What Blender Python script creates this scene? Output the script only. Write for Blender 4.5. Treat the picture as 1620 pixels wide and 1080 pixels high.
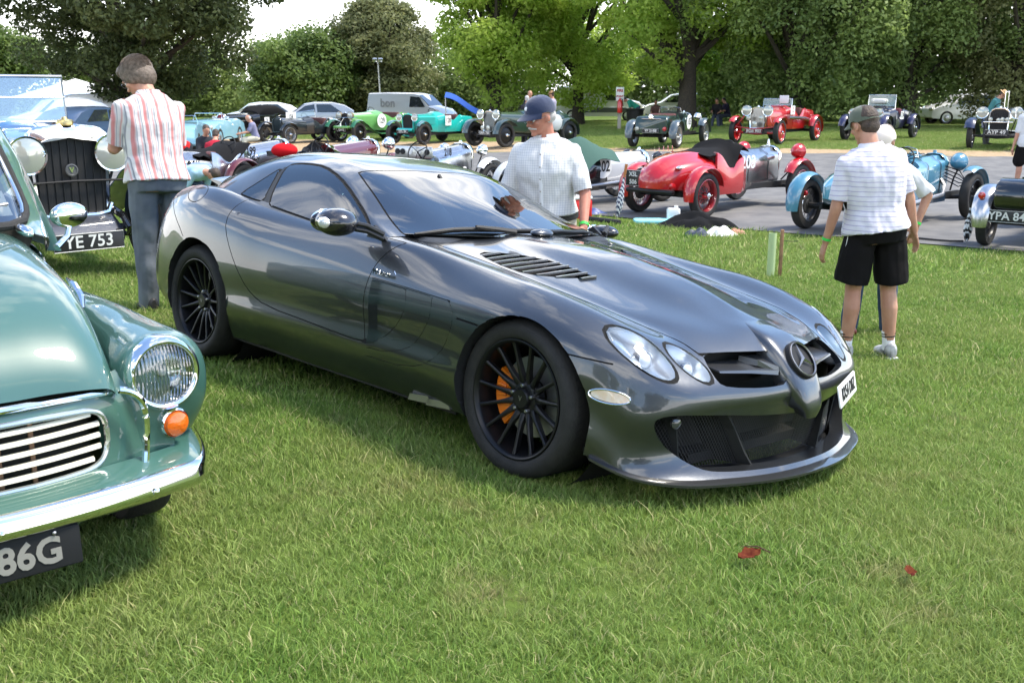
import bpy, bmesh, math, random
import numpy as np
from mathutils import Vector, Matrix, Euler, noise
PI = math.pi
rad = math.radians
random.seed(7); rng = np.random.default_rng(7)
for o in list(bpy.data.objects): bpy.data.objects.remove(o)
scene = bpy.context.scene
COL = scene.collection

# ------------------------------------------------------------------ camera
FPX = 1645.0
cam_d = bpy.data.cameras.new('camera'); cam = bpy.data.objects.new('camera', cam_d); COL.objects.link(cam)
cam_d.sensor_width = 36.0; cam_d.lens = 36.0 * FPX / 1620.0
cam_d.clip_start = 0.05; cam_d.clip_end = 3000
cam.location = (0, 0, 1.7)
cam.rotation_euler = (PI / 2 - math.atan(395 / FPX), 0, 0)
scene.camera = cam
cam_d.dof.use_dof = True; cam_d.dof.focus_distance = 5.2; cam_d.dof.aperture_fstop = 9.0

# ------------------------------------------------------------------ sky, sun, exposure
SUN_EL, SUN_AZ = 60, 86       # sun high on the right (azimuth from +Y clockwise)
world = bpy.data.worlds.new('World'); scene.world = world; world.use_nodes = True
wn = world.node_tree.nodes; wl = world.node_tree.links; wn.clear()
def wnode(t, **k):
    n = wn.new(t)
    for a, b in k.items(): setattr(n, a, b)
    return n
w_out = wnode('ShaderNodeOutputWorld'); w_bg = wnode('ShaderNodeBackground')
sky = wnode('ShaderNodeTexSky', sky_type='NISHITA', sun_disc=False)
sky.sun_elevation = rad(SUN_EL); sky.sun_rotation = rad(SUN_AZ); sky.air_density = 1.0; sky.dust_density = 0.4; sky.ozone_density = 2.0
tc = wnode('ShaderNodeTexCoord')
# clouds on a flat layer: direction / height
sep = wnode('ShaderNodeSeparateXYZ'); wl.new(tc.outputs['Generated'], sep.inputs[0])
mx = wnode('ShaderNodeMath', operation='MAXIMUM'); wl.new(sep.outputs[2], mx.inputs[0]); mx.inputs[1].default_value = 0.0
ad = wnode('ShaderNodeMath', operation='ADD'); wl.new(mx.outputs[0], ad.inputs[0]); ad.inputs[1].default_value = 0.16
dv = wnode('ShaderNodeVectorMath', operation='DIVIDE'); cb = wnode('ShaderNodeCombineXYZ')
for i in range(3): wl.new(ad.outputs[0], cb.inputs[i])
wl.new(tc.outputs['Generated'], dv.inputs[0]); wl.new(cb.outputs[0], dv.inputs[1])
nz = wnode('ShaderNodeTexNoise'); nz.inputs['Scale'].default_value = 1.15; nz.inputs['Detail'].default_value = 9; nz.inputs['Roughness'].default_value = 0.56
nz.inputs['Distortion'].default_value = 0.25
cshift = wnode('ShaderNodeVectorMath', operation='ADD'); wl.new(dv.outputs[0], cshift.inputs[0]); cshift.inputs[1].default_value = (4.3, 1.7, 0.4)
wl.new(cshift.outputs[0], nz.inputs['Vector'])
rp = wnode('ShaderNodeValToRGB'); rp.color_ramp.elements[0].position = 0.53; rp.color_ramp.elements[1].position = 0.62
wl.new(nz.outputs[0], rp.inputs[0])
# more cloud towards the horizon
hz = wnode('ShaderNodeMapRange'); wl.new(sep.outputs[2], hz.inputs[0]); hz.inputs[1].default_value = 0.02; hz.inputs[2].default_value = 0.2; hz.inputs[3].default_value = 1; hz.inputs[4].default_value = 0
mxx = wnode('ShaderNodeMath', operation='MAXIMUM'); wl.new(rp.outputs[0], mxx.inputs[0]); wl.new(hz.outputs[0], mxx.inputs[1])
ccol = wnode('ShaderNodeRGB'); ccol.outputs[0].default_value = (8.6, 8.5, 8.4, 1)
mixc = wnode('ShaderNodeMix', data_type='RGBA'); wl.new(mxx.outputs[0], mixc.inputs[0]); hs = wnode('ShaderNodeHueSaturation'); hs.inputs['Saturation'].default_value = 1.02; wl.new(sky.outputs[0], hs.inputs['Color']); wl.new(hs.outputs[0], mixc.inputs[6]); wl.new(ccol.outputs[0], mixc.inputs[7])
wl.new(mixc.outputs[2], w_bg.inputs[0]); w_bg.inputs[1].default_value = 0.15
wl.new(w_bg.outputs[0], w_out.inputs[0])
sun_d = bpy.data.lights.new('sun', 'SUN'); sun = bpy.data.objects.new('sun', sun_d); COL.objects.link(sun)
sun_d.energy = 2.6; sun_d.angle = rad(13.0); sun_d.color = (1, 0.92, 0.78)
sdir = Vector((math.sin(rad(SUN_AZ)) * math.cos(rad(SUN_EL)), math.cos(rad(SUN_AZ)) * math.cos(rad(SUN_EL)), math.sin(rad(SUN_EL))))
sun.rotation_euler = sdir.to_track_quat('Z', 'Y').to_euler()
scene.view_settings.view_transform = 'Standard'; scene.view_settings.look = 'None'
scene.view_settings.exposure = 1.38; scene.view_settings.gamma = 1.0
scene.view_settings.use_curve_mapping = False
scene.render.engine = 'CYCLES'
scene.cycles.max_bounces = 8; scene.cycles.transparent_max_bounces = 16; scene.cycles.use_denoising = True

# ------------------------------------------------------------------ objects
def link(o, parent=None):
    COL.objects.link(o)
    if parent is not None: o.parent = parent
    return o
def tag(o, label=None, cat=None, group=None, kind=None):
    if label: o['label'] = label
    if cat: o['category'] = cat
    if group: o['group'] = group
    if kind: o['kind'] = kind
    return o
def thing(name, label, cat, loc=(0, 0, 0), rz=0.0, group=None, rot=None):
    o = bpy.data.objects.new(name, None); link(o); o.location = loc
    o.rotation_euler = rot if rot else (0, 0, rz); o.empty_display_size = .2
    return tag(o, label, cat, group)
def copy_tree(o, parent=None):
    c = o.copy(); link(c, parent)
    for ch in list(o.children): copy_tree(ch, c)
    return c

# ------------------------------------------------------------------ mesh building
def frame_from(d, up=(0, 0, 1)):
    d = np.array(d, float); d /= (np.linalg.norm(d) + 1e-12); up = np.array(up, float)
    if abs(d @ up) > .99: up = np.array((1., 0, 0)) if abs(d[0]) < .9 else np.array((0, 1., 0))
    s = np.cross(up, d); s /= np.linalg.norm(s); u = np.cross(d, s)
    return s, u, d
class MB:
    def __init__(self): self.v = []; self.f = []; self.mi = []; self.m = 0
    def add(self, vs, fs):
        b = len(self.v); self.v.extend([tuple(map(float, p)) for p in vs])
        for q in fs: self.f.append(tuple(b + i for i in q)); self.mi.append(self.m)
        return self
    def box(self, c, s, rot=None):
        c = np.array(c, float); hx, hy, hz = s[0] / 2, s[1] / 2, s[2] / 2
        P = np.array([(x, y, z) for x in (-hx, hx) for y in (-hy, hy) for z in (-hz, hz)])
        if rot is not None: P = P @ np.array(Euler(rot).to_matrix()).T
        return self.add(P + c, [(0, 1, 3, 2), (4, 6, 7, 5), (0, 4, 5, 1), (2, 3, 7, 6), (0, 2, 6, 4), (1, 5, 7, 3)])
    def rbox(self, c, s, r=.02, rot=None, n=3):
        # rounded box: rounded rectangle in local xy, chamfered in z
        hx, hy, hz = s[0] / 2, s[1] / 2, s[2] / 2; r = min(r, hx * .99, hy * .99); q = min(r, hz * .9)
        def ring(ins, z):
            out = []
            for cx, cy, a0 in ((hx - r, hy - r, 0), (-hx + r, hy - r, PI / 2), (-hx + r, -hy + r, PI), (hx - r, -hy + r, 1.5 * PI)):
                for k in range(n + 1):
                    a = a0 + PI / 2 * k / n; rr = max(r - ins, 0.0005)
                    out.append((cx + rr * math.cos(a), cy + rr * math.sin(a), z))
            return out
        L = [ring(q, -hz), ring(q * .3, -hz + q * .3), ring(0, -hz + q), ring(0, hz - q), ring(q * .3, hz - q * .3), ring(q, hz)]
        R_ = np.array(Euler(rot).to_matrix()) if rot is not None else np.eye(3)
        L = [[tuple(R_ @ np.array(p) + np.array(c)) for p in l] for l in L]
        return self.loft(L, closed=True, cap=True)
    def loft(self, L, closed=True, cap=False, flip=False):
        n = len(L[0]); fs = []; vs = [p for l in L for p in l]
        for i in range(len(L) - 1):
            for j in range(n if closed else n - 1):
                a, b = i * n + j, i * n + (j + 1) % n; q = (a, b, b + n, a + n)
                fs.append(q[::-1] if flip else q)
        if cap:
            a = tuple(range(n)); b = tuple(range((len(L) - 1) * n, len(L) * n))
            fs.append(a if flip else a[::-1]); fs.append(b[::-1] if flip else b)
        return self.add(vs, fs)
    def tube(self, pts, r, n=8, cap=True, sx=1.0, up=(0, 0, 1), closed=False):
        pts = [np.array(p, float) for p in pts]; m = len(pts)
        rr = r if hasattr(r, '__len__') else [r] * m
        L = []
        for i, p in enumerate(pts):
            if closed: d = pts[(i + 1) % m] - pts[i - 1]
            else: d = pts[min(i + 1, m - 1)] - pts[max(i - 1, 0)]
            s, u, d = frame_from(d, up)
            L.append([tuple(p + (s * math.cos(2 * PI * k / n) * sx + u * math.sin(2 * PI * k / n)) * rr[i]) for k in range(n)])
        if closed: L.append(L[0])
        return self.loft(L, True, cap and not closed)
    def lathe(self, prof, o=(0, 0, 0), axis=(0, 0, 1), n=24, a0=0, a1=2 * PI, up=(0, 0, 1), cap=False):
        s, u, d = frame_from(axis, up); o = np.array(o, float); full = abs(a1 - a0 - 2 * PI) < 1e-6
        k = n if full else n + 1
        L = [[tuple(o + d * h + (s * math.cos(a0 + (a1 - a0) * j / n) + u * math.sin(a0 + (a1 - a0) * j / n)) * r) for j in range(k)] for r, h in prof]
        return self.loft(L, full, cap)
    def ell(self, c, r, rot=None, nu=16, nv=10, z0=-1., z1=1.):
        R_ = np.array(Euler(rot).to_matrix()) if rot is not None else np.eye(3); c = np.array(c, float); L = []
        a0, a1 = math.asin(z0), math.asin(z1)
        for i in range(nv + 1):
            a = a0 + (a1 - a0) * i / nv; cr = max(math.cos(a), 1e-4)
            L.append([tuple(R_ @ np.array((r[0] * cr * math.cos(2 * PI * j / nu), r[1] * cr * math.sin(2 * PI * j / nu), r[2] * math.sin(a))) + c) for j in range(nu)])
        return self.loft(L, True, True)
    def prism(self, poly, o, ex, ey, depth):
        # poly in (u,v) -> o + u ex + v ey, extruded along ex x ey by depth
        o, ex, ey = np.array(o, float), np.array(ex, float), np.array(ey, float); nn = np.cross(ex, ey); nn /= np.linalg.norm(nn)
        A = [tuple(o + ex * u + ey * v) for u, v in poly]; B = [tuple(np.array(p) + nn * depth) for p in A]
        return self.loft([A, B], True, True)
    def sheet(self, G, th=0.0):
        # G rows of points; optional thickness along the normal
        G = np.array(G, float); n, m = G.shape[:2]
        if th:
            du = np.gradient(G, axis=0); dw = np.gradient(G, axis=1); N = np.cross(du, dw); N /= (np.linalg.norm(N, axis=2, keepdims=True) + 1e-9)
            G2 = G - N * th; rows = []
            top = [list(map(tuple, r)) for r in G]; bot = [list(map(tuple, r)) for r in G2]
            L = [top[i] + bot[i][::-1] for i in range(n)]
            return self.loft(L, True, True)
        return self.loft([list(map(tuple, r)) for r in G], False, False)
    def mirror(self):
        b = len(self.v); self.v += [(x, -y, z) for x, y, z in self.v]
        self.f += [tuple(b + i for i in reversed(q)) for q in list(self.f)]; self.mi += list(self.mi)
        return self
    def xf(self, M):
        self.v = [tuple(M @ Vector(p)) for p in self.v]; return self
    def build(self, name, mat, parent=None, smooth=True, ang=38, loc=None):
        me = bpy.data.meshes.new(name); me.from_pydata(self.v, [], self.f)
        mats = mat if isinstance(mat, (list, tuple)) else [mat]
        for x in mats: me.materials.append(x)
        if len(mats) > 1: me.polygons.foreach_set('material_index', self.mi)
        me.validate(); me.update()
        if smooth:
            me.shade_smooth()
            if ang < 180: me.set_sharp_from_angle(angle=rad(ang))
        o = bpy.data.objects.new(name, me); link(o, parent)
        if loc is not None: o.location = loc
        return o
def text(name, s, size, mat, parent, loc, rot, depth=0.002, align='CENTER', sx=1.0, bold=0.0, shear=0):
    c = bpy.data.curves.new(name, 'FONT'); c.body = s; c.size = size; c.extrude = depth; c.align_x = align; c.align_y = 'CENTER'; c.offset = bold; c.resolution_u = 3; c.shear = shear
    t = bpy.data.objects.new('t', c); COL.objects.link(t); bpy.context.view_layer.update()
    me = bpy.data.meshes.new_from_object(t.evaluated_get(bpy.context.evaluated_depsgraph_get())); bpy.data.objects.remove(t); bpy.data.curves.remove(c)
    me.materials.clear(); me.materials.append(mat)
    o = bpy.data.objects.new(name, me); link(o, parent); o.location = loc; o.rotation_euler = rot; o.scale = (sx, 1, 1)
    return o

def sect(x, w, zb, zt, r=.12, crown=.04, n=4):
    # closed section: flat bottom, upright sides, rounded shoulders, crowned top
    h = []
    for k in range(n + 1):
        a = PI / 2 * k / n; h.append((w - r + r * math.cos(a), zt - crown - r + r * math.sin(a)))
    h.append((w * .4, zt - crown * .15)); half = [(w * .93, zb), (w, zb + .06)] + h
    return [(x, y, z) for y, z in half] + [(x, 0, zt)] + [(x, -y, z) for y, z in reversed(half)]

# ------------------------------------------------------------------ materials
MATS = {}
def mat(name, col=(.5, .5, .5), rough=.5, metal=0., coat=0., spec=.5, noise_amt=0., noise_scale=20., bump=0., bump_scale=60., col2=None, trans=0., ior=1.45, flake=0., sheen=0., sss=0., alpha=1., coord='Object', crough=.03):
    if name in MATS: return MATS[name]
    m = bpy.data.materials.new(name); m.use_nodes = True; nt = m.node_tree; b = nt.nodes['Principled BSDF']
    b.inputs['Base Color'].default_value = (*col, 1); b.inputs['Roughness'].default_value = rough; b.inputs['Metallic'].default_value = metal
    b.inputs['Coat Weight'].default_value = coat; b.inputs['Coat Roughness'].default_value = crough; b.inputs['Coat IOR'].default_value = 1.55; b.inputs['Specular IOR Level'].default_value = spec
    b.inputs['Transmission Weight'].default_value = trans; b.inputs['IOR'].default_value = ior; b.inputs['Alpha'].default_value = alpha
    if sheen: b.inputs['Sheen Weight'].default_value = sheen; b.inputs['Sheen Roughness'].default_value = .5
    if sss: b.inputs['Subsurface Weight'].default_value = sss; b.inputs['Subsurface Radius'].default_value = (.02, .008, .004); b.inputs['Subsurface Scale'].default_value = .6
    N = nt.nodes.new; K = nt.links.new
    t = N('ShaderNodeTexCoord')
    if col2 is not None or noise_amt:
        n1 = N('ShaderNodeTexNoise'); n1.inputs['Scale'].default_value = noise_scale; n1.inputs['Detail'].default_value = 6; K(t.outputs[coord], n1.inputs['Vector'])
        r = N('ShaderNodeMapRange'); r.inputs[1].default_value = .35; r.inputs[2].default_value = .65; K(n1.outputs[0], r.inputs[0])
        mx = N('ShaderNodeMix'); mx.data_type = 'RGBA'; c2 = col2 if col2 is not None else tuple(max(0, c * (1 - noise_amt)) for c in col)
        mx.inputs[6].default_value = (*col, 1); mx.inputs[7].default_value = (*c2, 1); K(r.outputs[0], mx.inputs[0]); K(mx.outputs[2], b.inputs['Base Color'])
    if bump:
        n2 = N('ShaderNodeTexNoise'); n2.inputs['Scale'].default_value = bump_scale; n2.inputs['Detail'].default_value = 5; K(t.outputs[coord], n2.inputs['Vector'])
        bp = N('ShaderNodeBump'); bp.inputs['Strength'].default_value = bump; bp.inputs['Distance'].default_value = .01; K(n2.outputs[0], bp.inputs['Height']); K(bp.outputs[0], b.inputs['Normal'])
    if flake:
        v = N('ShaderNodeTexVoronoi'); v.inputs['Scale'].default_value = 900; K(t.outputs['Object'], v.inputs['Vector'])
        mv = N('ShaderNodeMix'); mv.data_type = 'VECTOR'; mv.inputs[0].default_value = flake
        g = N('ShaderNodeNewGeometry'); sb = N('ShaderNodeVectorMath'); sb.operation = 'MULTIPLY_ADD'
        K(v.outputs['Color'], sb.inputs[0]); sb.inputs[1].default_value = (2, 2, 2); sb.inputs[2].default_value = (-1, -1, -1)
        ad = N('ShaderNodeVectorMath'); ad.operation = 'MULTIPLY_ADD'; K(sb.outputs[0], ad.inputs[0]); ad.inputs[1].default_value = (flake,) * 3; K(g.outputs['Normal'], ad.inputs[2])
        nn = N('ShaderNodeVectorMath'); nn.operation = 'NORMALIZE'; K(ad.outputs[0], nn.inputs[0]); K(nn.outputs[0], b.inputs['Normal'])
        K(g.outputs['Normal'], b.inputs['Coat Normal'])
    MATS[name] = m; return m
def paint(name, col, metal=0.0, rough=.35, flake=0., c2=None):
    return mat(name, col, rough=rough, metal=metal, coat=1.0, crough=.02, flake=flake, col2=c2, noise_scale=1.5)
chrome = mat('chrome', (.86, .86, .85), rough=.05, metal=1)
alu = mat('brushed_aluminium', (.50, .51, .53), rough=.25, metal=1, noise_amt=.2, noise_scale=6)
steel = mat('dull_steel', (.35, .35, .36), rough=.4, metal=1)
rubber = mat('tyre_rubber', (.022, .021, .02), rough=.75, bump=.3, bump_scale=150, noise_amt=.3)
rubber_brown = mat('worn_tyre_rubber', (.035, .032, .029), rough=.8, bump=.3, bump_scale=90, noise_amt=.4, noise_scale=8)
black_gloss = paint('gloss_black', (.006, .006, .007), rough=.2)
black_matt = mat('matt_black', (.012, .012, .013), rough=.7)
black_sat = mat('satin_black_metal', (.02, .02, .022), rough=.35, metal=.6)
dark_leather = mat('black_leather', (.015, .014, .014), rough=.5, bump=.3)
plastic_black = mat('black_plastic', (.012, .012, .012), rough=.42)
white_paint = paint('white_paint', (.75, .75, .74))
white_flat = mat('white_print', (.8, .8, .78), rough=.6)
black_flat = mat('black_print', (.01, .01, .01), rough=.6)
amber = mat('amber_lens', (.8, .16, .01), rough=.12, coat=1)
red_lens = mat('red_lens', (.4, .01, .01), rough=.12, coat=1)
wood = mat('varnished_wood', (.45, .18, .05), rough=.35, col2=(.3, .1, .03), noise_scale=30)
brown_leather = mat('brown_leather', (.09, .025, .018), rough=.5, bump=.2)
def glass_mat(name, tint=(.8, .9, .9), rough=0.0, alpha_mix=.75):
    # thin glass: mostly clear, mirrored by the Fresnel term
    if name in MATS: return MATS[name]
    m = bpy.data.materials.new(name); m.use_nodes = True; nt = m.node_tree; nt.nodes.clear(); N = nt.nodes.new; K = nt.links.new
    o = N('ShaderNodeOutputMaterial'); tr = N('ShaderNodeBsdfTransparent'); tr.inputs[0].default_value = (*tint, 1)
    g = N('ShaderNodeBsdfGlossy'); g.inputs['Roughness'].default_value = rough; g.inputs[0].default_value = (1, 1, 1, 1)
    fr = N('ShaderNodeFresnel'); fr.inputs[0].default_value = 1.52 if alpha_mix < .8 else 1.45
    mr = N('ShaderNodeMapRange'); K(fr.outputs[0], mr.inputs[0]); mr.inputs[1].default_value = 0; mr.inputs[2].default_value = 1; mr.inputs[3].default_value = 1 - alpha_mix - .15 if alpha_mix < .8 else .03; mr.inputs[4].default_value = 1
    mr.inputs[3].default_value = max(.02, (1 - alpha_mix) * .5)
    mx = N('ShaderNodeMixShader'); K(mr.outputs[0], mx.inputs[0]); K(tr.outputs[0], mx.inputs[1]); K(g.outputs[0], mx.inputs[2]); K(mx.outputs[0], o.inputs[0])
    MATS[name] = m; return m
glass_clear = glass_mat('clear_glass', (.9, .95, .93), alpha_mix=.9)
glass_tint = glass_mat('tinted_car_glass', (.30, .40, .44), alpha_mix=.76)
glass_far = mat('dark_window_glass', (.02, .025, .03), rough=.03, coat=1)

# ------------------------------------------------------------------ the lie of the land
def sst(x, a, b):
    t = np.clip((x - a) / (b - a), 0, 1); return t * t * (3 - 2 * t)
def softclip(t, a, b, k=.5):
    # smooth clamp of t to [a,b]
    return a + k * (np.logaddexp(0, (t - a) / k) - np.logaddexp(0, (t - b) / k))
def gz(X, Y):
    t = .72 * (np.asarray(X, float) + .307) + .69 * (np.asarray(Y, float) - 5.65)
    z = .08 - .09 * softclip(t, -1.8, 3.5)
    far = sst(Y, 19, 30)
    z = z + far * (-.06 + .46 * sst(X, -8, 11))
    z = z + .03 * np.sin(X * .31 + 1) * np.sin(Y * .23) * sst(Y, 14, 22)
    return z
# ------------------------------------------------------------------ ground sheet
def fast_mesh(name, V, Fq, mats, mi=None, smooth=False, attrs=None):
    me = bpy.data.meshes.new(name); V = np.asarray(V, np.float32); Fq = np.asarray(Fq, np.int32)
    nf, k = Fq.shape
    me.vertices.add(len(V)); me.vertices.foreach_set('co', V.ravel())
    me.loops.add(nf * k); me.loops.foreach_set('vertex_index', Fq.ravel())
    me.polygons.add(nf); me.polygons.foreach_set('loop_start', np.arange(0, nf * k, k, dtype=np.int32))
    try: me.polygons.foreach_set('loop_total', np.full(nf, k, np.int32))
    except Exception: pass
    for m in mats: me.materials.append(m)
    if mi is not None: me.polygons.foreach_set('material_index', np.asarray(mi, np.int32))
    if smooth: me.polygons.foreach_set('use_smooth', np.ones(nf, bool))
    if attrs:
        for an, (dom, ty, data) in attrs.items():
            a = me.attributes.new(an, ty, dom); a.data.foreach_set('value' if ty == 'FLOAT' else ('color' if ty == 'FLOAT_COLOR' else 'vector'), np.asarray(data, np.float32).ravel())
    me.update(calc_edges=True); return me
LAWN = [(-60, 60.0), (-6.0, 18.6), (-2.5, 17.9), (1.09, 16.9), (3.72, 14.52), (5.98, 13.02), (9, 11.3), (40, -5)]     # lawn / road boundary
FAR = [(-60, 42), (-12, 39), (-0.5, 32.4), (3.5, 30.2), (7.5, 28.0), (12.8, 26.6), (20, 25), (60, 16)]          # road / far verge
def ypoly(P, X): return np.interp(X, [p[0] for p in P], [p[1] for p in P])
def ground_material():
    m = bpy.data.materials.new('grassy_ground'); m.use_nodes = True; nt = m.node_tree; b = nt.nodes['Principled BSDF']; N = nt.nodes.new; K = nt.links.new
    g = N('ShaderNodeNewGeometry'); at = N('ShaderNodeAttribute'); at.attribute_name = 'dirt'
    n1 = N('ShaderNodeTexNoise'); n1.inputs['Scale'].default_value = .55; n1.inputs['Detail'].default_value = 8; n1.inputs['Roughness'].default_value = .7; K(g.outputs['Position'], n1.inputs['Vector'])
    n2 = N('ShaderNodeTexNoise'); n2.inputs['Scale'].default_value = 9; n2.inputs['Detail'].default_value = 8; n2.inputs['Roughness'].default_value = .75; K(g.outputs['Position'], n2.inputs['Vector'])
    rg = N('ShaderNodeValToRGB'); rg.color_ramp.elements[0].position = .32; rg.color_ramp.elements[0].color = (.055, .085, .018, 1); rg.color_ramp.elements[1].position = .62; rg.color_ramp.elements[1].color = (.115, .17, .032, 1)
    e = rg.color_ramp.elements.new(.75); e.color = (.2, .2, .07, 1); K(n2.outputs[0], rg.inputs[0])
    rd = N('ShaderNodeValToRGB'); rd.color_ramp.elements[0].position = .3; rd.color_ramp.elements[0].color = (.26, .18, .10, 1); rd.color_ramp.elements[1].position = .7; rd.color_ramp.elements[1].color = (.50, .38, .25, 1); K(n2.outputs[0], rd.inputs[0])
    ad = N('ShaderNodeMath'); ad.operation = 'MULTIPLY_ADD'; K(n1.outputs[0], ad.inputs[0]); ad.inputs[1].default_value = 1.6; ad.inputs[2].default_value = -.8
    a2 = N('ShaderNodeMath'); a2.operation = 'ADD'; K(ad.outputs[0], a2.inputs[0]); K(at.outputs['Fac'], a2.inputs[1])
    a3 = N('ShaderNodeMath'); a3.operation = 'MULTIPLY_ADD'; K(n2.outputs[0], a3.inputs[0]); a3.inputs[1].default_value = .8; K(a2.outputs[0], a3.inputs[2])
    mr = N('ShaderNodeMapRange'); mr.inputs[1].default_value = .62; mr.inputs[2].default_value = 1.0; K(a3.outputs[0], mr.inputs[0])
    mx = N('ShaderNodeMix'); mx.data_type = 'RGBA'; K(mr.outputs[0], mx.inputs[0]); K(rg.outputs[0], mx.inputs[6]); K(rd.outputs[0], mx.inputs[7]); K(mx.outputs[2], b.inputs['Base Color'])
    b.inputs['Roughness'].default_value = .95; b.inputs['Specular IOR Level'].default_value = .1
    bp = N('ShaderNodeBump'); bp.inputs['Strength'].default_value = .6; bp.inputs['Distance'].default_value = .05; K(n2.outputs[0], bp.inputs['Height']); K(bp.outputs[0], b.inputs['Normal'])
    return m
def make_ground():
    ys = np.concatenate([np.arange(-6, 1, 1.), np.arange(1, 12, .25), np.arange(12, 46, .5), np.arange(46, 130, 4), np.array([150, 200, 300, 450, 700, 1100, 1600])])
    xs = np.concatenate([-np.array([1500, 900, 500, 300, 200, 140, 100, 80, 65])[:], np.arange(-50, -16, 2), np.arange(-16, 20, .5), np.arange(20, 60, 2.), np.array([65, 80, 100, 140, 200, 300, 500, 900, 1500])])
    X, Y = np.meshgrid(xs, ys); Z = gz(np.clip(X, -60, 60), np.clip(Y, -6, 130)); V = np.stack([X, Y, Z], -1).reshape(-1, 3)
    ny, nx = X.shape; I = np.arange(ny * nx).reshape(ny, nx)
    Fq = np.stack([I[:-1, :-1], I[:-1, 1:], I[1:, 1:], I[1:, :-1]], -1).reshape(-1, 4)
    yl, yf = ypoly(LAWN, X), ypoly(FAR, X)
    # dirt beside the road: the strip beyond it, and the trodden gravel on the left
    d1 = 1 - np.abs(Y - (yf + 1.0)) / 1.9
    left = sst(-X, -3, 1.5) * (1 - np.abs(Y - (yf + 3.2)) / 5.5)
    dirt = np.clip(np.maximum(d1 * .8, left * 1.25), 0, 1.1) * .9 + .12 * (Y > yf)
    me = fast_mesh('ground', V, Fq, [ground_material()], smooth=True, attrs={'dirt': ('POINT', 'FLOAT', dirt.reshape(-1))})
    o = bpy.data.objects.new('ground', me); link(o); tag(o, kind='structure')
    # road
    xs = np.arange(-60, 60, .5); rows = []
    rng2 = np.random.default_rng(3)
    j1 = np.convolve(rng2.normal(0, .35, len(xs) + 6), np.ones(3) / 3, 'same')[:len(xs)]; j2 = np.convolve(rng2.normal(0, .3, len(xs) + 6), np.ones(3) / 3, 'same')[:len(xs)]
    ya, yb = ypoly(LAWN, xs) + .03 + j1 * .22, ypoly(FAR, xs) + j2
    G = []
    for t in np.linspace(0, 1, 40):
        Yr = ya + (yb - ya) * t; G.append(np.stack([xs, Yr, gz(xs, Yr) + .012], -1))
    G = np.array(G); ny, nx = G.shape[:2]; I = np.arange(ny * nx).reshape(ny, nx)
    Fq = np.stack([I[:-1, :-1], I[:-1, 1:], I[1:, 1:], I[1:, :-1]], -1).reshape(-1, 4)
    asp = mat('worn_asphalt', (.115, .114, .115), rough=.9, col2=(.175, .17, .165), noise_scale=2.6, bump=.5, bump_scale=70)
    o = bpy.data.objects.new('road', fast_mesh('road', G.reshape(-1, 3), Fq, [asp], smooth=True)); link(o); tag(o, kind='structure')
make_ground()

# ------------------------------------------------------------------ grass
def grass_material(name, c1, c2, c3):
    m = bpy.data.materials.new(name); m.use_nodes = True; nt = m.node_tree; nt.nodes.clear(); N = nt.nodes.new; K = nt.links.new
    o = N('ShaderNodeOutputMaterial'); at = N('ShaderNodeAttribute'); at.attribute_name = 'tone'
    g = N('ShaderNodeNewGeometry'); n1 = N('ShaderNodeTexNoise'); n1.inputs['Scale'].default_value = .9; n1.inputs['Detail'].default_value = 5; n1.inputs['Roughness'].default_value = .65; K(g.outputs['Position'], n1.inputs['Vector'])
    r = N('ShaderNodeValToRGB'); r.color_ramp.elements[0].position = .0; r.color_ramp.elements[0].color = (*c1, 1); r.color_ramp.elements[1].position = .8; r.color_ramp.elements[1].color = (*c2, 1)
    e = r.color_ramp.elements.new(.985); e.color = (*c3, 1); K(at.outputs['Fac'], r.inputs[0])
    mr = N('ShaderNodeMapRange'); mr.inputs[1].default_value = .35; mr.inputs[2].default_value = .68; mr.inputs[3].default_value = 0; mr.inputs[4].default_value = .55; K(n1.outputs[0], mr.inputs[0])
    mx = N('ShaderNodeMix'); mx.data_type = 'RGBA'; K(mr.outputs[0], mx.inputs[0]); K(r.outputs[0], mx.inputs[6]); mx.inputs[7].default_value = (.34, .37, .12, 1)
    n9 = N('ShaderNodeTexNoise'); n9.inputs['Scale'].default_value = 1.7; n9.inputs['Detail'].default_value = 6; n9.inputs['Roughness'].default_value = .7; K(g.outputs['Position'], n9.inputs['Vector']); m9 = N('ShaderNodeMapRange'); m9.inputs[1].default_value = .56; m9.inputs[2].default_value = .74; m9.inputs[4].default_value = .75; K(n9.outputs[0], m9.inputs[0]); x9 = N('ShaderNodeMix'); x9.data_type = 'RGBA'; K(m9.outputs[0], x9.inputs[0]); K(mx.outputs[2], x9.inputs[6]); x9.inputs[7].default_value = (.36, .30, .15, 1); mx = x9
    d = N('ShaderNodeBsdfPrincipled'); d.inputs['Roughness'].default_value = .55; d.inputs['Specular IOR Level'].default_value = .25; K(mx.outputs[2], d.inputs['Base Color'])
    t = N('ShaderNodeBsdfTranslucent'); K(mx.outputs[2], t.inputs[0]); ms = N('ShaderNodeMixShader'); ms.inputs[0].default_value = .38
    K(d.outputs[0], ms.inputs[1]); K(t.outputs[0], ms.inputs[2]); K(ms.outputs[0], o.inputs[0]); return m
grass_m = grass_material('grass_blades', (.085, .165, .028), (.265, .41, .08), (.62, .55, .28))
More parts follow.
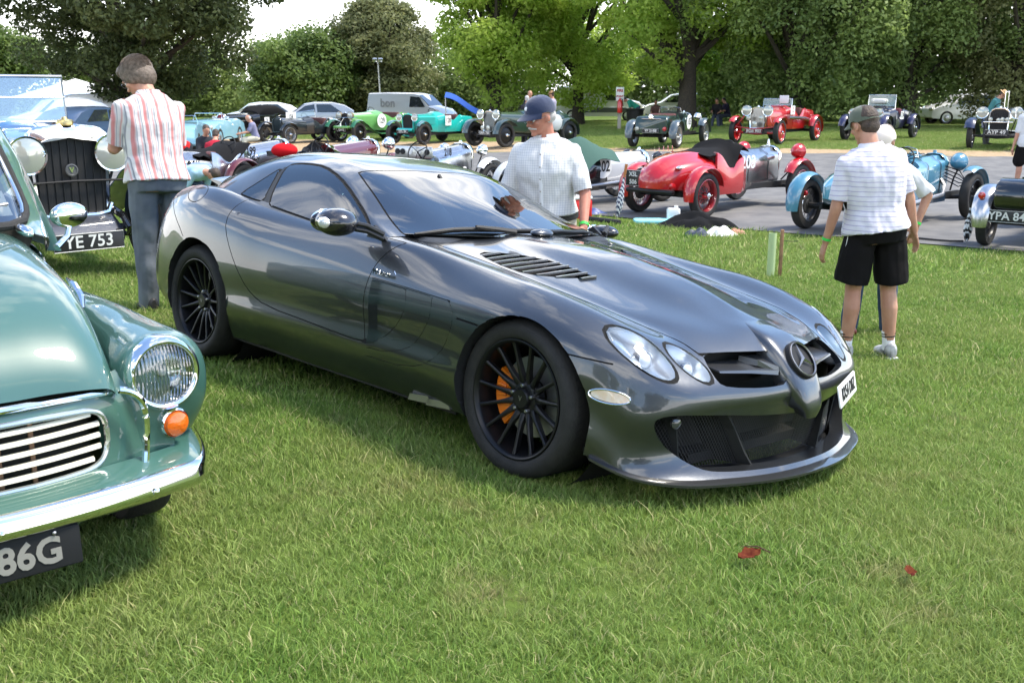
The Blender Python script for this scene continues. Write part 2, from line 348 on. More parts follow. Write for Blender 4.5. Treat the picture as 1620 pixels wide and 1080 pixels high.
def blade_patch(name, n, size, h, seed, w=.0042, seg=3):
    r = np.random.default_rng(seed); V = []; F = []; T = []
    for i in range(n):
        x, y = r.uniform(-size / 2, size / 2, 2); a = r.uniform(0, 2 * PI); hh = h * r.uniform(.45, 1.15); lean = r.uniform(.15, 1.0) * hh; la = r.uniform(0, 2 * PI)
        ww = w * r.uniform(.7, 1.4); b = len(V); tn = r.uniform(0, .93); 
        if r.random() < .025: tn = 1.0
        if r.random() < .008: tn = 1.0; hh = h * r.uniform(1.2, 1.9); lean = r.uniform(.6, 1.3) * hh; ww *= .55
        for k in range(seg + 1):
            t = k / seg; cx = x + math.cos(la) * lean * t * t; cy = y + math.sin(la) * lean * t * t; cz = hh * t * (1 - .25 * t * lean / hh) - .006
            wk = ww * (1 - t ** 1.6) if k < seg else .0003
            V.append((cx - math.cos(a) * wk, cy - math.sin(a) * wk, cz)); V.append((cx + math.cos(a) * wk, cy + math.sin(a) * wk, cz))
        for k in range(seg): F.append((b + 2 * k, b + 2 * k + 1, b + 2 * k + 3, b + 2 * k + 2)); T.append(tn)
    me = fast_mesh(name, V, F, [grass_m], attrs={'tone': ('FACE', 'FLOAT', T)})
    return bpy.data.objects.new(name, me)
def grass_field(name, pts, patch_coll, label_kind='stuff', smin=.8, smax=1.25):
    me = bpy.data.meshes.new(name); P = np.asarray(pts, np.float32); me.vertices.add(len(P)); me.vertices.foreach_set('co', P.ravel())
    n_ = np.sin(P[:, 0] * 2.1 + 1.3 * np.sin(P[:, 1] * 1.7)) * np.sin(P[:, 1] * 2.6 + 1.1 * np.sin(P[:, 0] * 2.9 + 2)) * .5 + np.sin(P[:, 0] * 6.3 + 2 * np.sin(P[:, 1] * 5.1)) * np.sin(P[:, 1] * 7.7) * .3
    a = me.attributes.new('sc', 'FLOAT', 'POINT'); a.data.foreach_set('value', (.90 + .36 * n_).astype(np.float32))
    o = bpy.data.objects.new(name, me); link(o); tag(o, kind=label_kind)
    ng = bpy.data.node_groups.new(name, 'GeometryNodeTree'); ng.interface.new_socket('Geometry', in_out='INPUT', socket_type='NodeSocketGeometry'); ng.interface.new_socket('Geometry', in_out='OUTPUT', socket_type='NodeSocketGeometry')
    N = ng.nodes.new; K = ng.links.new; gi = N('NodeGroupInput'); go = N('NodeGroupOutput')
    ci = N('GeometryNodeCollectionInfo'); ci.inputs[0].default_value = patch_coll; ci.inputs['Separate Children'].default_value = True; ci.inputs['Reset Children'].default_value = True
    ip = N('GeometryNodeInstanceOnPoints'); ip.inputs['Pick Instance'].default_value = True
    ri = N('FunctionNodeRandomValue'); ri.data_type = 'INT'; ri.inputs[4].default_value = 0; ri.inputs[5].default_value = 5; ri.inputs['Seed'].default_value = 3
    rr = N('FunctionNodeRandomValue'); rr.data_type = 'FLOAT_VECTOR'; rr.inputs[0].default_value = (-.06, -.06, 0); rr.inputs[1].default_value = (.06, .06, 6.283)
    rs = N('FunctionNodeRandomValue'); rs.data_type = 'FLOAT'; rs.inputs[2].default_value = smin; rs.inputs[3].default_value = smax; rs.inputs['Seed'].default_value = 9
    e2r = N('FunctionNodeEulerToRotation'); K(rr.outputs[0], e2r.inputs[0])
    na = N('GeometryNodeInputNamedAttribute'); na.data_type = 'FLOAT'; na.inputs[0].default_value = 'sc'; mu = N('ShaderNodeMath'); mu.operation = 'MULTIPLY'; K(na.outputs[0], mu.inputs[0]); K(rs.outputs[1], mu.inputs[1])
    K(gi.outputs[0], ip.inputs['Points']); K(ci.outputs[0], ip.inputs['Instance']); K(ri.outputs[2], ip.inputs['Instance Index']); K(e2r.outputs[0], ip.inputs['Rotation']); K(mu.outputs[0], ip.inputs['Scale'])
    K(ip.outputs[0], go.inputs[0]); md = o.modifiers.new('scatter', 'NODES'); md.node_group = ng
    return o
def coll_of(objs, name):
    c = bpy.data.collections.new(name)
    for x in objs: c.objects.link(x)
    return c
def scatter(y0, y1, step, margin=.12, jit=.5, cond=None):
    P = []; y = y0
    while y < y1:
        hw = (y + .5) * 810 / FPX * 1.08 + 1.4
        xs = np.arange(-hw, hw, step); P.append(np.stack([xs + rng.uniform(-jit, jit, len(xs)) * step, y + rng.uniform(-jit, jit, len(xs)) * step], -1)); y += step
    P = np.concatenate(P); k = P[:, 1] < ypoly(LAWN, P[:, 0]) - margin + rng.uniform(-.1, .12, len(P))
    if cond is not None: k &= cond(P)
    P = P[k]; return np.column_stack([P, gz(P[:, 0], P[:, 1])])
near_c = coll_of([blade_patch('grass_patch', 330, .26, .043, 10 + i, w=.0024) for i in range(6)], 'near_grass_patches')
mid_c = coll_of([blade_patch('grass_patch', 230, .42, .047, 30 + i, w=.0045, seg=2) for i in range(6)], 'mid_grass_patches')
far_c = coll_of([blade_patch('grass_patch', 150, .8, .075, 50 + i, w=.009, seg=1) for i in range(6)], 'far_grass_patches')
grass_field('lawn_grass_near', scatter(1.6, 5.2, .125), near_c)
grass_field('lawn_grass_middle', scatter(5.2, 11, .19), mid_c)
grass_field('lawn_grass_far', scatter(11, 32, .36, margin=.3), far_c)
# thin turf on the bank beyond the road
def bank_points():
    X = rng.uniform(-22, 30, 60000); Y = rng.uniform(27, 62, 60000); yf = ypoly(FAR, X)
    d = Y - yf; pr = np.where(X < 1, sst(d, 7, 12), sst(d, 1.2, 4.0)) * (Y < 62); k = (d > .8) & (rng.random(60000) < pr); k &= np.abs(X) < Y * .53 + 2
    X, Y = X[k][:22000], Y[k][:22000]; return np.column_stack([X, Y, gz(X, Y)])
grass_field('bank_grass', bank_points(), far_c, smin=.5, smax=.9)

# ------------------------------------------------------------------ trees
bark = mat('bark', (.06, .048, .035), rough=.95, col2=(.035, .03, .024), noise_scale=14, bump=1, bump_scale=25)
def leaf_material(name, c1, c2, tl=.35):
    m = bpy.data.materials.new(name); m.use_nodes = True; nt = m.node_tree; nt.nodes.clear(); N = nt.nodes.new; K = nt.links.new
    o = N('ShaderNodeOutputMaterial'); at = N('ShaderNodeAttribute'); at.attribute_name = 'tone'
    mx = N('ShaderNodeMix'); mx.data_type = 'RGBA'; K(at.outputs['Fac'], mx.inputs[0]); mx.inputs[6].default_value = (*c1, 1); mx.inputs[7].default_value = (*c2, 1)
    d = N('ShaderNodeBsdfPrincipled'); d.inputs['Roughness'].default_value = .5; d.inputs['Specular IOR Level'].default_value = .3; K(mx.outputs[2], d.inputs['Base Color'])
    t = N('ShaderNodeBsdfTranslucent'); K(mx.outputs[2], t.inputs[0]); ms = N('ShaderNodeMixShader'); ms.inputs[0].default_value = tl
    K(d.outputs[0], ms.inputs[1]); K(t.outputs[0], ms.inputs[2]); K(ms.outputs[0], o.inputs[0]); return m
LEAF = {'oak': leaf_material('oak_leaves', (.05, .07, .025), (.14, .17, .06), .45),
        'lime': leaf_material('lime_leaves', (.26, .40, .06), (.62, .74, .17), .68),
        'mid': leaf_material('ash_leaves', (.08, .13, .035), (.20, .28, .07), .5),
        'olive': leaf_material('willow_leaves', (.10, .12, .05), (.30, .31, .13), .5),
        'dark': leaf_material('beech_leaves', (.10, .155, .05), (.33, .43, .13), .55),
        'hedge': leaf_material('hedge_leaves', (.11, .16, .05), (.31, .39, .11), .5)}
def leaves_mesh(name, C, Rr, per, size, kind, r, droop=0.0, tonebase=None):
    # C clump centres, Rr clump radii (n,3); leaves on and in each clump
    n = len(C); per = int(per * 1.5); size = size * .78; idx = np.repeat(np.arange(n), per); M = len(idx)
    d = r.normal(size=(M, 3)); d /= np.linalg.norm(d, axis=1, keepdims=True); rad_ = r.uniform(.35, 1.08, M)[:, None] ** .6
    P = C[idx] + d * rad_ * Rr[idx]
    if droop: P[:, 2] -= droop * r.random(M) ** 1.5 * (np.hypot(d[:, 0], d[:, 1]))
    nrm = d * .6 + r.normal(size=(M, 3)) * .6 + np.array([0, 0, .5]); nrm /= np.linalg.norm(nrm, axis=1, keepdims=True)
    a = np.cross(nrm, r.normal(size=(M, 3))); a /= np.linalg.norm(a, axis=1, keepdims=True); b = np.cross(nrm, a)
    s = size * r.uniform(.6, 1.3, M)[:, None]
    V = np.stack([P - a * s, P - b * s * .55, P + a * s, P + b * s * .55], 1).reshape(-1, 3); F = np.arange(M * 4).reshape(M, 4)
    tb = r.random(n) if tonebase is None else tonebase
    tone = np.clip(tb[idx] * .6 + r.random(M) * .4, 0, 1)
    return fast_mesh(name, V, F, [LEAF[kind]], attrs={'tone': ('FACE', 'FLOAT', tone)})
def tree(name, label, X, Y, height, cr, ch, kind, seed, clumps=90, per=320, leaf=.16, clump_r=1.3, trunk_r=.4, crown_low=2.5, droop=0., lean=(0, 0), group=None, tonef=None, flat=.62):
    r = np.random.default_rng(seed); z0 = float(gz(X, min(Y, 120)))
    t = thing(name, label, 'tree', (X, Y, z0), group=group)
    # crown clumps: shell-weighted points of an egg
    C = []
    while len(C) < clumps:
        p = r.uniform(-1, 1, 3); q = np.linalg.norm(p)
        if q > 1 or r.random() > .12 + q ** 2.2: continue
        z = crown_low + (p[2] * .5 + .5) * (height - crown_low)
        k = 1 - .35 * max(0, p[2]) ** 2
        C.append((p[0] * cr * k, p[1] * cr * k, z))
    C = np.array(C); lump = np.array([1 + .22 * noise.noise(Vector((c[0] * .25 + seed, c[1] * .25, c[2] * .25))) for c in C]); C[:, :2] *= lump[:, None]
    Rr = clump_r * r.uniform(.6, 1.35, (clumps, 1)) * np.array([[1, 1, flat]])
    me = leaves_mesh('crown', C, Rr, per, leaf, kind, r, droop)
    o = bpy.data.objects.new('crown', me); link(o, t); o['kind'] = 'stuff'
    mb = MB(); top = np.array([lean[0], lean[1], height * .72])
    pts = [np.array([0, 0, -.2]), np.array([0, 0, .3]), np.array([0, 0, crown_low * .8]) + top * [.1, .1, 0], np.array([0, 0, crown_low + (height - crown_low) * .3]) + top * [.4, .4, 0], top]
    mb.tube(pts, [trunk_r * 1.35, trunk_r * 1.1, trunk_r * .9, trunk_r * .6, .05], 10)
    mb.build('trunk', bark, t)
    lb = MB()
    for i in r.choice(clumps, min(26, clumps), replace=False):
        c = C[i]; h0 = crown_low * .7 + (c[2] - crown_low) * r.uniform(.15, .5); a = np.array([lean[0] * h0 / height, lean[1] * h0 / height, h0]); m_ = a * .45 + c * .55 + np.array([0, 0, .25 * r.uniform(-1, 1)])
        lb.tube([a, m_, c], [trunk_r * .35, trunk_r * .2, .03], 6)
    lb.build('limbs', bark, t)
    return t
def px(x, D): return (x - 810) / FPX * D
tree('oak_tree', 'broad dark oak spreading over the left of the car park', px(238, 50), 50, 15, 6.4, 10, 'oak', 1, clumps=150, per=400, leaf=.15, clump_r=1.25, trunk_r=.55, crown_low=1.9)
tree('ash_tree', 'pale hazy tree at the far left edge behind the oak', px(-5, 78), 78, 6.4, 4.6, 8, 'mid', 2, clumps=70, per=300, leaf=.2)
tree('ash_tree', 'fresh green tree between the oak and the round olive tree', px(490, 72), 72, 6.0, 3.6, 9, 'mid', 3, clumps=80, per=330, leaf=.18, crown_low=.4)
tree('willow_tree', 'round olive green tree behind the lamp post', px(612, 74), 74, 7.9, 3.6, 9, 'olive', 4, clumps=110, per=360, leaf=.16, crown_low=.5)
tree('willow_tree', 'low olive green tree left of the round olive tree', px(545, 80), 80, 4.6, 3.2, 9, 'olive', 14, clumps=70, per=330, leaf=.18, crown_low=.3)
tree('lime_tree', 'bright lime green tree with its trunk behind the dark tourer', px(785, 52), 52, 13.5, 2.9, 9, 'lime', 5, clumps=120, per=330, leaf=.14, clump_r=1.05, trunk_r=.34, crown_low=1.5)
tree('lime_tree', 'bright lime green tree in the middle, above the white van', px(912, 56), 56, 13.5, 4.8, 9, 'lime', 6, clumps=125, per=330, leaf=.14, clump_r=1.05, trunk_r=.33, crown_low=1.2)
tree('lime_tree', 'yellow green tree with a thick dark trunk behind the dark green two seater', px(1080, 47), 47, 13, 4.9, 9, 'lime', 7, clumps=125, per=330, leaf=.14, clump_r=1.05, trunk_r=.42, crown_low=1.9)
tree('beech_tree', 'deep green drooping tree behind the red tourer', px(1248, 45), 45, 13, 4.2, 9, 'dark', 8, clumps=170, per=360, leaf=.12, clump_r=1.0, trunk_r=.4, crown_low=.9, droop=1.5)
tree('beech_tree', 'deep green drooping tree above the white car', px(1420, 47), 47, 13, 4.4, 9, 'dark', 9, clumps=160, per=340, leaf=.12, clump_r=1.05, trunk_r=.4, crown_low=.9, droop=1.3)
tree('willow_tree', 'grey green tree at the right edge of the picture', px(1590, 46), 46, 13, 4.3, 9, 'olive', 10, clumps=150, per=330, leaf=.12, clump_r=1.0, trunk_r=.45, crown_low=.9, droop=1.2)
def hedge(name, label, pts, h, depth, kind, seed, clumps=130, per=260, leaf=.2, cr=1.2):
    r = np.random.default_rng(seed); pts = np.array(pts, float); u = r.random(clumps) * (len(pts) - 1); i = np.minimum(u.astype(int), len(pts) - 2); f = (u - i)[:, None]
    P = pts[i] * (1 - f) + pts[i + 1] * f; z = r.random(clumps) ** .8 * h; C = np.column_stack([P[:, 0], P[:, 1] + r.uniform(-.5, .5, clumps) * depth, z])
    c0 = pts.mean(0); C[:, 0] -= c0[0]; C[:, 1] -= c0[1]
    t = thing(name, label, 'hedge', (c0[0], c0[1], float(gz(c0[0], min(c0[1], 100)))))
    me = leaves_mesh('foliage', C, cr * r.uniform(.7, 1.3, (clumps, 1)) * np.ones((1, 3)), per, leaf, kind, r)
    o = bpy.data.objects.new('foliage', me); link(o, t); o['kind'] = 'stuff'
hedge('hedge', 'long belt of undergrowth behind the left cars', [(-46, 92), (-20, 86), (-4, 86)], 5.2, 5, 'hedge', 21, clumps=190, per=260, cr=1.7, leaf=.22)
hedge('hedge', 'belt of undergrowth seen under the lime trees', [(-5, 84), (12, 80), (24, 74)], 5.5, 5, 'hedge', 22, clumps=150, per=240, cr=1.8, leaf=.22)
hedge('hedge', 'dark belt of shrubs under the trees on the right', [(10, 58), (20, 56), (36, 54)], 4.6, 4, 'dark', 23, clumps=180, per=280, cr=1.4, leaf=.16)

# trees behind the camera, seen only as reflections in the paintwork
tree('ash_tree', 'leafy tree behind the photographer, mirrored in the grey bonnet', -16, -24, 9, 5.5, 8, 'mid', 31, clumps=60, per=150, leaf=.3, crown_low=1.0, clump_r=1.6)
tree('oak_tree', 'dark tree behind the photographer on the right, mirrored in the doors', 10, -30, 9, 6.5, 8, 'oak', 32, clumps=60, per=150, leaf=.3, crown_low=1.0, clump_r=1.8)
tree('lime_tree', 'tree behind the photographer in the middle, mirrored in the green paint', -3, -34, 8, 6, 8, 'mid', 33, clumps=60, per=150, leaf=.3, crown_low=.6, clump_r=1.8)
# ------------------------------------------------------------------ the grey supercar: body surface as a net of stations x levels
def hermite(P, sub, axis=0):
    # non-uniform Catmull-Rom through P along axis
    P = np.moveaxis(np.asarray(P, float), axis, 0); n = len(P)
    d = np.sqrt(((P[1:] - P[:-1]) ** 2).sum(-1)).reshape(n - 1, -1).mean(1) + 1e-6
    d = d ** .7
    T = np.zeros_like(P); sh = (-1,) + (1,) * (P.ndim - 1)
    s = (P[1:] - P[:-1]) / d.reshape(sh)
    w0, w1 = d[1:].reshape(sh), d[:-1].reshape(sh)
    T[1:-1] = (s[:-1] * w0 + s[1:] * w1) / (w0 + w1); T[0] = s[0] * 1.5 - T[1] * .5; T[-1] = s[-1] * 1.5 - T[-2] * .5
    out = []
    for i in range(n - 1):
        k = sub[i] if hasattr(sub, '__len__') else sub
        for j in range(k):
            t = j / k; h = d[i]
            out.append(P[i] * (2 * t ** 3 - 3 * t * t + 1) + T[i] * h * (t ** 3 - 2 * t * t + t) + P[i + 1] * (-2 * t ** 3 + 3 * t * t) + T[i + 1] * h * (t ** 3 - t * t))
    out.append(P[-1]); return np.moveaxis(np.array(out), 0, axis)
def tab(s):
    a = np.array(s, float); o = np.argsort(a[:, 0]); a = a[o]
    return lambda x: np.interp(x, a[:, 0], a[:, 1])
yC = tab([(-1.9, .70), (-1.7, .76), (-1.35, .80), (-.8, .79), (-.4, .79), (.1, .80), (.3, .79), (.6, .765), (1, .75), (1.3, .755), (1.6, .73), (1.75, .70)])
zC = tab([(-1.9, .93), (-1.8, .962), (-1.6, .995), (-1.4, .998), (-1.2, .978), (-.85, .93), (-.4, .887), (.1, .87), (.35, .882), (.65, .85), (.95, .818), (1.3, .787), (1.55, .742), (1.7, .695)])
yG = tab([(-1.8, .64), (-1.35, .70), (-.5, .70), (.2, .69), (.8, .63), (1.1, .61), (1.45, .585), (1.65, .555), (1.8, .5)])
zG = tab([(-1.8, .95), (-1.4, .995), (-.9, .95), (-.4, .90), (.2, .90), (.7, .835), (1.0, .79), (1.4, .728), (1.65, .68)])
z8 = tab([(-1.8, .965), (-1.4, 1.0), (-.9, .95), (-.4, .9), (.3, .90), (.7, .855), (1.0, .808), (1.4, .738), (1.6, .70)])
z9 = tab([(-1.8, .97), (-1.4, 1.0), (-.9, .95), (-.4, .9), (.4, .90), (.7, .868), (1.0, .83), (1.4, .765), (1.6, .725)])
z10 = tab([(-1.8, .975), (-1.4, 1.0), (-.9, .95), (-.4, .9), (.4, .912), (.7, .90), (1., .872), (1.4, .808), (1.6, .765)])
z11 = tab([(-1.8, .98), (-1.4, 1.0), (-.9, .95), (-.4, .9), (.5, .912), (.9, .90), (1.18, .875), (1.5, .812), (1.65, .765), (1.8, .705)])
def station(xs, yw, xt, z0=.18, tuck=0, rock=1.0, zsh=None, xc=None):
    # side station: xs x on the side, yw widest half width, xt x of the centre line point
    zs = np.interp(xs, [-1.85, -1.6, -1.3, -.9, -.5, 0, .4, .85, 1.3, 1.6, 1.75], [.80, .87, .878, .845, .80, .778, .755, .728, .71, .66, .60]) if zsh is None else zsh
    r = rock
    L = [(xs, yw - .07 * r - .02, z0), (xs, yw - .035 * r - .005, z0 + .07), (xs, yw + .003 * r - .010 * (1 - r), .355), (xs, yw - .007 * r, .455), (xs, yw, .60 if zs > .68 else .52), (xs, yw - .038, zs)]
    xl = [xs + (xt - xs) * q for q in (.18, .28, .45, .65, .8, 1.0)]
    x = xl[0]; L.append((x, float(yC(x)), float(zC(x)))); x = xl[1]; L.append((x, float(yG(x)), float(zG(x))))
    x = xl[2]; L.append((x, .47, float(z8(x)))); x = xl[3]; L.append((x, .30, float(z9(x)))); x = xl[4]; L.append((x, .16, float(z10(x)))); x = xl[5]; L.append((x, 0, float(z11(x))))
    return L
NET = [
 [(2.200, 0, .125), (2.17, 0, .16), (2.10, 0, .25), (2.12, 0, .36), (2.145, 0, .43), (2.12, 0, .50), (2.08, 0, .555), (2.05, 0, .575), (2.02, 0, .60), (1.98, 0, .635), (1.92, 0, .662), (1.87, 0, .682)],
 [(2.185, .22, .125), (2.155, .21, .16), (2.08, .21, .25), (2.105, .21, .36), (2.13, .20, .43), (2.105, .195, .495), (2.07, .19, .55), (2.03, .17, .585), (1.98, .13, .625), (1.92, .09, .663), (1.86, .05, .685), (1.79, 0, .712)],
 [(2.13, .44, .125), (2.10, .43, .16), (2.03, .42, .25), (2.06, .43, .355), (2.085, .425, .42), (2.065, .42, .485), (2.01, .40, .545), (1.96, .36, .59), (1.89, .28, .642), (1.82, .19, .68), (1.75, .10, .715), (1.67, 0, .758)],
 [(2.045, .665, .13), (2.01, .655, .17), (1.985, .65, .25), (2.01, .665, .35), (2.022, .66, .42), (2.0, .635, .50), (1.91, .55, .59), (1.85, .46, .628), (1.78, .36, .672), (1.70, .24, .71), (1.62, .13, .758), (1.53, 0, .803)],
 [(1.92, .80, .145), (1.90, .795, .19), (1.89, .80, .27), (1.905, .815, .36), (1.905, .805, .44), (1.88, .775, .56), (1.80, .68, .66), (1.75, .525, .655), (1.66, .42, .695), (1.58, .28, .735), (1.5, .15, .79), (1.4, 0, .835)],
 station(1.745, .885, 1.28, z0=.19, rock=.0, zsh=.615),
 station(1.56, .935, 1.15, z0=.20, rock=.0),
 station(1.35, .952, 1.02, z0=.20, rock=.15),
 station(1.12, .945, .86, z0=.19, rock=.5),
 station(.85, .925, .70, z0=.175),
 station(.5, .908, .42, z0=.165),
 station(.15, .902, .12, z0=.16),
 station(-.25, .905, -.25, z0=.16),
 station(-.6, .918, -.55, z0=.17),
 station(-.88, .938, -.82, z0=.18, rock=.8),
 station(-1.12, .95, -1.05, z0=.20, rock=.3),
 station(-1.35, .952, -1.26, z0=.22, rock=.0),
 station(-1.6, .93, -1.45, z0=.24, rock=.0),
 [(-1.84, .84, .26), (-1.86, .87, .31), (-1.88, .885, .38), (-1.88, .89, .48), (-1.87, .885, .62), (-1.86, .84, .82), (-1.80, .75, .955), (-1.72, .60, .965), (-1.68, .45, .975), (-1.65, .3, .98), (-1.63, .16, .985), (-1.60, 0, .99)],
 [(-2.0, .72, .28), (-2.03, .75, .32), (-2.06, .765, .39), (-2.06, .775, .49), (-2.04, .77, .62), (-2.0, .74, .80), (-1.93, .65, .925), (-1.84, .5, .945), (-1.80, .38, .96), (-1.78, .25, .965), (-1.76, .13, .97), (-1.74, 0, .975)],
 [(-2.06, .40, .29), (-2.09, .42, .33), (-2.12, .42, .40), (-2.12, .43, .50), (-2.09, .42, .62), (-2.03, .41, .80), (-1.97, .38, .925), (-1.94, .32, .95), (-1.92, .25, .96), (-1.90, .16, .965), (-1.88, .08, .97), (-1.86, 0, .975)],
 [(-2.08, 0, .29), (-2.12, 0, .33), (-2.15, 0, .40), (-2.15, 0, .50), (-2.12, 0, .62), (-2.06, 0, .80), (-2.00, 0, .93), (-1.98, 0, .955), (-1.96, 0, .962), (-1.95, 0, .966), (-1.93, 0, .97), (-1.92, 0, .975)],
]
SUBS = [7, 8, 8, 8, 8, 8, 8, 8, 9, 11, 11, 12, 11, 9, 8, 8, 8, 8, 7, 7, 7]
SUBL = [3, 4, 4, 5, 5, 6, 5, 5, 5, 5, 5]
def hero_grid():
    G = np.array(NET, float); G = hermite(G, SUBS, 0); G = hermite(G, SUBL, 1); G[..., 1] = np.maximum(G[..., 1], 0); G[0, :, 1] = 0; G[-1, :, 1] = 0; G[:, -1, 1] = 0
    return G
# greenhouse: arcs across the car at stations from the windscreen foot to the tail of the roof: (x, z) on the centre line, (x, y, z) of the roof rail, (x, y, z) of the belt
GH = [((.50, .905), (.40, .45, .905), (.31, .73, .885), (.30, .80, .86)),
      ((.22, 1.005), (.14, .47, .995), (.06, .665, .965), (.12, .795, .865)),
      ((-.08, 1.098), (-.12, .46, 1.09), (-.155, .63, 1.06), (-.08, .79, .872)),
      ((-.36, 1.185), (-.38, .44, 1.175), (-.39, .585, 1.142), (-.32, .785, .885)),
      ((-.62, 1.232), (-.62, .42, 1.218), (-.62, .555, 1.178), (-.58, .785, .905)),
      ((-.90, 1.25), (-.90, .38, 1.232), (-.90, .54, 1.187), (-.85, .785, .93)),
      ((-1.18, 1.235), (-1.18, .38, 1.215), (-1.17, .54, 1.17), (-1.12, .78, .96)),
      ((-1.45, 1.175), (-1.45, .38, 1.155), (-1.43, .54, 1.105), (-1.36, .75, .985)),
      ((-1.70, 1.07), (-1.68, .36, 1.06), (-1.66, .53, 1.03), (-1.58, .66, .975)),
      ((-1.86, .985), (-1.84, .33, .98), (-1.80, .47, .965), (-1.75, .55, .94))]
def gh_grid():
    R_ = []
    for c, r, s, b in GH:
        c = np.array((c[0], 0, c[1])); r, s, b = map(np.array, (r, s, b))
        m = s + (r - s) * .30; m2 = s + (b - s) * .22 + np.array([0, .012, .004]); q = s * .5 + b * .5 + np.array([0, .014, 0])
        R_.append([b, q, m2, (s * .6 + m * .2 + m2 * .2), m, r, (r * .5 + c * .5) + np.array([0, 0, .006]), c])
    G = np.array(R_, float); G = hermite(G, 8, 0); G = hermite(G, [5, 4, 4, 4, 4, 4, 4], 1); G[:, -1, 1] = 0
    return G
# ------------------------------------------------------------------ cutting a surface mesh along implicit curves
class Skin:
    def __init__(self, G):
        self.bm = bm = bmesh.new(); self.nl = bm.verts.layers.float_vector.new('n'); self.fl = bm.faces.layers.int.new('lab'); self.ex = []
        G = np.array(G, float); n, m = G.shape[:2]
        du = np.gradient(G, axis=0); dv = np.gradient(G, axis=1); N = np.cross(dv, du)
        L = np.linalg.norm(N, axis=2, keepdims=True); bad = L[..., 0] < 1e-10; N = N / (L + 1e-12)
        if N[n // 2, m // 2, 2] < 0 or N[n // 2, m // 3, 1] < 0: N = -N
        N[bad] = (1, 0, 0)
        V = [[None] * m for _ in range(n)]
        key = {}
        for i in range(n):
            for j in range(m):
                k = tuple(np.round(G[i, j], 6))
                if k in key: V[i][j] = key[k]; continue
                v = bm.verts.new(G[i, j]); v[self.nl] = N[i, j]; V[i][j] = v; key[k] = v
                if j == m - 1: v[self.nl] = Vector((N[i, j][0], 0, N[i, j][2])).normalized()
        for i in range(n - 1):
            for j in range(m - 1):
                q = []
                for v in (V[i][j], V[i + 1][j], V[i + 1][j + 1], V[i][j + 1]):
                    if v not in q: q.append(v)
                if len(q) < 3: continue
                try: f = bm.faces.new(q)
                except ValueError: continue
                f.normal_update(); 
                if f.normal.dot(Vector(N[i, j])) < 0: f.normal_flip()
    def cut(self, f, box, eps=2e-5):
        bm = self.bm; lo, hi = box; val = {}
        def inb(c): return lo[0] <= c.x <= hi[0] and lo[1] <= c.y <= hi[1] and lo[2] <= c.z <= hi[2]
        faces = [F for F in bm.faces if inb(F.calc_center_median())]
        vs = set(v for F in faces for v in F.verts); es = set(e for F in faces for e in F.edges)
        for v in vs:
            a = f(v.co); val[v] = 0.0 if abs(a) < eps else a
        touched = set()
        for e in es:
            a, b = e.verts; va, vb = val[a], val[b]
            if va * vb < 0:
                t = va / (va - vb); n_ = a[self.nl].lerp(b[self.nl], t); ca, cb_ = a.co.copy(), b.co.copy(); lf = list(e.link_faces)
                ne, nv = bmesh.utils.edge_split(e, a, t); nv.co = ca.lerp(cb_, t); nv[self.nl] = n_.normalized(); val[nv] = 0.0
                touched.update(lf)
            elif va == 0 or vb == 0: touched.update(e.link_faces)
        for F in list(touched):
            if not F.is_valid or not all(v in val for v in F.verts): continue
            z = [v for v in F.verts if val[v] == 0.0]
            if len(z) < 2 or not any(val[v] > 0 for v in F.verts) or not any(val[v] < 0 for v in F.verts): continue
            for a in range(len(z)):
                done = False
                for b in range(a + 1, len(z)):
                    if not F.is_valid: break
                    if any(z[b] in e.verts for e in z[a].link_edges if e in F.edges): continue
                    try: bmesh.utils.face_split(F, z[a], z[b]); done = True; break
                    except Exception: pass
                if done: break
    def groove(self, f, box, w=.0028, depth=.005, lab_in=None, band=99):
        self.cut(lambda p: f(p) + w, box); self.cut(lambda p: f(p), box); self.cut(lambda p: f(p) - w, box)
        lo, hi = box; vs = []
        for v in self.bm.verts:
            c = v.co
            if lo[0] - .02 <= c.x <= hi[0] + .02 and lo[1] - .02 <= c.y <= hi[1] + .02 and lo[2] - .02 <= c.z <= hi[2] + .02 and abs(f(c)) < 4e-5: vs.append(v)
        for F in self.bm.faces:
            c = F.calc_center_median()
            if lo[0] <= c.x <= hi[0] and lo[1] <= c.y <= hi[1] and lo[2] <= c.z <= hi[2]:
                a = f(c)
                if abs(a) < w:
                    if F[self.fl] < 50: F[self.fl] = band
                elif a < 0 and lab_in is not None and F[self.fl] == 0: F[self.fl] = lab_in
        for v in vs: v.co = v.co - v[self.nl] * depth
    def push(self, f, box, depth, ramp=.006):
        self.cut(f, box); self.cut(lambda p: f(p) + ramp, box); lo, hi = box
        for v in self.bm.verts:
            c = v.co
            if lo[0] <= c.x <= hi[0] and lo[1] <= c.y <= hi[1] and lo[2] <= c.z <= hi[2]:
                a = f(c)
                if a < -1e-5: v.co = c - v[self.nl] * depth * min(1, -a / ramp)
    def label(self, f, box, lab, only=None):
        lo, hi = box
        for F in self.bm.faces:
            c = F.calc_center_median()
            if lo[0] <= c.x <= hi[0] and lo[1] <= c.y <= hi[1] and lo[2] <= c.z <= hi[2] and (F[self.fl] == 0 or F[self.fl] == only) and f(c) < 0: F[self.fl] = lab
    def extract(self, labs, bandto=None, flatlab=99):
        # arrays for the faces whose label is in labs: verts, faces, vertex normals per corner
        V = []; idx = {}; Fs = []; Ns = []; MI = []
        for F in self.bm.faces:
            if F[self.fl] in labs:
                q = []; fn = F.normal
                for v in F.verts:
                    if v not in idx: idx[v] = len(V); V.append(tuple(v.co))
                    q.append(idx[v])
                    Ns.append(tuple(fn) if F[self.fl] >= flatlab else tuple(v[self.nl]))
                Fs.append(tuple(q)); MI.append(1 if F[self.fl] >= flatlab else 0)
        return V, Fs, Ns, MI
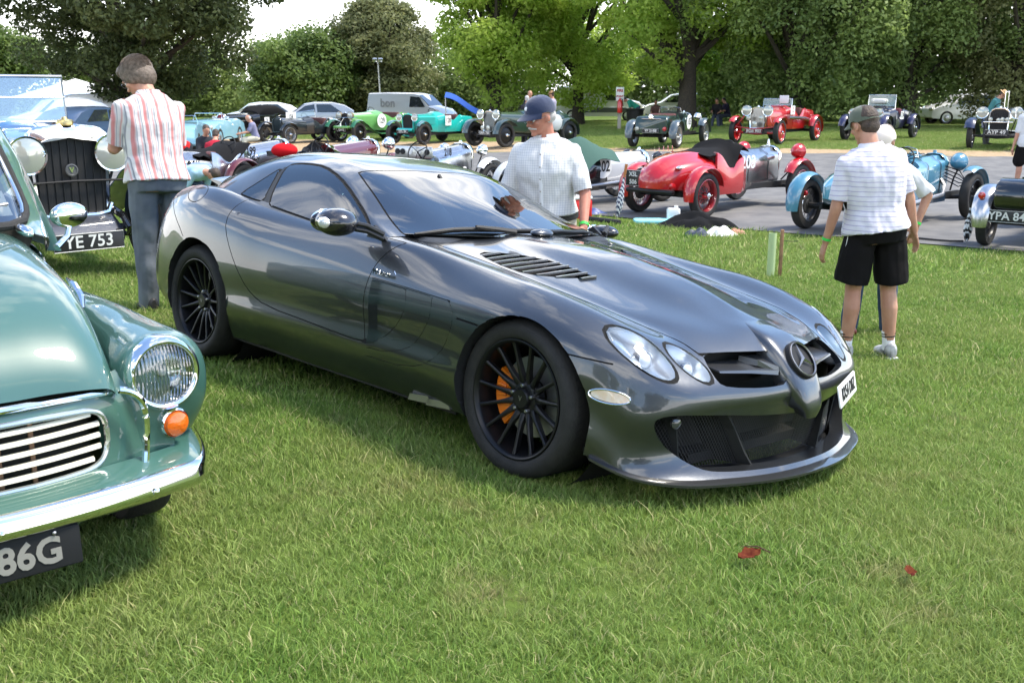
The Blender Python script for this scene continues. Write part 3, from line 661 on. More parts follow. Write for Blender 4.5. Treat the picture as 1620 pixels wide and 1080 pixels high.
    def nearest_label_for_bands(self):
        # give every groove face the label of a neighbouring panel as well
        self.bm.normal_update()
        band = [F for F in self.bm.faces if F[self.fl] == 99]; own = {}
        for _ in range(8):
            for F in band:
                if F in own: continue
                for e in F.edges:
                    for G_ in e.link_faces:
                        if G_ is F: continue
                        l = G_[self.fl] if G_[self.fl] < 99 else own.get(G_)
                        if l is not None: own[F] = l; break
                    if F in own: break
        for F in band: F[self.fl] = 100 + own.get(F, 0)
def skin_object(name, sk, lab, mats, parent, side=0):
    # side 0: both halves in one mesh; +1 / -1: one half only
    V, Fs, Ns, MI = sk.extract({lab, 100 + lab})
    if not V: return None
    VV, FF, NN, MM = [], [], [], []
    if side >= 0: VV += V; FF += Fs; NN += Ns; MM += MI
    if side <= 0:
        b = len(VV); k = 0; VV += [(x, -y, z) for x, y, z in V]
        for q in Fs:
            FF.append(tuple(b + i for i in reversed(q))); seg = Ns[k:k + len(q)]; k += len(q)
            NN += [(a, -b_, c) for a, b_, c in reversed(seg)]
        MM += MI
    me = bpy.data.meshes.new(name); me.from_pydata(VV, [], FF)
    for m in mats: me.materials.append(m)
    me.polygons.foreach_set('material_index', MM); me.polygons.foreach_set('use_smooth', [True] * len(FF)); me.update()
    me.normals_split_custom_set(NN); o = bpy.data.objects.new(name, me); link(o, parent); return o
def poly_sdf(P, ax=(0, 2)):
    P = np.array(P, float); A = P; B = np.roll(P, -1, 0); D = B - A; LL = (D ** 2).sum(1)
    i0, i1 = ax
    def f(p):
        q = np.array((p[i0], p[i1])); t = np.clip(((q - A) * D).sum(1) / LL, 0, 1); d = q - (A + D * t[:, None]); dist = math.sqrt((d * d).sum(1).min())
        c = (A[:, 1] > q[1]) != (B[:, 1] > q[1]); ins = False
        xs = A[c, 0] + (q[1] - A[c, 1]) / (B[c, 1] - A[c, 1]) * D[c, 0]; ins = (np.count_nonzero(xs > q[0]) % 2) == 1
        return -dist if ins else dist
    return f
def line_sdf(P, ax=(0, 2)):
    P = np.array(P, float); i0, i1 = ax
    A, B = P[:-1], P[1:]; D = B - A; LL = (D ** 2).sum(1)
    def f(p):
        q = np.array((p[i0], p[i1])); t = np.clip(((q - A) * D).sum(1) / LL, 0, 1); d = q - (A + D * t[:, None]); k = (d * d).sum(1).argmin(); dist = math.sqrt((d[k] ** 2).sum())
        return dist * (1 if D[k, 0] * (q[1] - A[k, 1]) - D[k, 1] * (q[0] - A[k, 0]) > 0 else -1)
    return f
def smooth_poly(P, it=2, closed=True):
    P = [np.array(p, float) for p in P]
    for _ in range(it):
        Q = []
        for i in range(len(P) if closed else len(P) - 1):
            a, b = P[i], P[(i + 1) % len(P)]; Q += [a * .75 + b * .25, a * .25 + b * .75]
        if not closed: Q = [P[0]] + Q[1:-1] + [P[-1]]
        P = Q
    return P
def ell_f(c, tip, b, nrm):
    # ellipse on the skin: centre c, tip of the long axis, short half axis b, skin normal nrm
    c, tip, nrm = Vector(c), Vector(tip), Vector(nrm).normalized(); a = tip - c; A = a.length; a.normalize(); bb = nrm.cross(a).normalized()
    def f(p):
        d = Vector(p) - c
        u, v = d.dot(a) / A, d.dot(bb) / b; r = math.sqrt(u * u + v * v)
        return (r - 1) * b
    return f, a, bb, nrm, A

# ------------------------------------------------------------------ the grey supercar
def hero_car():
    T = thing('supercar', 'dark grey metallic low supercar with black multispoke wheels and orange brake callipers', 'car', (-.307, 5.65, .08))
    T.rotation_euler = (Matrix.Rotation(-.8045, 4, 'Z') @ Matrix.Rotation(.0085, 4, 'Y') @ Matrix.Rotation(-.09, 4, 'X')).to_euler()
    pnt = paint('graphite_metallic', (.066, .071, .079), metal=.80, rough=.31, flake=.05)
    gap = mat('panel_gap', (.004, .004, .004), rough=.9)
    sk = Skin(hero_grid()); BIG = (-9, -9, -9), (9, 9, 9)
    # wheel arches
    for (cx, cz, r, x0, x1) in ((1.385, .318, .362, .9, 1.9), (-1.285, .335, .375, -1.8, -.7)):
        f = lambda p, cx=cx, cz=cz, r=r: math.hypot(p[0] - cx, p[2] - cz) - r
        bx = ((x0, .5, 0), (x1, 1.1, .80)); sk.cut(f, bx); sk.label(f, bx, 50)
        # thin rolled lip
        g = lambda p, f=f: f(p) - .022
        sk.cut(g, bx)
        for v in sk.bm.verts:
            if bx[0][0] < v.co.x < bx[1][0] and v.co.y > .5 and v.co.z < .8:
                d = f(v.co)
                if -1e-4 < d < .0005: v.co = v.co + v[sk.nl] * .006
    # lamps
    L1 = ell_f((1.838, .722, .600), (1.975, .665, .515), .068, (.62, .58, .52)); L2 = ell_f((1.935, .548, .563), (2.030, .510, .500), .055, (.72, .35, .6))
    lampb = ((1.6, .4, .42), (2.2, .95, .76))
    sk.groove(L1[0], lampb, w=.004, depth=.004); sk.label(L1[0], lampb, 11)
    sk.groove(L2[0], lampb, w=.004, depth=.004); sk.label(L2[0], lampb, 12)
    ind = ell_f((1.818, .862, .440), (1.893, .825, .437), .021, (.5, .85, .1)); ib = ((1.7, .7, .38), (1.95, .95, .5))
    sk.cut(ind[0], ib); sk.label(ind[0], ib, 13)
    # lower intake
    op = smooth_poly([(-.3, .325), (.2, .35), (.5, .378), (.68, .392), (.76, .375), (.75, .325), (.69, .255), (.58, .175), (.49, .152), (.2, .15), (-.3, .15)])
    f = poly_sdf(op, (1, 2)); ob = ((1.7, -.1, .1), (2.4, .9, .42)); sk.cut(f, ob); sk.label(f, ob, 51)
    # slots beside the star
    sl = smooth_poly([(.06, .596), (.09, .478), (.25, .470), (.44, .482), (.482, .50), (.475, .55), (.45, .592), (.30, .597)], 1)
    f = poly_sdf(sl, (1, 2)); ob = ((1.85, -.1, .44), (2.3, .6, .64)); sk.cut(f, ob); sk.label(f, ob, 52)
    # bonnet
    bon = [(.44, -.3), (.44, .05), (.38, .45), (.31, .635), (.526, .624), (.762, .598), (1.044, .583), (1.229, .57), (1.414, .557), (1.664, .545), (1.78, .51), (1.86, .478), (1.95, .46), (2.3, .45), (2.3, -.3)]
    fb = poly_sdf(bon, (0, 1)); sk.groove(lambda p: max(fb(p), .590 - p[2]), ((.25, -.1, .5), (2.2, .72, 1.1)), w=.004, depth=.009, lab_in=1)
    # door
    door = smooth_poly([(-1.0, 1.2), (-.99, .87), (-.985, .80), (-.894, .667), (-.812, .573), (-.72, .475), (-.56, .422), (-.07, .398), (.345, .380), (.315, .42), (.298, .544), (.309, .667), (.335, .757), (.39, .835), (.50, .90), (.52, 1.2)], 1)
    fd = poly_sdf(door, (0, 2)); sk.groove(lambda p: max(fd(p), .776 - p[1]), ((-1.1, .75, .3), (.45, 1.1, .97)), lab_in=2)
    # bumper seam, short fender line, fuel flap, rear bumper line
    sk.groove(line_sdf([(1.50, .578), (1.61, .576), (1.74, .568), (1.87, .556)]), ((1.6, .72, .5), (1.81, 1, .65)), w=.003)
    sk.groove(line_sdf([(.90, .618), (1.0, .613), (1.2, .605)]), ((1.0, .8, .5), (1.16, 1, .7)), w=.0045, depth=.008)
    fc = ell_f((-1.46, .84, .962), (-1.585, .80, .985), .062, (0, .35, .93)); sk.groove(fc[0], ((-1.7, .6, .8), (-1.2, .95, 1.1)), w=.002)
    sk.groove(line_sdf([(-2.3, 1.1), (-1.69, .86), (-1.666, .845), (-1.50, .746), (-1.44, .70)]), ((-1.78, .7, .6), (-1.4, 1.1, .9)), w=.003)
    # stepped gills behind the front wheel
    top = [(.313, .697), (.601, .687), (.93, .672)]
    arcs = [[(.585, .69), (.612, .62), (.56, .517), (.44, .423), (.35, .385)], [(.80, .68), (.812, .59), (.74, .489), (.65, .409), (.46, .366)], [(.925, .675), (.982, .64), (.975, .555), (.895, .434), (.775, .357), (.57, .325)]]
    gb = ((.345, .75, .28), (1.05, 1.1, .75))
    for k, a in enumerate(reversed(arcs)):
        dz = .0075 * k
        P_ = [(.25, .699 - dz)] + [(t[0], t[1] - dz) for t in top if t[0] < a[0][0] - .03] + smooth_poly([(x, z - dz if z > .6 else z) for x, z in a], 1, False) + [(.25, a[-1][1] - .004)]
        fp = poly_sdf(P_); sk.push(fp, gb, .009, .008); sk.groove(lambda p, fp=fp: fp(p) - .001, gb, w=.0016, depth=.004)
    # hood vents
    vent = smooth_poly([(.69, .555), (.685, .49), (.85, .315), (1.18, .295), (1.215, .315), (1.10, .50), (.95, .575)], 1)
    fv = poly_sdf(vent, (0, 1)); vb = ((.6, .2, .6), (1.3, .62, 1)); sk.cut(fv, vb); sk.label(fv, vb, 53, only=1)
    # tail lamp
    tl = smooth_poly([(-1.80, .87), (-1.865, .865), (-1.95, .80), (-1.93, .745), (-1.86, .755), (-1.80, .80)], 2)
    sk.groove(poly_sdf(tl), ((-2.1, .6, .6), (-1.75, 1, .95)), w=.003, lab_in=14)
    # open the cabin
    sk.label(lambda p: -1, ((-1.2, -.1, .8), (.28, .70, 1.0)), 54)
    # bumper as its own panel
    sk.label(lambda p: max(p[2] - (.585 if p[1] < .55 else .57 + 0 * p[0]), 1.70 - p[0]), ((1.5, -.1, 0), (2.4, 1, .7)), 3)
    sk.nearest_label_for_bands(); sk.bm.normal_update()
    M2 = [pnt, gap]
    skin_object('body', sk, 0, M2, T); bonnet = skin_object('bonnet', sk, 1, M2, T); bumper = skin_object('front_bumper', sk, 3, M2, T)
    doors = {s: skin_object('door', sk, 2, M2, T, s) for s in (-1, 1)}
    # headlamps
    lens = glass_mat('headlamp_glass', (.93, .96, .97), alpha_mix=.82)
    silver = mat('lamp_reflector', (.80, .83, .86), rough=.30, metal=.8); bez = mat('lamp_bezel', (.32, .35, .38), rough=.35, metal=.7)
    for s in (-1, 1):
        for lab, (f, a, bb, nn, A), bw, pc in ((11, L1, .068, (.25)), (12, L2, .055, (.10))):
            o = skin_object('headlight', sk, lab, [lens, gap], T, s)
            c = Vector((1.838, .722, .600)) if lab == 11 else Vector((1.935, .548, .563))
            mb = MB(); rings = []
            for t, dz in ((1.0, -.002), (.97, -.022), (.86, -.045), (.6, -.062), (.3, -.07), (.05, -.072)):
                rings.append([tuple(c + a * (A * t * math.cos(q)) + bb * (bw * t * math.sin(q)) + nn * (dz - .012 * (math.cos(q) ** 2) - .004)) for q in np.linspace(0, 2 * PI, 33)[:-1]])
            mb.loft(rings, True, False, flip=True)
            if s < 0: mb.v = [(x, -y, z) for x, y, z in mb.v]
            mb.build('reflector', silver, o, ang=180)
            fwd = (Vector((1, 0, 0)) + nn * .35).normalized(); pcn = c + a * (A * (.12 if lab == 11 else .1)) - nn * .045
            mb = MB(); R0 = .036 if lab == 11 else .031
            mb.lathe([(R0, -.03), (R0, .012), (R0 * .94, .016), (R0 * .88, .012)], pcn, fwd, 24)
            if s < 0: mb.v = [(x, -y, z) for x, y, z in mb.v]
            mb.build('projector_ring', chrome, o)
            mb = MB(); mb.lathe([(R0 * .88, .008), (R0 * .7, .02), (R0 * .4, .027), (.001, .029)], pcn, fwd, 24)
            if s < 0: mb.v = [(x, -y, z) for x, y, z in mb.v]
            mb.build('projector_lens', mat('lamp_lens', (.75, .8, .85), rough=.05, coat=1), o)
        o = skin_object('side_indicator', sk, 13, [mat('clear_indicator', (.82, .80, .76), rough=.15, coat=1, col2=(.75, .5, .3), noise_scale=14)], T, s)
        mb = MB(); cc = Vector((1.818, .862, .440)); R_ = [tuple(cc + ind[1] * (.082 * math.cos(q)) + ind[2] * (.026 * math.sin(q)) + ind[3] * (.002 - .006 * math.cos(q) ** 2)) for q in np.linspace(0, 2 * PI, 33)[:-1]]
        mb.tube(R_, .0035, 6, closed=True)
        if s < 0: mb.v = [(x, -y, z) for x, y, z in mb.v]
        mb.build('rim', chrome, o)
        skin_object('tail_light', sk, 14, [red_lens, gap], T, s)
        # washer cover
    # thickness of openings and dark space behind
    def boundary(lab):
        e2 = []
        for e in sk.bm.edges:
            ls = [F[sk.fl] % 100 if F[sk.fl] >= 100 else F[sk.fl] for F in e.link_faces]
            if lab in ls and any(l != lab for l in ls): e2.append((e.verts[0].co.copy(), e.verts[1].co.copy()))
        return e2
    def returns(name, lab, d, material, parent=T, both=True):
        d = Vector(d)
        E_ = boundary(lab); sides = (0,) if lab == 51 else (-1, 1); halves = (0,) if lab != 50 else (-1, 1)
        for sd in sides:
            for hx in halves:
                mb = MB()
                for a, b in E_:
                    if hx and a.x * hx < 0: continue
                    if sd >= 0: mb.add([a, b, b + d, a + d], [(0, 1, 2, 3)])
                    if sd <= 0: mb.add([(a.x, -a.y, a.z), (b.x, -b.y, b.z), (b.x + d.x, -b.y - d.y, b.z + d.z), (a.x + d.x, -a.y - d.y, a.z + d.z)], [(3, 2, 1, 0)])
                mb.build(name, material, parent, smooth=False)
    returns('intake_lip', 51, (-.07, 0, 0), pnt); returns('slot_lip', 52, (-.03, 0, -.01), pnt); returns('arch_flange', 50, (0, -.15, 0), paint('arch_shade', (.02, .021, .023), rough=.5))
    for s in (-1, 1):
        for cx, cz, r in ((1.385, .318, .366), (-1.285, .335, .379)):
            mb = MB(); mb.lathe([(r, 0), (r, .28), (.01, .28)], (cx, s * .80, cz), (0, -s, 0), 32, a0=-.25, a1=PI + .25, up=(0, 1, 0))
            mb.build('wheel_well', mat('wheel_well_liner', (.006, .006, .006), rough=.95), T)
    mb = MB(); mb.sheet([[(1.86, y, z) for y in np.linspace(-.70, .70, 4)] for z in (.12, .30, .50)])
    mb.box((1.2, 0, .17), (1.5, 1.0, .04)); mb.box((-.2, 0, .17), (2.2, 1.62, .04)); mb.box((-1.3, 0, .25), (1.3, 1.0, .05)); mb.box((1.15, 0, .42), (1.0, 1.02, .40)); mb.box((-1.35, 0, .5), (1.0, 1.0, .45))
    mb.build('underbody', black_matt, T, smooth=False)
    # mesh grille: two families of wires following the intake
    mb = MB()
    def gx(y): return 2.065 - .22 * (abs(y) / .78) ** 2.2
    for k in range(-75, 76):
        for sg in (-1, 1):
            y0 = k * .0135; seg = []
            for t in range(9):
                z = .15 + t * .03; y = y0 + sg * (z - .15) * .62
                if abs(y) < .74: seg.append((gx(y), y, z))
            if len(seg) >= 3:
                for a, b in zip(seg[:-1], seg[1:]):
                    mb.add([(a[0], a[1] - .0016, a[2]), (a[0], a[1] + .0016, a[2]), (b[0], b[1] + .0016, b[2]), (b[0], b[1] - .0016, b[2])], [(0, 1, 2, 3)])
    o = mb.build('grille_mesh', mat('grille_wire', (.03, .03, .032), rough=.45, metal=.5), T, smooth=False); o['kind'] = 'stuff'
    # upright vanes in the intake
    for s in (-1, 1):
        for y0, y1, w in ((.41, .25, .02), (.66, .60, .016)):
            mb = MB(); Lr = []
            for z, yy, xf in ((.375, y0, 2.05 if y0 < .5 else 1.97), (.30, (y0 * .6 + y1 * .4), 2.055 if y0 < .5 else 1.96), (.20, y0 * .25 + y1 * .75, 2.075 if y0 < .5 else 1.96), (.145, y1, 2.09 if y0 < .5 else 1.96)):
                if y0 > .5: yy = .63 - (.4 - z) * .25
                Lr.append([(xf, s * (yy - w * .2), z), (xf, s * (yy + w * .3), z), (xf - .15, s * (yy + w + .055), z), (xf - .15, s * (yy - w * .2 + .03), z)])
            mb.loft(Lr, True, True, flip=(s < 0)); mb.build('intake_vane', mat('vane_dark', (.02, .021, .021), rough=.7, spec=.2), T, smooth=False)
    for s in (-1, 1): mb = MB(); mb.lathe([(.022, 0), (.022, .012), (.012, .018), (.001, .019)], (1.97, s * .64, .345), (1, s * .3, 0), 16); mb.build('fog_sensor', mat('smoked_lens', (.05, .05, .055), rough=.1, coat=1), T)
    # splitter
    row = hermite(np.array([n[0] for n in NET[:6]], float), 6, 0); mb = MB(); Lr = []
    for p in row:
        nx, ny = (1, p[1] * 1.2); q = math.hypot(nx, ny); nx, ny = nx / q, ny / q; e = .035 * (1 - .5 * (p[1] / .9) ** 2)
        Lr.append([(p[0] + nx * e, p[1] + ny * e, p[2] - .012), (p[0] + nx * e * 1.02, p[1] + ny * e * 1.02, p[2] - .002), (p[0], p[1], p[2] + .008), (p[0] - .16, p[1] * .86, p[2] + .012), (p[0] - .16, p[1] * .86, p[2] - .014)])
    mb.loft(Lr, True, True); mb.mirror(); mb.build('splitter', paint('splitter_paint', (.05, .052, .055), metal=.6), T, ang=50)
    
    # fins in the slots
    slat = mat('slot_fin', (.10, .105, .115), rough=.3, metal=.7, coat=.5)
    mb = MB()
    for s in (-1, 1):
        mb = MB(); mb.loft([[(2.005, s * .43, .535), (2.01, s * .43, .528), (1.90, s * .43, .545), (1.90, s * .43, .55)], [(2.045, s * .27, .532), (2.05, s * .27, .520), (1.93, s * .26, .54), (1.93, s * .26, .55)], [(2.085, s * .13, .525), (2.09, s * .13, .508), (1.97, s * .12, .53), (1.97, s * .12, .55)]], True, True); mb.build('slot_fin', slat, T, smooth=False)
        mb = MB(); mb.loft([[(2.03, s * .20, .565), (2.03, s * .20, .54), (1.95, s * .22, .54), (1.95, s * .22, .57)], [(2.08, s * .12, .54), (2.085, s * .12, .515), (1.98, s * .12, .53), (1.98, s * .12, .57)]], True, True); mb.build('slot_fin', slat, T, smooth=False)
        mb = MB(); mb.sheet([[(1.90, s * .05, .60), (1.86, s * .45, .565)], [(1.90, s * .05, .44), (1.86, s * .45, .44)]]); mb.build('slot_back', black_matt, T, smooth=False)
    # nose cone with the star
    pts = [(1.80, .700, .06, .010), (1.86, .684, .095, .016), (1.93, .668, .115, .028), (2.0, .644, .125, .045), (2.07, .588, .125, .06), (2.125, .525, .118, .065), (2.165, .462, .104, .066), (2.190, .405, .084, .05), (2.196, .37, .066, .035), (2.19, .335, .044, .015)]
    P_ = hermite(np.array([(x, 0, z) for x, z, w, h in pts]), 5, 0); Wd = hermite(np.array([(w, h, 0) for x, z, w, h in pts]), 5, 0)
    Lr = []
    for i in range(len(P_)):
        d = P_[min(i + 1, len(P_) - 1)] - P_[max(i - 1, 0)]; d /= np.linalg.norm(d); up = np.array((-d[2], 0, d[0])); w, h = Wd[i, 0], Wd[i, 1]
        up = up if up[2] > 0 or up[0] > 0 else -up
        r_ = []
        for q in np.linspace(-1, 1, 19):
            yy = math.sin(q * PI / 2) * w; zz = h * (1 - abs(q) ** 3.2) * .55 - h * .45 - (.05 * abs(q) ** 6)
            r_.append(tuple(P_[i] + up * zz + np.array((0, yy, 0))))
        Lr.append(r_)
    mb = MB(); mb.loft(Lr, False); 
    mb.build('nose_cone', pnt, T, ang=60)
    sc = Vector((2.109, 0, .562)); sn = Vector((.80, 0, .60)).normalized(); su = Vector((-sn.z, 0, sn.x)); sy = Vector((0, 1, 0))
    mb = MB(); mb.lathe([(.084, -.02), (.084, .010), (.080, .014), (.076, .010), (.076, .0), (.001, .0)], sc, sn, 40); mb.build('star_dish', mat('dish_black', (.008, .008, .009), rough=.6), T)
    mb = MB(); mb.lathe([(.076, .006), (.0785, .012), (.0755, .015), (.072, .010)], sc, sn, 40)
    o = mb.build('star_ring', steel, T)
    mb = MB()
    for k in range(3):
        a = PI / 2 + k * 2 * PI / 3; tip = sc + (su * math.sin(a) + sy * math.cos(a)) * .073 + sn * .010; b1 = a + PI / 3; b2 = a - PI / 3
        c0 = sc + sn * .020; q1 = sc + (su * math.sin(b1) + sy * math.cos(b1)) * .010 + sn * .012; q2 = sc + (su * math.sin(b2) + sy * math.cos(b2)) * .010 + sn * .012
        mb.add([c0, q1, tip, q2], [(0, 1, 2), (0, 2, 3)])
    mb.build('star', mat('star_metal', (.30, .30, .31), rough=.25, metal=1), T, smooth=False)
    # bonnet vents
    for s in (-1, 1):
        mb = MB(); mb.prism([(x, s * y) for x, y in vent], (0, 0, 0), (1, 0, -.11), (0, 1, s * -.06), 0.001)
        mb.v = [(x, y, z9i(x, y) - .035) for x, y, z in mb.v]; mb.build('vent_well', black_matt, bonnet, smooth=False)
        vp = np.array(vent)
        for k in range(9):
            t = (k + .5) / 9; x0 = .70 + t * .50
            # slat runs across the vent; find its y span
            ys_ = []
            for i in range(len(vp)):
                a, b = vp[i], vp[(i + 1) % len(vp)]
                if (a[0] - x0) * (b[0] - x0) < 0: ys_.append(a[1] + (b[1] - a[1]) * (x0 - a[0]) / (b[0] - a[0]))
            if len(ys_) < 2: continue
            ya, yb = min(ys_) + .003, max(ys_) - .003; Lr = []
            for yy in np.linspace(ya, yb, 6):
                zc = z9i(x0, yy) - .002; sx_ = (yy - .42) * -.25
                Lr.append([(x0 + sx_ - .032, s * yy, zc - .022), (x0 + sx_ - .010, s * yy, zc - .004), (x0 + sx_ + .012, s * yy, zc + .006), (x0 + sx_ + .022, s * yy, zc + .004), (x0 + sx_ + .022, s * yy, zc - .004), (x0 + sx_ - .01, s * yy, zc - .014)])
            mb = MB(); mb.loft(Lr, True, True, flip=(s < 0)); mb.build('louvre', pnt, bonnet, ang=60)
    # greenhouse
    gk = Skin(gh_grid())
    ws = smooth_poly([(-.335, -.3), (-.338, .35), (-.352, .485), (-.345, .50), (-.15, .557), (.03, .604), (.175, .65), (.300, .685), (.325, .68), (.36, .58), (.42, .40), (.468, .15), (.475, -.3)], 1)
    gk.groove(poly_sdf(ws, (0, 1)), ((-.6, -.1, .8), (.55, .75, 1.25)), w=.005, depth=.004, lab_in=21)
    dw = smooth_poly([(-.905, 1.146), (-.89, 1.168), (-.75, 1.178), (-.573, 1.172), (-.367, 1.126), (-.171, 1.05), (.001, .969), (.16, .888), (.175, .872), (.046, .868), (-.27, .890), (-.76, .937), (-.785, .945), (-.83, 1.0)], 1)
    gk.groove(poly_sdf(dw, (0, 2)), ((-1, .45, .8), (.3, .85, 1.25)), w=.0055, depth=.004, lab_in=22)
    qw = smooth_poly([(-1.115, .978), (-1.10, .99), (-.955, 1.135), (-.94, 1.13), (-.865, .97), (-.87, .955), (-.95, .958)], 1)
    gk.groove(poly_sdf(qw, (0, 2)), ((-1.2, .45, .8), (-.8, .85, 1.2)), w=.0045, depth=.004, lab_in=23)
    rw = [(-1.12, -.3), (-1.12, .38), (-1.16, .43), (-1.55, .44), (-1.72, .40), (-1.74, -.3)]
    gk.groove(poly_sdf(rw, (0, 1)), ((-1.8, -.1, .9), (-1.0, .5, 1.3)), w=.005, lab_in=24)
    # black pillar between the side windows
    bpil = [(-.905, 1.146), (-.83, 1.0), (-.785, .945), (-.865, .955), (-.88, 1.0), (-.945, 1.135)]
    gk.label(poly_sdf(bpil, (0, 2)), ((-1, .45, .8), (-.7, .85, 1.2)), 25)
    gk.nearest_label_for_bands()
    cabin = skin_object('roof', gk, 0, [pnt, gap], T)
    skin_object('windscreen', gk, 21, [glass_tint, gap], T); skin_object('rear_window', gk, 24, [glass_tint, gap], T)
    [skin_object('door_pillar', gk, 25, [plastic_black, gap], T, s) for s in (-1, 1)]
    for s in (-1, 1):
        skin_object('window', gk, 22, [glass_tint, gap], doors[s], s); skin_object('quarter_window', gk, 23, [glass_tint, gap], T, s)
    # inner trim following the glasshouse so that the cabin has a lining
    # cabin
    mb = MB(); mb.box((-.35, 0, .30), (1.5, 1.4, .04)); mb.box((-1.02, 0, .62), (.06, 1.38, .64)); mb.box((-.35, .72, .55), (1.4, .06, .55)); mb.box((-.35, -.72, .55), (1.4, .06, .55))
    mb.build('cabin_lining', mat('cabin_trim', (.02, .022, .026), rough=.8), T, smooth=False)
    mb = MB(); mb.rbox((.24, 0, .83), (.52, 1.36, .12), .08); mb.rbox((.03, .38, .84), (.16, .42, .12), .05); mb.box((-.1, 0, .55), (.8, .26, .24)); mb.build('dashboard', mat('dash_trim', (.018, .02, .024), rough=.55), T)
    for s in (-1, 1):
        st = MB(); yy = s * .37
        st.rbox((-.42, yy, .50), (.52, .50, .16), .1, rot=(0, -.12, 0))
        st.build('seat', dark_leather, T)
        sb = MB()
        Lr = []
        for t, w, th in ((0, .24, .07), (.2, .25, .08), (.45, .25, .075), (.66, .21, .065), (.76, .15, .06), (.84, .125, .055), (.97, .12, .05), (1.02, .09, .03)):
            x = -.66 - t * .24; z = .50 + t * .60
            Lr.append([(x + th * math.cos(q) * (1 if math.cos(q) < 0 else .8) , yy + w * math.copysign(abs(math.sin(q)) ** .7, math.sin(q)), z) for q in np.linspace(0, 2 * PI, 21)[:-1]])
        sb.loft(Lr, True, True); sb.build('backrest', mat('grey_blue_leather', (.035, .045, .06), rough=.5), T)
    mb = MB(); c = Vector((-.08, .37, .86)); ax = Vector((-.85, 0, .5)).normalized(); s_, u_, d_ = frame_from(ax)
    mb.tube([tuple(c + (Vector(s_) * math.cos(q) + Vector(u_) * math.sin(q)) * .18) for q in np.linspace(0, 2 * PI, 33)[:-1]], .015, 8, closed=True)
    mb.ell(c, (.05, .05, .05))
    for q in (PI / 2 * 3, PI * .0, PI): mb.tube([tuple(c), tuple(c + (Vector(s_) * math.cos(q) + Vector(u_) * math.sin(q)) * .175)], .014, 6)
    mb.build('steering_wheel', dark_leather, T)
    mb = MB(); mb.rbox((-.22, 0, 1.10), (.03, .21, .065), .02); mb.tube([(-.22, 0, 1.12), (-.27, 0, 1.165)], .01); mb.build('rear_view_mirror', plastic_black, T)
    # wiper arms, spray cover, windscreen foot panel
    def wsz(x, y): return glass_z(gk, x, y)
    wz = lambda x, y: glass_h(x, abs(y))
    for pl in ([(.36, -.66), (.405, -.42), (.455, -.18)], [(.47, -.16), (.50, .08), (.455, .36), (.38, .60)]):
        P_ = [(x, y, wz(x - .03, y) + .012) for x, y in smooth_poly(pl, 2, False)]
        mb = MB(); mb.tube(P_, [.006] + [.010] * (len(P_) - 2) + [.006], 6, sx=1.0); 
        mb.tube([(p[0] - .006, p[1], p[2] - .012) for p in P_], .005, 4); mb.build('wiper', plastic_black, T)
    mb = MB(); mb.tube([(.50, -.12, .925), (.47, -.22, .935), (.44, -.34, .945)], [.016, .014, .009], 6); mb.build('wiper_arm', plastic_black, T)
    mb = MB(); mb.ell((.55, 0.02, .925), (.045, .075, .022), nu=20, nv=8); mb.build('wiper_cap', pnt, T)
    mb = MB(); rows = []
    for y in np.linspace(-.68, .68, 15):
        k = abs(y) / .68; xf = .455 - .14 * k ** 2; rows.append([(xf + .10 - .05 * k, y, .902), (xf, y, .898), (xf - .10, y, .90)])
    mb.sheet(rows); mb.build('scuttle_panel', mat('scuttle', (.05, .055, .06), rough=.35, coat=.5), T)
    # door mirrors
    for s in (-1, 1):
        m = MB(); c = np.array((.19, -.99, .94)) if s < 0 else np.array((.22, .90, .895)); cy, cz, kq = abs(c[1]), c[2], (1 if s < 0 else .62); Lr = []
        for t, ry, rz in ((-1, .02, .015), (-.93, .055, .036), (-.7, .085, .055), (-.3, .104, .066), (.15, .105, .066), (.55, .085, .055), (.85, .048, .033), (1, .01, .008)):
            Lr.append([(c[0] + t * .095, c[1] + kq * ry * math.cos(q), c[2] + kq * rz * math.sin(q)) for q in np.linspace(0, 2 * PI, 25)[:-1]])
        m.loft(Lr, True, True); mo = m.build('door_mirror', paint('black_mirror_shell', (.03, .028, .03), metal=.5, rough=.2), doors[s], ang=70)
        g = MB(); g.ell((c[0] - .093, s * cy, cz), (.006, .092 * kq, .056 * kq)); g.build('mirror_glass', chrome, mo)
        g = MB(); g.ell((c[0] + .01, s * (cy + .082 * kq), cz), (.045, .026 * kq, .030 * kq)); g.build('repeater_lamp', mat('clear_repeater', (.8, .78, .74), rough=.12, metal=.4, coat=1), mo)
        g = MB()
        for dz in (0, .035):
            g.tube([(c[0] + .03, s * (cy - .05), cz - .025 + dz * .8 * kq), (.26, s * .87, .905 + dz * .7), (.30, s * .80, .872 + dz * .6)], [.013, .012, .015], 8)
        g.build('mirror_stalk', plastic_black, mo)
        g = MB(); g.prism([(.16, .868), (.33, .862), (.22, .93)], (0, s * .80, 0), (1, 0, 0), (0, 0, 1), .018 * s); g.build('mirror_base', plastic_black, mo, smooth=False)
        # handle groove cover
        g = MB(); g.rbox((-.955, s * .884, .866), (.075, .012, .055), .015, rot=(s * .38, 0, 0)); g.build('handle', pnt, doors[s])
        # script badge and side bands
        r = (rad(90), 0, 0) if s < 0 else (rad(90), 0, PI)
        text('badge', 'McLaren', .038, chrome, T, (.425, s * .9, .728), (rad(90 - 6), rad(0), 0 if s < 0 else PI), .002, sx=1.0, bold=0, shear=.15)
        g = MB(); g.loft([[(.505, s * .9, .742), (.505, s * .903, .742)], [(.525, s * .9, .750), (.525, s * .903, .75)], [(.535, s * .899, .735), (.535, s * .902, .735)]], False); g.build('badge_swoosh', chrome, T)
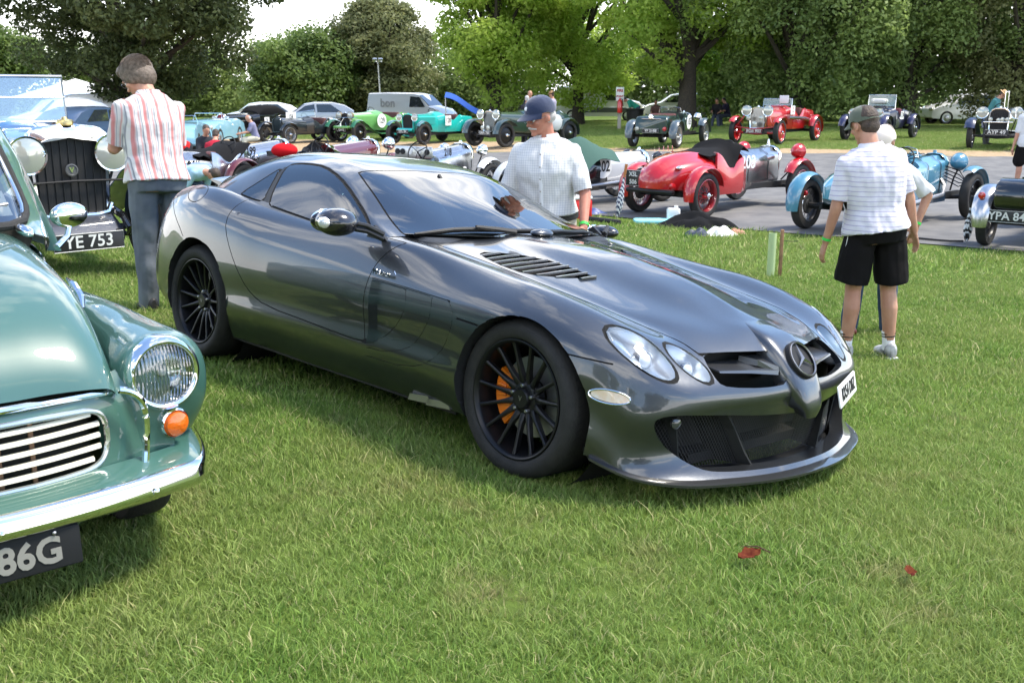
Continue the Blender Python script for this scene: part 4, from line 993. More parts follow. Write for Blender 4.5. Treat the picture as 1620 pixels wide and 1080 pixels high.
    # side exhaust outlets behind the front wheel
    for s in (-1, 1):
        for k in range(2):
            mb = MB(); mb.prism([(0, 0), (.17, .015), (.14, .045), (.01, .03)], (.62 + k * .13, s * .86, .165 + k * .003), (1, 0, 0), (0, 0, 1), .03 * s); mb.build('exhaust_outlet', steel, T, smooth=False)
    # number plate
    pm = mat('plate_white', (.72, .72, .70), rough=.4)
    pc = Vector((2.10, .36, .44)); yawp = .30
    mb = MB(); mb.rbox((0, 0, 0), (.46, .095, .008), .012); pl = mb.build('number_plate', pm, T)
    pl.location = (2.15, .35, .41); pl.rotation_euler = (rad(90 - 14), 0, rad(90 + 20))
    text('lettering', 'RX54 DBZ', .078, black_flat, pl, (0, 0, .006), (0, 0, 0), .001, sx=1.0, bold=.0006)
    # rear spoiler
    mb = MB(); Lr = []
    for y in np.linspace(-.52, .52, 17):
        k = (abs(y) / .52) ** 2; x0 = -1.86 + .10 * k; Lr.append([(x0 + .13, y, .985 + .0 * k), (x0 + .02, y, 1.035 - .03 * k), (x0 - .14, y, 1.055 - .035 * k), (x0 - .15, y, 1.045 - .035 * k), (x0 - .04, y, .985)])
    mb.loft(Lr, True, True); mb.build('spoiler', paint('spoiler_dark', (.05, .055, .062), metal=.5), T, ang=50)
    # wheels
    def wheel(cx, s, R0, W, steer=0):
        w = thing0('wheel', T, (cx, s * (.888), .329)); w.rotation_euler = (0, 0, steer)
        o = s  # outward
        def L(mb_, prof, n=72): mb_.lathe([(r, -h) for r, h in prof], (0, 0, 0), (0, -o, 0), n)
        # prof h is the distance outwards from the rim plane (negative inwards): axis points inward
        def lathe(prof, n=72):
            m = MB(); m.lathe([(r, h) for r, h in prof], (0, 0, 0), (0, o, 0), n); return m
        t = lathe([(.247, -.02), (.252, .004), (.262, .012), (.285, .020), (.305, .016), (.318, .004), (R0 - .004, -.012), (R0, -.03), (R0, -W + .03), (.318, -W + .005), (.27, -W - .005), (.25, -W + .02)]).build('tyre', rubber, w, ang=50)
        g = MB()
        for y in (-.06, -.11, -.16, -.21)[:int(W / .06)]: g.lathe([(R0 + .0004, 0), (R0 + .0006, .006)], (0, o * y, 0), (0, o, 0), 60)
        for k in range(60):
            a = 2 * PI * k / 60
            for y0, y1 in ((-.018, -.055), (-W + .02, -W + .06)):
                rr = R0 + .0008; a2 = a + .05; g.add([(rr * math.cos(a), o * y0, rr * math.sin(a)), (rr * math.cos(a + .015), o * y0, rr * math.sin(a + .015)), (rr * math.cos(a2 + .015), o * y1, rr * math.sin(a2 + .015)), (rr * math.cos(a2), o * y1, rr * math.sin(a2))], [(0, 1, 2, 3)])
        g.build('tread_grooves', black_matt, w, smooth=False)
        rim = lathe([(.249, .002), (.250, .009), (.245, .010), (.236, .004), (.231, -.012), (.229, -.03), (.226, -.045), (.222, -.10), (.222, -.2)]).build('rim', black_sat, w, ang=45)
        hub = lathe([(.080, -.09), (.078, -.055), (.066, -.046), (.045, -.044), (.043, -.03), (.038, -.024), (.001, -.024)], 40).build('hub', black_sat, w, ang=40)
        for k in range(15):
            a = 2 * PI * k / 15 + .1; er = np.array((math.cos(a), 0, math.sin(a))); et = np.array((-math.sin(a), 0, math.cos(a))); ey = np.array((0, o, 0.)); Lr = []
            for r, h, wd, dp in ((.050, -.052, .016, .03), (.075, -.040, .0135, .03), (.11, -.030, .0095, .028), (.16, -.021, .0075, .026), (.205, -.014, .0075, .024), (.234, -.006, .0095, .02)):
                p = er * r + ey * h; Lr.append([tuple(p + et * -wd + ey * -.004), tuple(p + et * -wd * .4), tuple(p + et * wd * .4), tuple(p + et * wd + ey * -.004), tuple(p + et * wd * .8 - ey * dp), tuple(p - et * wd * .8 - ey * dp)])
            m = MB(); m.loft(Lr, True, True); m.build('spoke', black_sat, rim, ang=50)
        for k in range(5):
            m = MB(); a = 2 * PI * k / 5 + .3; m.lathe([(.009, -.05), (.009, -.03), (.006, -.026), (.001, -.026)], (.056 * math.cos(a), 0, .056 * math.sin(a)), (0, o, 0), 10)
            m.build('wheel_bolt', steel, rim)
        text('cap_logo', 'V', .03, steel, rim, (0, o * -.0235, 0), (rad(90), 0, 0 if o < 0 else PI), .001)
        d = lathe([(.17, -.10), (.17, -.115), (.08, -.115), (.08, -.10), (.17, -.10)], 48).build('brake_disc', steel, w)
        c = MB(); Lr = []
        for a in np.linspace(rad(150 if cx > 0 else 30), rad(228 if cx > 0 else -40), 14):
            ca, sa = math.cos(a), math.sin(a); Lr.append([(ca * .115, o * -.075, sa * .115), (ca * .19, o * -.07, sa * .19), (ca * .198, o * -.12, sa * .198), (ca * .115, o * -.13, sa * .115)])
        c.loft(Lr, True, True, flip=False)
        for q in (158, 172, 186, 200, 214): 
            if cx > 0: a = rad(q); c.rbox((math.cos(a) * .155, o * -.070, math.sin(a) * .155), (.05, .014, .014), .004, rot=(0, -a, 0))
        c.build('brake_calliper', mat('orange_calliper', (.85, .20, .01) if cx > 0 else (.03, .03, .03), rough=.35, coat=.6) if cx > 0 else black_sat, w, smooth=False)
        return w
    def thing0(name, parent, loc):
        e = bpy.data.objects.new(name, None); link(e, parent); e.location = loc; return e
    for s in (-1, 1):
        wheel(1.35, s, .330, .235, .0); wheel(-1.35, s, .333, .285)
    return T
def z9i(x, y):
    y = abs(y); ys_ = [0, .16, .30, .47, .60]; zs_ = [float(z11(x)), float(z10(x)), float(z9(x)), float(z8(x)), float(zG(x))]
    return float(np.interp(y, ys_, zs_))
_GG = gh_grid().reshape(-1, 3)
def glass_h(x, y):
    d = (_GG[:, 0] - x) ** 2 + (_GG[:, 1] - abs(y)) ** 2; i = np.argsort(d)[:4]; w = 1 / (d[i] + 1e-5); return float((_GG[i, 2] * w).sum() / w.sum())
hero = hero_car()
# ------------------------------------------------------------------ the green saloon in the near left corner
def green_car():
    T = thing('vintage_saloon', 'sage green rounded fifties saloon with cream grille slats and chrome bumper, nearest the camera', 'car', (-1.79, 3.13, .235), rz=rad(-50))
    gp = paint('sage_green_paint', (.040, .112, .090), rough=.4); cream = mat('cream_enamel', (.72, .68, .55), rough=.35, coat=.4)
    gap = MATS['panel_gap']
    # bonnet
    st = [(.515, .625, .37, .592), (.50, .665, .375, .60), (.465, .72, .385, .622), (.40, .785, .395, .655), (.28, .855, .41, .70), (.12, .91, .425, .755), (-.1, .955, .44, .79), (-.35, .985, .455, .82), (-.60, .995, .48, .84)]
    rows = []
    for x, zc, w, zj in st:
        h = zc - zj; xr = x - .02
        rows.append([(xr - .02, w + .012, zj - .02), (xr, w, zj), (xr, w * .985, zj + h * .18), (x - .01, w * .93, zj + h * .52), (x, w * .78, zj + h * .80), (x, w * .5, zj + h * .955), (x, w * .22, zc - .002), (x, 0, zc)])
    G = hermite(hermite(np.array(rows, float), 7, 0), 5, 1); G[:, -1, 1] = 0
    sk = Skin(G); skin_object('bonnet', sk, 0, [gp, gap], T)
    # wings
    for s in (-1, 1):
        ring = [(.452, .565, .612, .10, .10), (.435, .568, .60, .125, .125), (.40, .578, .575, .150, .155), (.33, .588, .54, .163, .192), (.22, .592, .50, .168, .232), (.08, .60, .46, .168, .270), (-.2, .605, .44, .162, .295), (-.6, .62, .44, .15, .28), (-1.0, .64, .44, .13, .26), (-2.2, .64, .44, .12, .26)]
        L = []
        for x, yc, zc, ry, rz_ in ring:
            r_ = []
            for q in np.linspace(0, 2 * PI, 41)[:-1]:
                c, sn = math.cos(q), math.sin(q); e = .86
                r_.append((x, s * (yc + ry * math.copysign(abs(c) ** e, c)), zc + rz_ * math.copysign(abs(sn) ** e, sn)))
            L.append(r_)
        L = hermite(np.array(L, float), 6, 0); L[..., 1] -= s * .030; L[..., 2] = np.maximum(L[..., 2], .27)
        mb = MB(); mb.loft([list(map(tuple, l)) for l in L], True, False, flip=(s < 0)); w = mb.build('wing', gp, T, ang=70)
        # lamp
        c = (.455, s * .537, .612); ax = (1, s * .04, .02); lamp = thing_part('headlight', T)
        m = MB(); m.lathe([(.118, -.05), (.119, -.01), (.114, .012), (.104, .022), (.097, .020), (.093, .010)], c, ax, 40); m.build('bezel', chrome, lamp, ang=60)
        m = MB(); m.lathe([(.093, .010), (.078, .020), (.05, .029), (.02, .033), (.001, .034)], c, ax, 40); m.build('lens', fluted_glass(), lamp, ang=80)
        m = MB(); m.lathe([(.093, .005), (.085, -.02), (.06, -.045), (.02, -.055), (.001, -.056)], c, ax, 32); m.build('reflector', mat('bright_reflector', (.8, .82, .84), rough=.12, metal=1), lamp, ang=80)
        m = MB(); m.ell((.44, s * .537, .612), (.018, .012, .012)); m.build('bulb', white_flat, lamp)
        # indicator
        c = (.447, s * .562, .445); ax = (1, s * .18, -.06); l2 = thing_part('indicator', T)
        m = MB(); m.lathe([(.049, -.04), (.049, .006), (.044, .012), (.041, .006)], c, ax, 28); m.build('rim', chrome, l2)
        m = MB(); m.lathe([(.041, .006), (.038, .022), (.025, .031), (.001, .034)], c, ax, 28); m.build('amber_lens', mat('ribbed_amber', (.75, .13, .01), rough=.1, coat=1, bump=.3, bump_scale=90), l2)
        # moulding
        P_ = hermite(np.array([(.512, s * .375, .603), (.512, s * .405, .592), (.506, s * .438, .56), (.498, s * .452, .50), (.502, s * .446, .42), (.525, s * .425, .335)]), 5, 0)
        m = MB(); m.sheet([[(.445, s * .33, z), (.452, s * .44, z), (.44, s * .56, z)] for z in (.28, .45, .585)] + [[(.40, s * .36, .62), (.41, s * .44, .65), (.40, s * .56, .68)]]); m.build('inner_wing', gp, T)
        m = MB(); m.tube([(p[0] + .008, p[1], p[2]) for p in P_], .0115, 8); m.build('moulding', chrome, T)
        # wheel
        wheel_simple(T, (0, s * .62, .285), .285, .14, s, mat('minor_hub', (.6, .6, .55), rough=.4))
        wheel_simple(T, (-2.18, s * .62, .285), .285, .14, s, mat('minor_hub', (.6, .6, .55), rough=.4))
    # front panel with the grille opening
    pr = [(.505, .600), (.522, .588), (.535, .55), (.543, .47), (.548, .40), (.556, .355), (.585, .338), (.62, .326), (.64, .30), (.635, .26)]
    rows = [[(x - .10 * (y / .46) ** 2, y, z) for x, z in reversed(pr)] for y in np.linspace(0, .50, 12)]
    G = hermite(hermite(np.array(rows, float), 4, 0), 4, 1); G[0, :, 1] = 0
    sk = Skin(G); gr = smooth_poly([(-.4, .585), (.24, .562), (.315, .548), (.338, .50), (.335, .42), (.30, .378), (.22, .372), (-.4, .372)], 2)
    f = poly_sdf(gr, (1, 2)); bx = ((.3, -.1, .355), (.7, .45, .58)); sk.cut(f, bx); sk.label(f, bx, 5)
    skin_object('front_panel', sk, 0, [gp, gap], T)
    fx = lambda y: .545 - .10 * (y / .46) ** 2
    half = [p for p in gr if p[0] > 0]; half.sort(key=lambda p: math.atan2(p[0] * .6, -(p[1] - .465)))
    loop = [(fx(y) + .003, y, z) for y, z in half] + [(fx(y) + .003, -y, z) for y, z in reversed(half)]
    m = MB(); m.tube(loop, .009, 8, closed=True); m.build('grille_surround', mat('satin_trim', (.6, .62, .62), rough=.25, metal=.9), T)
    for k in range(5):
        z = .402 + k * .0345; rows = []
        ym = .315 if 0 < k < 4 else .29
        for y in np.linspace(-ym, ym, 25):
            x = fx(y) - .008; rows.append([(x, y, z + .0085), (x + .010, y, z + .004), (x + .011, y, z - .005), (x - .002, y, z - .0095), (x - .02, y, z - .004)])
        m = MB(); m.loft(rows, True, True); m.build('grille_slat', cream, T, ang=60)
    m = MB(); m.box((.40, 0, .46), (.02, .62, .26)); m.build('radiator', black_matt, T)
    for y in (.05, .14): m = MB(); m.box((.505, y - .02, .47), (.012, .012, .2)); m.build('grille_bracket', mat('rusty_bracket', (.25, .14, .08), rough=.8), T)
    m = MB(); m.box((.50, -.1, .47), (.012, .22, .17)); m.build('grille_badge_panel', cream, T)
    # bonnet strip
    P_ = [(.527 - .10 * (y / .46) ** 2, y, .605 - .02 * (abs(y) / .4) ** 2) for y in np.linspace(-.372, .372, 31)]
    m = MB(); m.tube(P_, .011, 8); m.build('bonnet_strip', chrome, T)
    # bumper with its painted apron
    def bline(y): return .665 - .10 * (abs(y) / .7) ** 2 - .22 * max(0, (abs(y) - .60) / .14) ** 2
    ys_ = np.concatenate([np.linspace(-.765, -.6, 12), np.linspace(-.58, .58, 30), np.linspace(.6, .765, 12)]); rows = []; rows2 = []
    for y in ys_:
        y *= .935; x = bline(y / .935); h = .039 * (1 - .25 * max(0, (abs(y) - .64) / .13)); zc = .312 + .0 * y
        rows.append([(x - .022, y, zc + h), (x - .006, y, zc + h * .93), (x + .004, y, zc + h * .55), (x + .003, y, zc + h * .1), (x + .008, y, zc - h * .15), (x + .006, y, zc - h * .6), (x - .006, y, zc - h * .95), (x - .022, y, zc - h)])
        rows2.append([(x - .015, y * .985, zc + h * .9), (x - .05, y * .97, zc + h + .012), (x - .13, y * .93, zc + h + .022)])
    m = MB(); m.loft(rows, False); m.build('bumper', chrome, T, ang=60); m = MB(); m.loft(rows2, False); m.build('apron', gp, T, ang=80)
    for y in (-.60, -.27, -.02, .42):
        m = MB(); m.lathe([(.011, 0), (.010, .006), (.004, .010), (.001, .0105)], (bline(y) + .004, y, .305), (1, y * .6, 0), 14); m.build('bumper_bolt', chrome, T)
    # number plate
    pl = MB(); pl.rbox((0, 0, 0), (.52, .115, .008), .006); p = pl.build('number_plate', mat('old_black_plate', (.012, .013, .014), rough=.6, spec=.2), T); p.location = (.655, -.075, .218); p.rotation_euler = (rad(86), 0, rad(90))
    text('lettering', 'NFG 86G', .105, mat('grey_digits', (.22, .215, .19), rough=.6), p, (.008, -.002, .005), (0, 0, 0), .0015, sx=.95, bold=.003)
    m = MB(); m.lathe([(.006, 0), (.001, .004)], (.662, .115, .268), (1, 0, 0), 10); m.build('plate_screw', steel, T)
    # cabin
    S_ = [((-.50, .985), (-.53, .40, .98), (-.60, .53, .93), (-.64, .53, .86)),
          ((-.62, 1.06), (-.65, .43, 1.05), (-.78, .565, .975), (-.80, .585, .84)),
          ((-.76, 1.20), (-.79, .43, 1.19), (-.94, .565, 1.12), (-1.0, .64, .82)),
          ((-.90, 1.36), (-.93, .42, 1.34), (-1.08, .55, 1.28), (-1.10, .73, .80)),
          ((-1.08, 1.46), (-1.10, .42, 1.44), (-1.25, .55, 1.37), (-1.3, .73, .80)),
          ((-1.5, 1.52), (-1.5, .42, 1.50), (-1.6, .57, 1.42), (-1.6, .73, .80)),
          ((-2.2, 1.42), (-2.2, .42, 1.40), (-2.2, .57, 1.3), (-2.2, .73, .80)),
          ((-2.9, .95), (-2.8, .42, .93), (-2.8, .5, .9), (-2.8, .6, .75))]
    R_ = []
    for c, r, s_, b in S_:
        c = np.array((c[0], 0, c[1])); r, s_, b = map(np.array, (r, s_, b)); R_.append([b, s_ * .5 + b * .5 + np.array([0, .015, 0]), s_ * .85 + b * .15 + np.array([0, .012, 0]), s_, s_ * .6 + r * .4, r, r * .5 + c * .5 + np.array([.01, 0, .004]), c + np.array([.015, 0, 0])])
    G = hermite(hermite(np.array(R_, float), 9, 0), 5, 1); G[:, -1, 1] = 0
    sk = Skin(G)
    wsp = smooth_poly([(.02, .985), (.40, .985), (.475, 1.0), (.485, 1.06), (.462, 1.20), (.44, 1.31), (.40, 1.335), (.02, 1.345)], 2); f = poly_sdf(wsp, (1, 2)); bx = ((-1.15, -.1, .9), (-.45, .55, 1.4))
    sk.groove(f, bx, w=.004, lab_in=6)
    dwp = [(-1.12, 1.0), (-1.13, 1.10), (-1.22, 1.30), (-1.75, 1.36), (-1.75, 1.0)]; f2 = poly_sdf(dwp, (0, 2)); sk.cut(f2, ((-1.9, .45, .9), (-.9, .9, 1.45))); sk.label(f2, ((-1.9, .45, .9), (-.9, .9, 1.45)), 7)
    sk.nearest_label_for_bands(); skin_object('cabin', sk, 0, [gp, gap], T); skin_object('windscreen', sk, 6, [glass_mat('old_windscreen_glass', (.45, .5, .5), alpha_mix=.6), gap], T)
    for s in (-1, 1): skin_object('window', sk, 7, [glass_tint, gap], T, s)
    pts = {}
    tree_v = [v.co.copy() for v in sk.bm.verts]
    def onskin(y, z):
        best = min((c for c in tree_v if c.x > -1.3), key=lambda c: (c.y - y) ** 2 + (c.z - z) ** 2); return best.x
    for s in (-1, 1):
        lp = [Vector((onskin(y, z) + .006, s * y, z)) for y, z in wsp[::2]]
        lp = [(a + b) / 2 for a, b in zip(lp, lp[1:] + lp[:1])]
        m = MB(); m.tube([tuple(p + Vector((.0, s * .012, .0))) for p in lp], .017, 8, closed=True); m.build('windscreen_seal', rubber, T)
        m = MB(); m.tube([tuple(p + Vector((.010, 0, .002))) for p in lp], .0085, 8, closed=True); m.build('windscreen_trim', chrome, T)
    m = MB(); m.loft([sect(x, w, .28, z, .10, .04) for x, w, z in ((-.45, .45, .86), (-.65, .50, .90), (-.85, .575, .90), (-1.05, .65, .89), (-1.3, .70, .88), (-2.6, .70, .88), (-2.9, .6, .85))], True, True); m.build('body', gp, T, ang=60)
    m = MB(); m.box((-1.5, 0, .88), (.8, 1.0, .06)); m.rbox((-.78, 0, .93), (.3, 1.0, .1), .04); m.rbox((-1.5, .3, 1.0), (.2, .45, .6), .08); m.rbox((-1.5, -.3, 1.0), (.2, .45, .6), .08); m.build('cabin_trim', mat('minor_trim', (.05, .045, .04), rough=.8), T, smooth=False)
    m = MB(); m.box((-1.2, 0, .42), (2.9, 1.1, .3)); m.build('floor_pan', black_matt, T, smooth=False)
    # paper pass behind the windscreen
    m = MB(); m.box((0, 0, 0), (.001, .16, .11)); pp = m.build('paper_pass', mat('paper', (.8, .8, .78), rough=.8), T); pp.location = (-.685, .355, 1.055); pp.rotation_euler = (0, rad(-38), rad(12))
    text('lettering', '2008', .045, mat('red_print', (.6, .05, .06), rough=.6), pp, (.0015, 0, -.012), (rad(90), 0, rad(90)), .0004)
    m = MB(); m.box((.0012, 0, .035), (.001, .13, .02)); m.build('printed_band', mat('teal_print', (.2, .45, .45), rough=.6), pp)
    # wiper, mirror, hinge
    m = MB(); m.tube([(-.53, .20, 1.0), (-.62, .32, 1.05), (-.645, .42, 1.058)], .006, 6); m.build('wiper', steel, T)
    m = MB(); m.ell((0, 0, 0), (.034, .085, .052), nu=24, nv=14); mi = m.build('wing_mirror', chrome, T); mi.location = (-.97, .735, .965); mi.rotation_euler = (0, 0, rad(15))
    m = MB(); m.tube([(0, .0, -.03), (.02, -.03, -.085), (.05, -.10, -.12)], [.011, .012, .014], 8); m.build('mirror_arm', chrome, mi)
    m = MB(); m.ell((-.50, .43, .972), (.055, .022, .02), rot=(0, .2, .3)); m.build('washer_jet', chrome, T)
    P_ = [(.06, .437, .77), (.02, .446, .80), (-.06, .452, .828), (-.14, .455, .84)]
    for s in (-1, 1): m = MB(); m.tube([(x, s * y, z) for x, y, z in P_], [.005, .013, .013, .005], 8); m.build('bonnet_flash', chrome, T)
    return T
def thing_part(name, parent, loc=(0, 0, 0)):
    e = bpy.data.objects.new(name, None); link(e, parent); e.location = loc; return e
def fluted_glass():
    if 'fluted_glass' in MATS: return MATS['fluted_glass']
    m = glass_mat('fluted_glass', (.9, .93, .95), alpha_mix=.7); nt = m.node_tree; N = nt.nodes.new; K = nt.links.new
    t = N('ShaderNodeTexCoord'); w = N('ShaderNodeTexWave'); w.bands_direction = 'Y'; w.inputs['Scale'].default_value = 28; w.inputs['Distortion'].default_value = .3; K(t.outputs['Object'], w.inputs[0])
    b = N('ShaderNodeBump'); b.inputs['Strength'].default_value = .5; b.inputs['Distance'].default_value = .01; K(w.outputs[0], b.inputs['Height'])
    for n in nt.nodes:
        if n.type in ('BSDF_GLOSSY', 'FRESNEL'): K(b.outputs[0], n.inputs['Normal'])
    MATS['fluted_glass'] = m; return m
def wheel_simple(parent, c, R0, W, s, hubm):
    w = thing_part('wheel', parent, c); o = s
    m = MB(); m.lathe([(R0 * .68, 0), (R0 * .74, .012), (R0 * .9, .012), (R0 * .98, -.002), (R0, -.02), (R0, -W + .02), (R0 * .97, -W), (R0 * .7, -W)], (0, 0, 0), (0, o, 0), 44); m.build('tyre', rubber, w, ang=50)
    m = MB(); m.lathe([(R0 * .68, 0), (R0 * .66, -.02), (R0 * .55, -.03), (R0 * .4, -.005), (R0 * .2, .0), (.001, .004)], (0, 0, 0), (0, o, 0), 36); m.build('rim', hubm, w)
    return w
green_car()
# ------------------------------------------------------------------ open vintage cars
ivory = mat('lamp_glass', (.42, .43, .38), rough=.08, coat=1, metal=.3)
def wire_wheel(parent, c, R0, W, o, rimm, hubm, steer=0, solid=False, spokes=True, tyrem=None, disc=None, detail=2):
    w = thing_part('wheel', parent, c); w.rotation_euler = (0, 0, steer); nn = 44 if detail > 1 else 26
    m = MB(); m.lathe([(R0 * .70, -.01), (R0 * .74, .004), (R0 * .86, .010), (R0 * .95, .0), (R0 * .99, -W * .25), (R0, -W * .5), (R0 * .99, -W * .75), (R0 * .95, -W), (R0 * .74, -W - .004), (R0 * .70, -W + .01)], (0, 0, 0), (0, o, 0), nn); m.build('tyre', tyrem or rubber, w, ang=60)
    m = MB(); m.lathe([(R0 * .70, 0), (R0 * .715, .004), (R0 * .69, .008), (R0 * .65, -.012), (R0 * .64, -W * .5), (R0 * .65, -W + .01), (R0 * .7, -W)], (0, 0, 0), (0, o, 0), nn); m.build('rim', rimm, w, ang=60)
    m = MB(); m.lathe([(R0 * .19, -W * .8), (R0 * .16, -W * .3), (R0 * .13, .0), (R0 * .12, .03), (R0 * .05, .05), (.001, .052)], (0, 0, 0), (0, o, 0), 16); m.tube([(-R0 * .2, o * .035, 0), (R0 * .2, o * .035, 0)], .012, 5); m.build('hub', hubm, w)
    if solid:
        m = MB(); m.lathe([(R0 * .66, -W * .35), (R0 * .5, -W * .15), (R0 * .2, -W * .1), (.01, -W * .1)], (0, 0, 0), (0, o, 0), nn); m.build('disc', disc or rimm, w)
    else:
        m = MB(); ns = 28 if detail > 1 else 18
        for k in range(ns):
            a = 2 * PI * k / ns; b = a + (.32 if k % 2 else -.32); y0, y1 = (-.0, -W * .5) if k % 4 < 2 else (-W * .7, -W * .5)
            m.tube([(math.cos(b) * R0 * .15, o * y0, math.sin(b) * R0 * .15), (math.cos(a) * R0 * .67, o * y1, math.sin(a) * R0 * .67)], .0035 if detail > 1 else .006, 3)
        s_ = m.build('spokes', rimm, w); 
        m = MB(); m.lathe([(R0 * .40, -W * .62), (R0 * .38, -W * .75), (.02, -W * .75)], (0, 0, 0), (0, o, 0), 24); m.build('brake_drum', mat('brake_drum', (.05, .05, .052), rough=.6, metal=.4), w)
    return w
def guard_mesh(R, W, a0, a1, o, n=16, th=.008, crown=.04, tail=None, valance=.0):
    # crowned strip round a wheel centred at the origin, angles in degrees from the front (0) over the top (90)
    rows = []; A = [rad(a0 + (a1 - a0) * k / n) for k in range(n + 1)]; pts = [(R * math.cos(a), R * math.sin(a)) for a in A]
    if tail: pts += tail
    for i, (x, z) in enumerate(pts):
        p0, p1 = pts[max(i - 1, 0)], pts[min(i + 1, len(pts) - 1)]; dx, dz = p1[0] - p0[0], p1[1] - p0[1]; L = math.hypot(dx, dz) + 1e-9; nx, nz = dz / L, -dx / L
        if nx * x + nz * z < 0 and not tail: nx, nz = -nx, -nz
        if i >= len(A): nx, nz = (-dz / L, dx / L) if (-dz * 0 + dx) * -1 > 0 else (dz / L, -dx / L); nz = abs(nz); 
        e = 1 - .25 * (abs(i / (len(pts) - 1) - .5) * 2) ** 4 if not tail else 1; r_ = []
        for q in np.linspace(-1, 1, 9):
            y = q * W / 2 * e; c = crown * (1 - abs(q) ** 2.4); r_.append((x + nx * c, y, z + nz * c))
        rows.append(r_)
    m = MB(); m.sheet(rows, th); return m
def vintage(name, label, loc, heading, group=None, wb=2.6, tr=1.25, wr=.36, tw=.13, rw=.25, rz=(.42, .98), bw=.33, scz=1.0, bh=.46, tub_w=.44, body_len=(.62, 1.0), tail='slab', tail_z=.85,
            col=None, bcol=None, gcol=None, gtype='cycle', rim=None, hub=None, solid=False, lamp=.11, lampcol=None, lamp_y=None, lamp_z=None, shell=None, core=None,
            screen='none', nose=None, door_dip=.16, seatm=None, detail=2, engine=False, louvres=0, strap=False, gR=.06, gW=.19, tyre=None, rear_guard=True, low=.28, steer_side=-1, side_exhaust=None, zoff=0.0, pitch=0.0, cat='car', gang=(12, 165), wheel_tint=None, aprons=True, axle_x=.0, solidm=None, front_apron=None):
    X, Y = loc; T = thing(name, label, cat, (X, Y, float(gz(X, Y)) + zoff + .012), rad(heading), group); T.rotation_euler = (0, pitch, rad(heading))
    col = col or black_gloss; bcol = bcol or col; gcol = gcol or col; rim = rim or col; hub = hub or chrome; shell = shell or chrome; lampcol = lampcol or chrome; seatm = seatm or brown_leather
    fx, rx = wb / 2, -wb / 2; rad_x = fx - .02 + axle_x if nose is None else nose; sc_x = rad_x - bh * wb * .92
    nb = dict(smooth=True)
    # chassis rails and axles
    m = MB()
    m.box((0.05, .30, .36), (wb + .5, .05, .09)); m.box((.05, -.30, .36), (wb + .5, .05, .09)); m.box((0, 0, .34), (wb * .8, .62, .03)); m.box((rad_x - .35, 0, .48), (.7, rw * 1.6, .3)); m.build('chassis', black_matt, T, smooth=False)
    for x in (fx, rx):
        m = MB(); m.tube([(x, -tr / 2 + .05, wr * .95), (x, 0, wr * .95 - (.05 if x > 0 else 0)), (x, tr / 2 - .05, wr * .95)], .032 if x > 0 else .045, 8); m.build('axle', black_matt if x < 0 else (front_apron or black_matt), T)
    # bonnet and scuttle
    Ls = []
    for t in np.linspace(0, 1, 7):
        x = rad_x + (sc_x - rad_x) * t; Ls.append(sect(x, rw + (bw - rw) * t ** .8, low + .1 * (1 - t), rz[1] - .02 + (scz - .04 - rz[1]) * t, .09 + .05 * t, .06))
    m = MB(); m.loft(Ls, True, True); B = m.build('bonnet', bcol, T, ang=50)
    if louvres:
        for s in (-1, 1):
            for k in range(louvres):
                t = .22 + .6 * k / louvres; x = rad_x + (sc_x - rad_x) * t; w = rw + (bw - rw) * t ** .8
                m = MB(); m.box((x, s * (w + .004), rz[0] + (rz[1] - rz[0]) * .55), (.012, .016, (rz[1] - rz[0]) * .42), rot=(0, 0, s * .4)); m.build('louvre', bcol, B, smooth=False)
    if strap:
        for t in strap:
            x = rad_x + (sc_x - rad_x) * t; S_ = sect(x, rw + (bw - rw) * t ** .8 + .006, low + .1, rz[1] - .02 + (scz - .04 - rz[1]) * t + .007, .1, .06); S2 = [(p[0] - .028, p[1], p[2]) for p in S_]
            m = MB(); m.loft([S_, S2], True, False); m.build('bonnet_strap', dark_leather, B)
    ck_f = sc_x - .28; Ls = []
    for t in np.linspace(0, 1, 5):
        x = sc_x - .004 + (ck_f - sc_x) * t; Ls.append(sect(x, bw + (tub_w - bw) * t, low, scz - .04 + .06 * t, .14, .08))
    m = MB(); m.loft(Ls, True, True); m.build('scuttle', col, T, ang=50)
    # tub with cut away sides
    ck_r = ck_f - body_len[0]; zs_ = scz - .14
    for s in (-1, 1):
        rows = []
        for t in np.linspace(0, 1, 15):
            x = ck_f + .01 + (ck_r - ck_f - .02) * t; zt = zs_ - door_dip * math.exp(-((t - .48) / .24) ** 2) + (tail_z - scz + .14 - .0) * sst(t, .55, 1) * 1.0; w = tub_w + .02 * math.sin(PI * t)
            rows.append([(x, s * w * .95, low), (x, s * (w + .008), low + .12), (x, s * (w + .01), (zt + low) / 2), (x, s * w, zt - .02), (x, s * (w - .012), zt), (x, s * (w - .035), zt - .01), (x, s * (w - .04), low + .1), (x, s * (w * .9), low)])
        m = MB(); m.loft(rows, True, True, flip=s < 0); m.build('body_side', col, T, ang=50)
    m = MB(); m.box(((ck_f + ck_r) / 2, 0, low + .04), (ck_f - ck_r, tub_w * 1.9, .03)); m.build('floor', black_matt, T, smooth=False)
    m = MB(); m.rbox((0, 0, 0), (.20, tub_w * 1.75, .40), .07, rot=(0, -.2, 0)); se = m.build('seat', seatm, T); se.location = (ck_r + .14, 0, tail_z - .20)
    m = MB(); m.rbox((ck_r + .34, 0, low + .24), (.42, tub_w * 1.75, .14), .06); m.build('cushion', seatm, T)
    m = MB(); c = Vector((ck_f - .16, steer_side * .19, scz - .04)); s_, u_, d_ = frame_from((-.9, 0, .42)); s_, u_ = Vector(s_), Vector(u_)
    m.tube([tuple(c + (s_ * math.cos(q) + u_ * math.sin(q)) * .19) for q in np.linspace(0, 2 * PI, 25)[:-1]], .011, 6, closed=True)
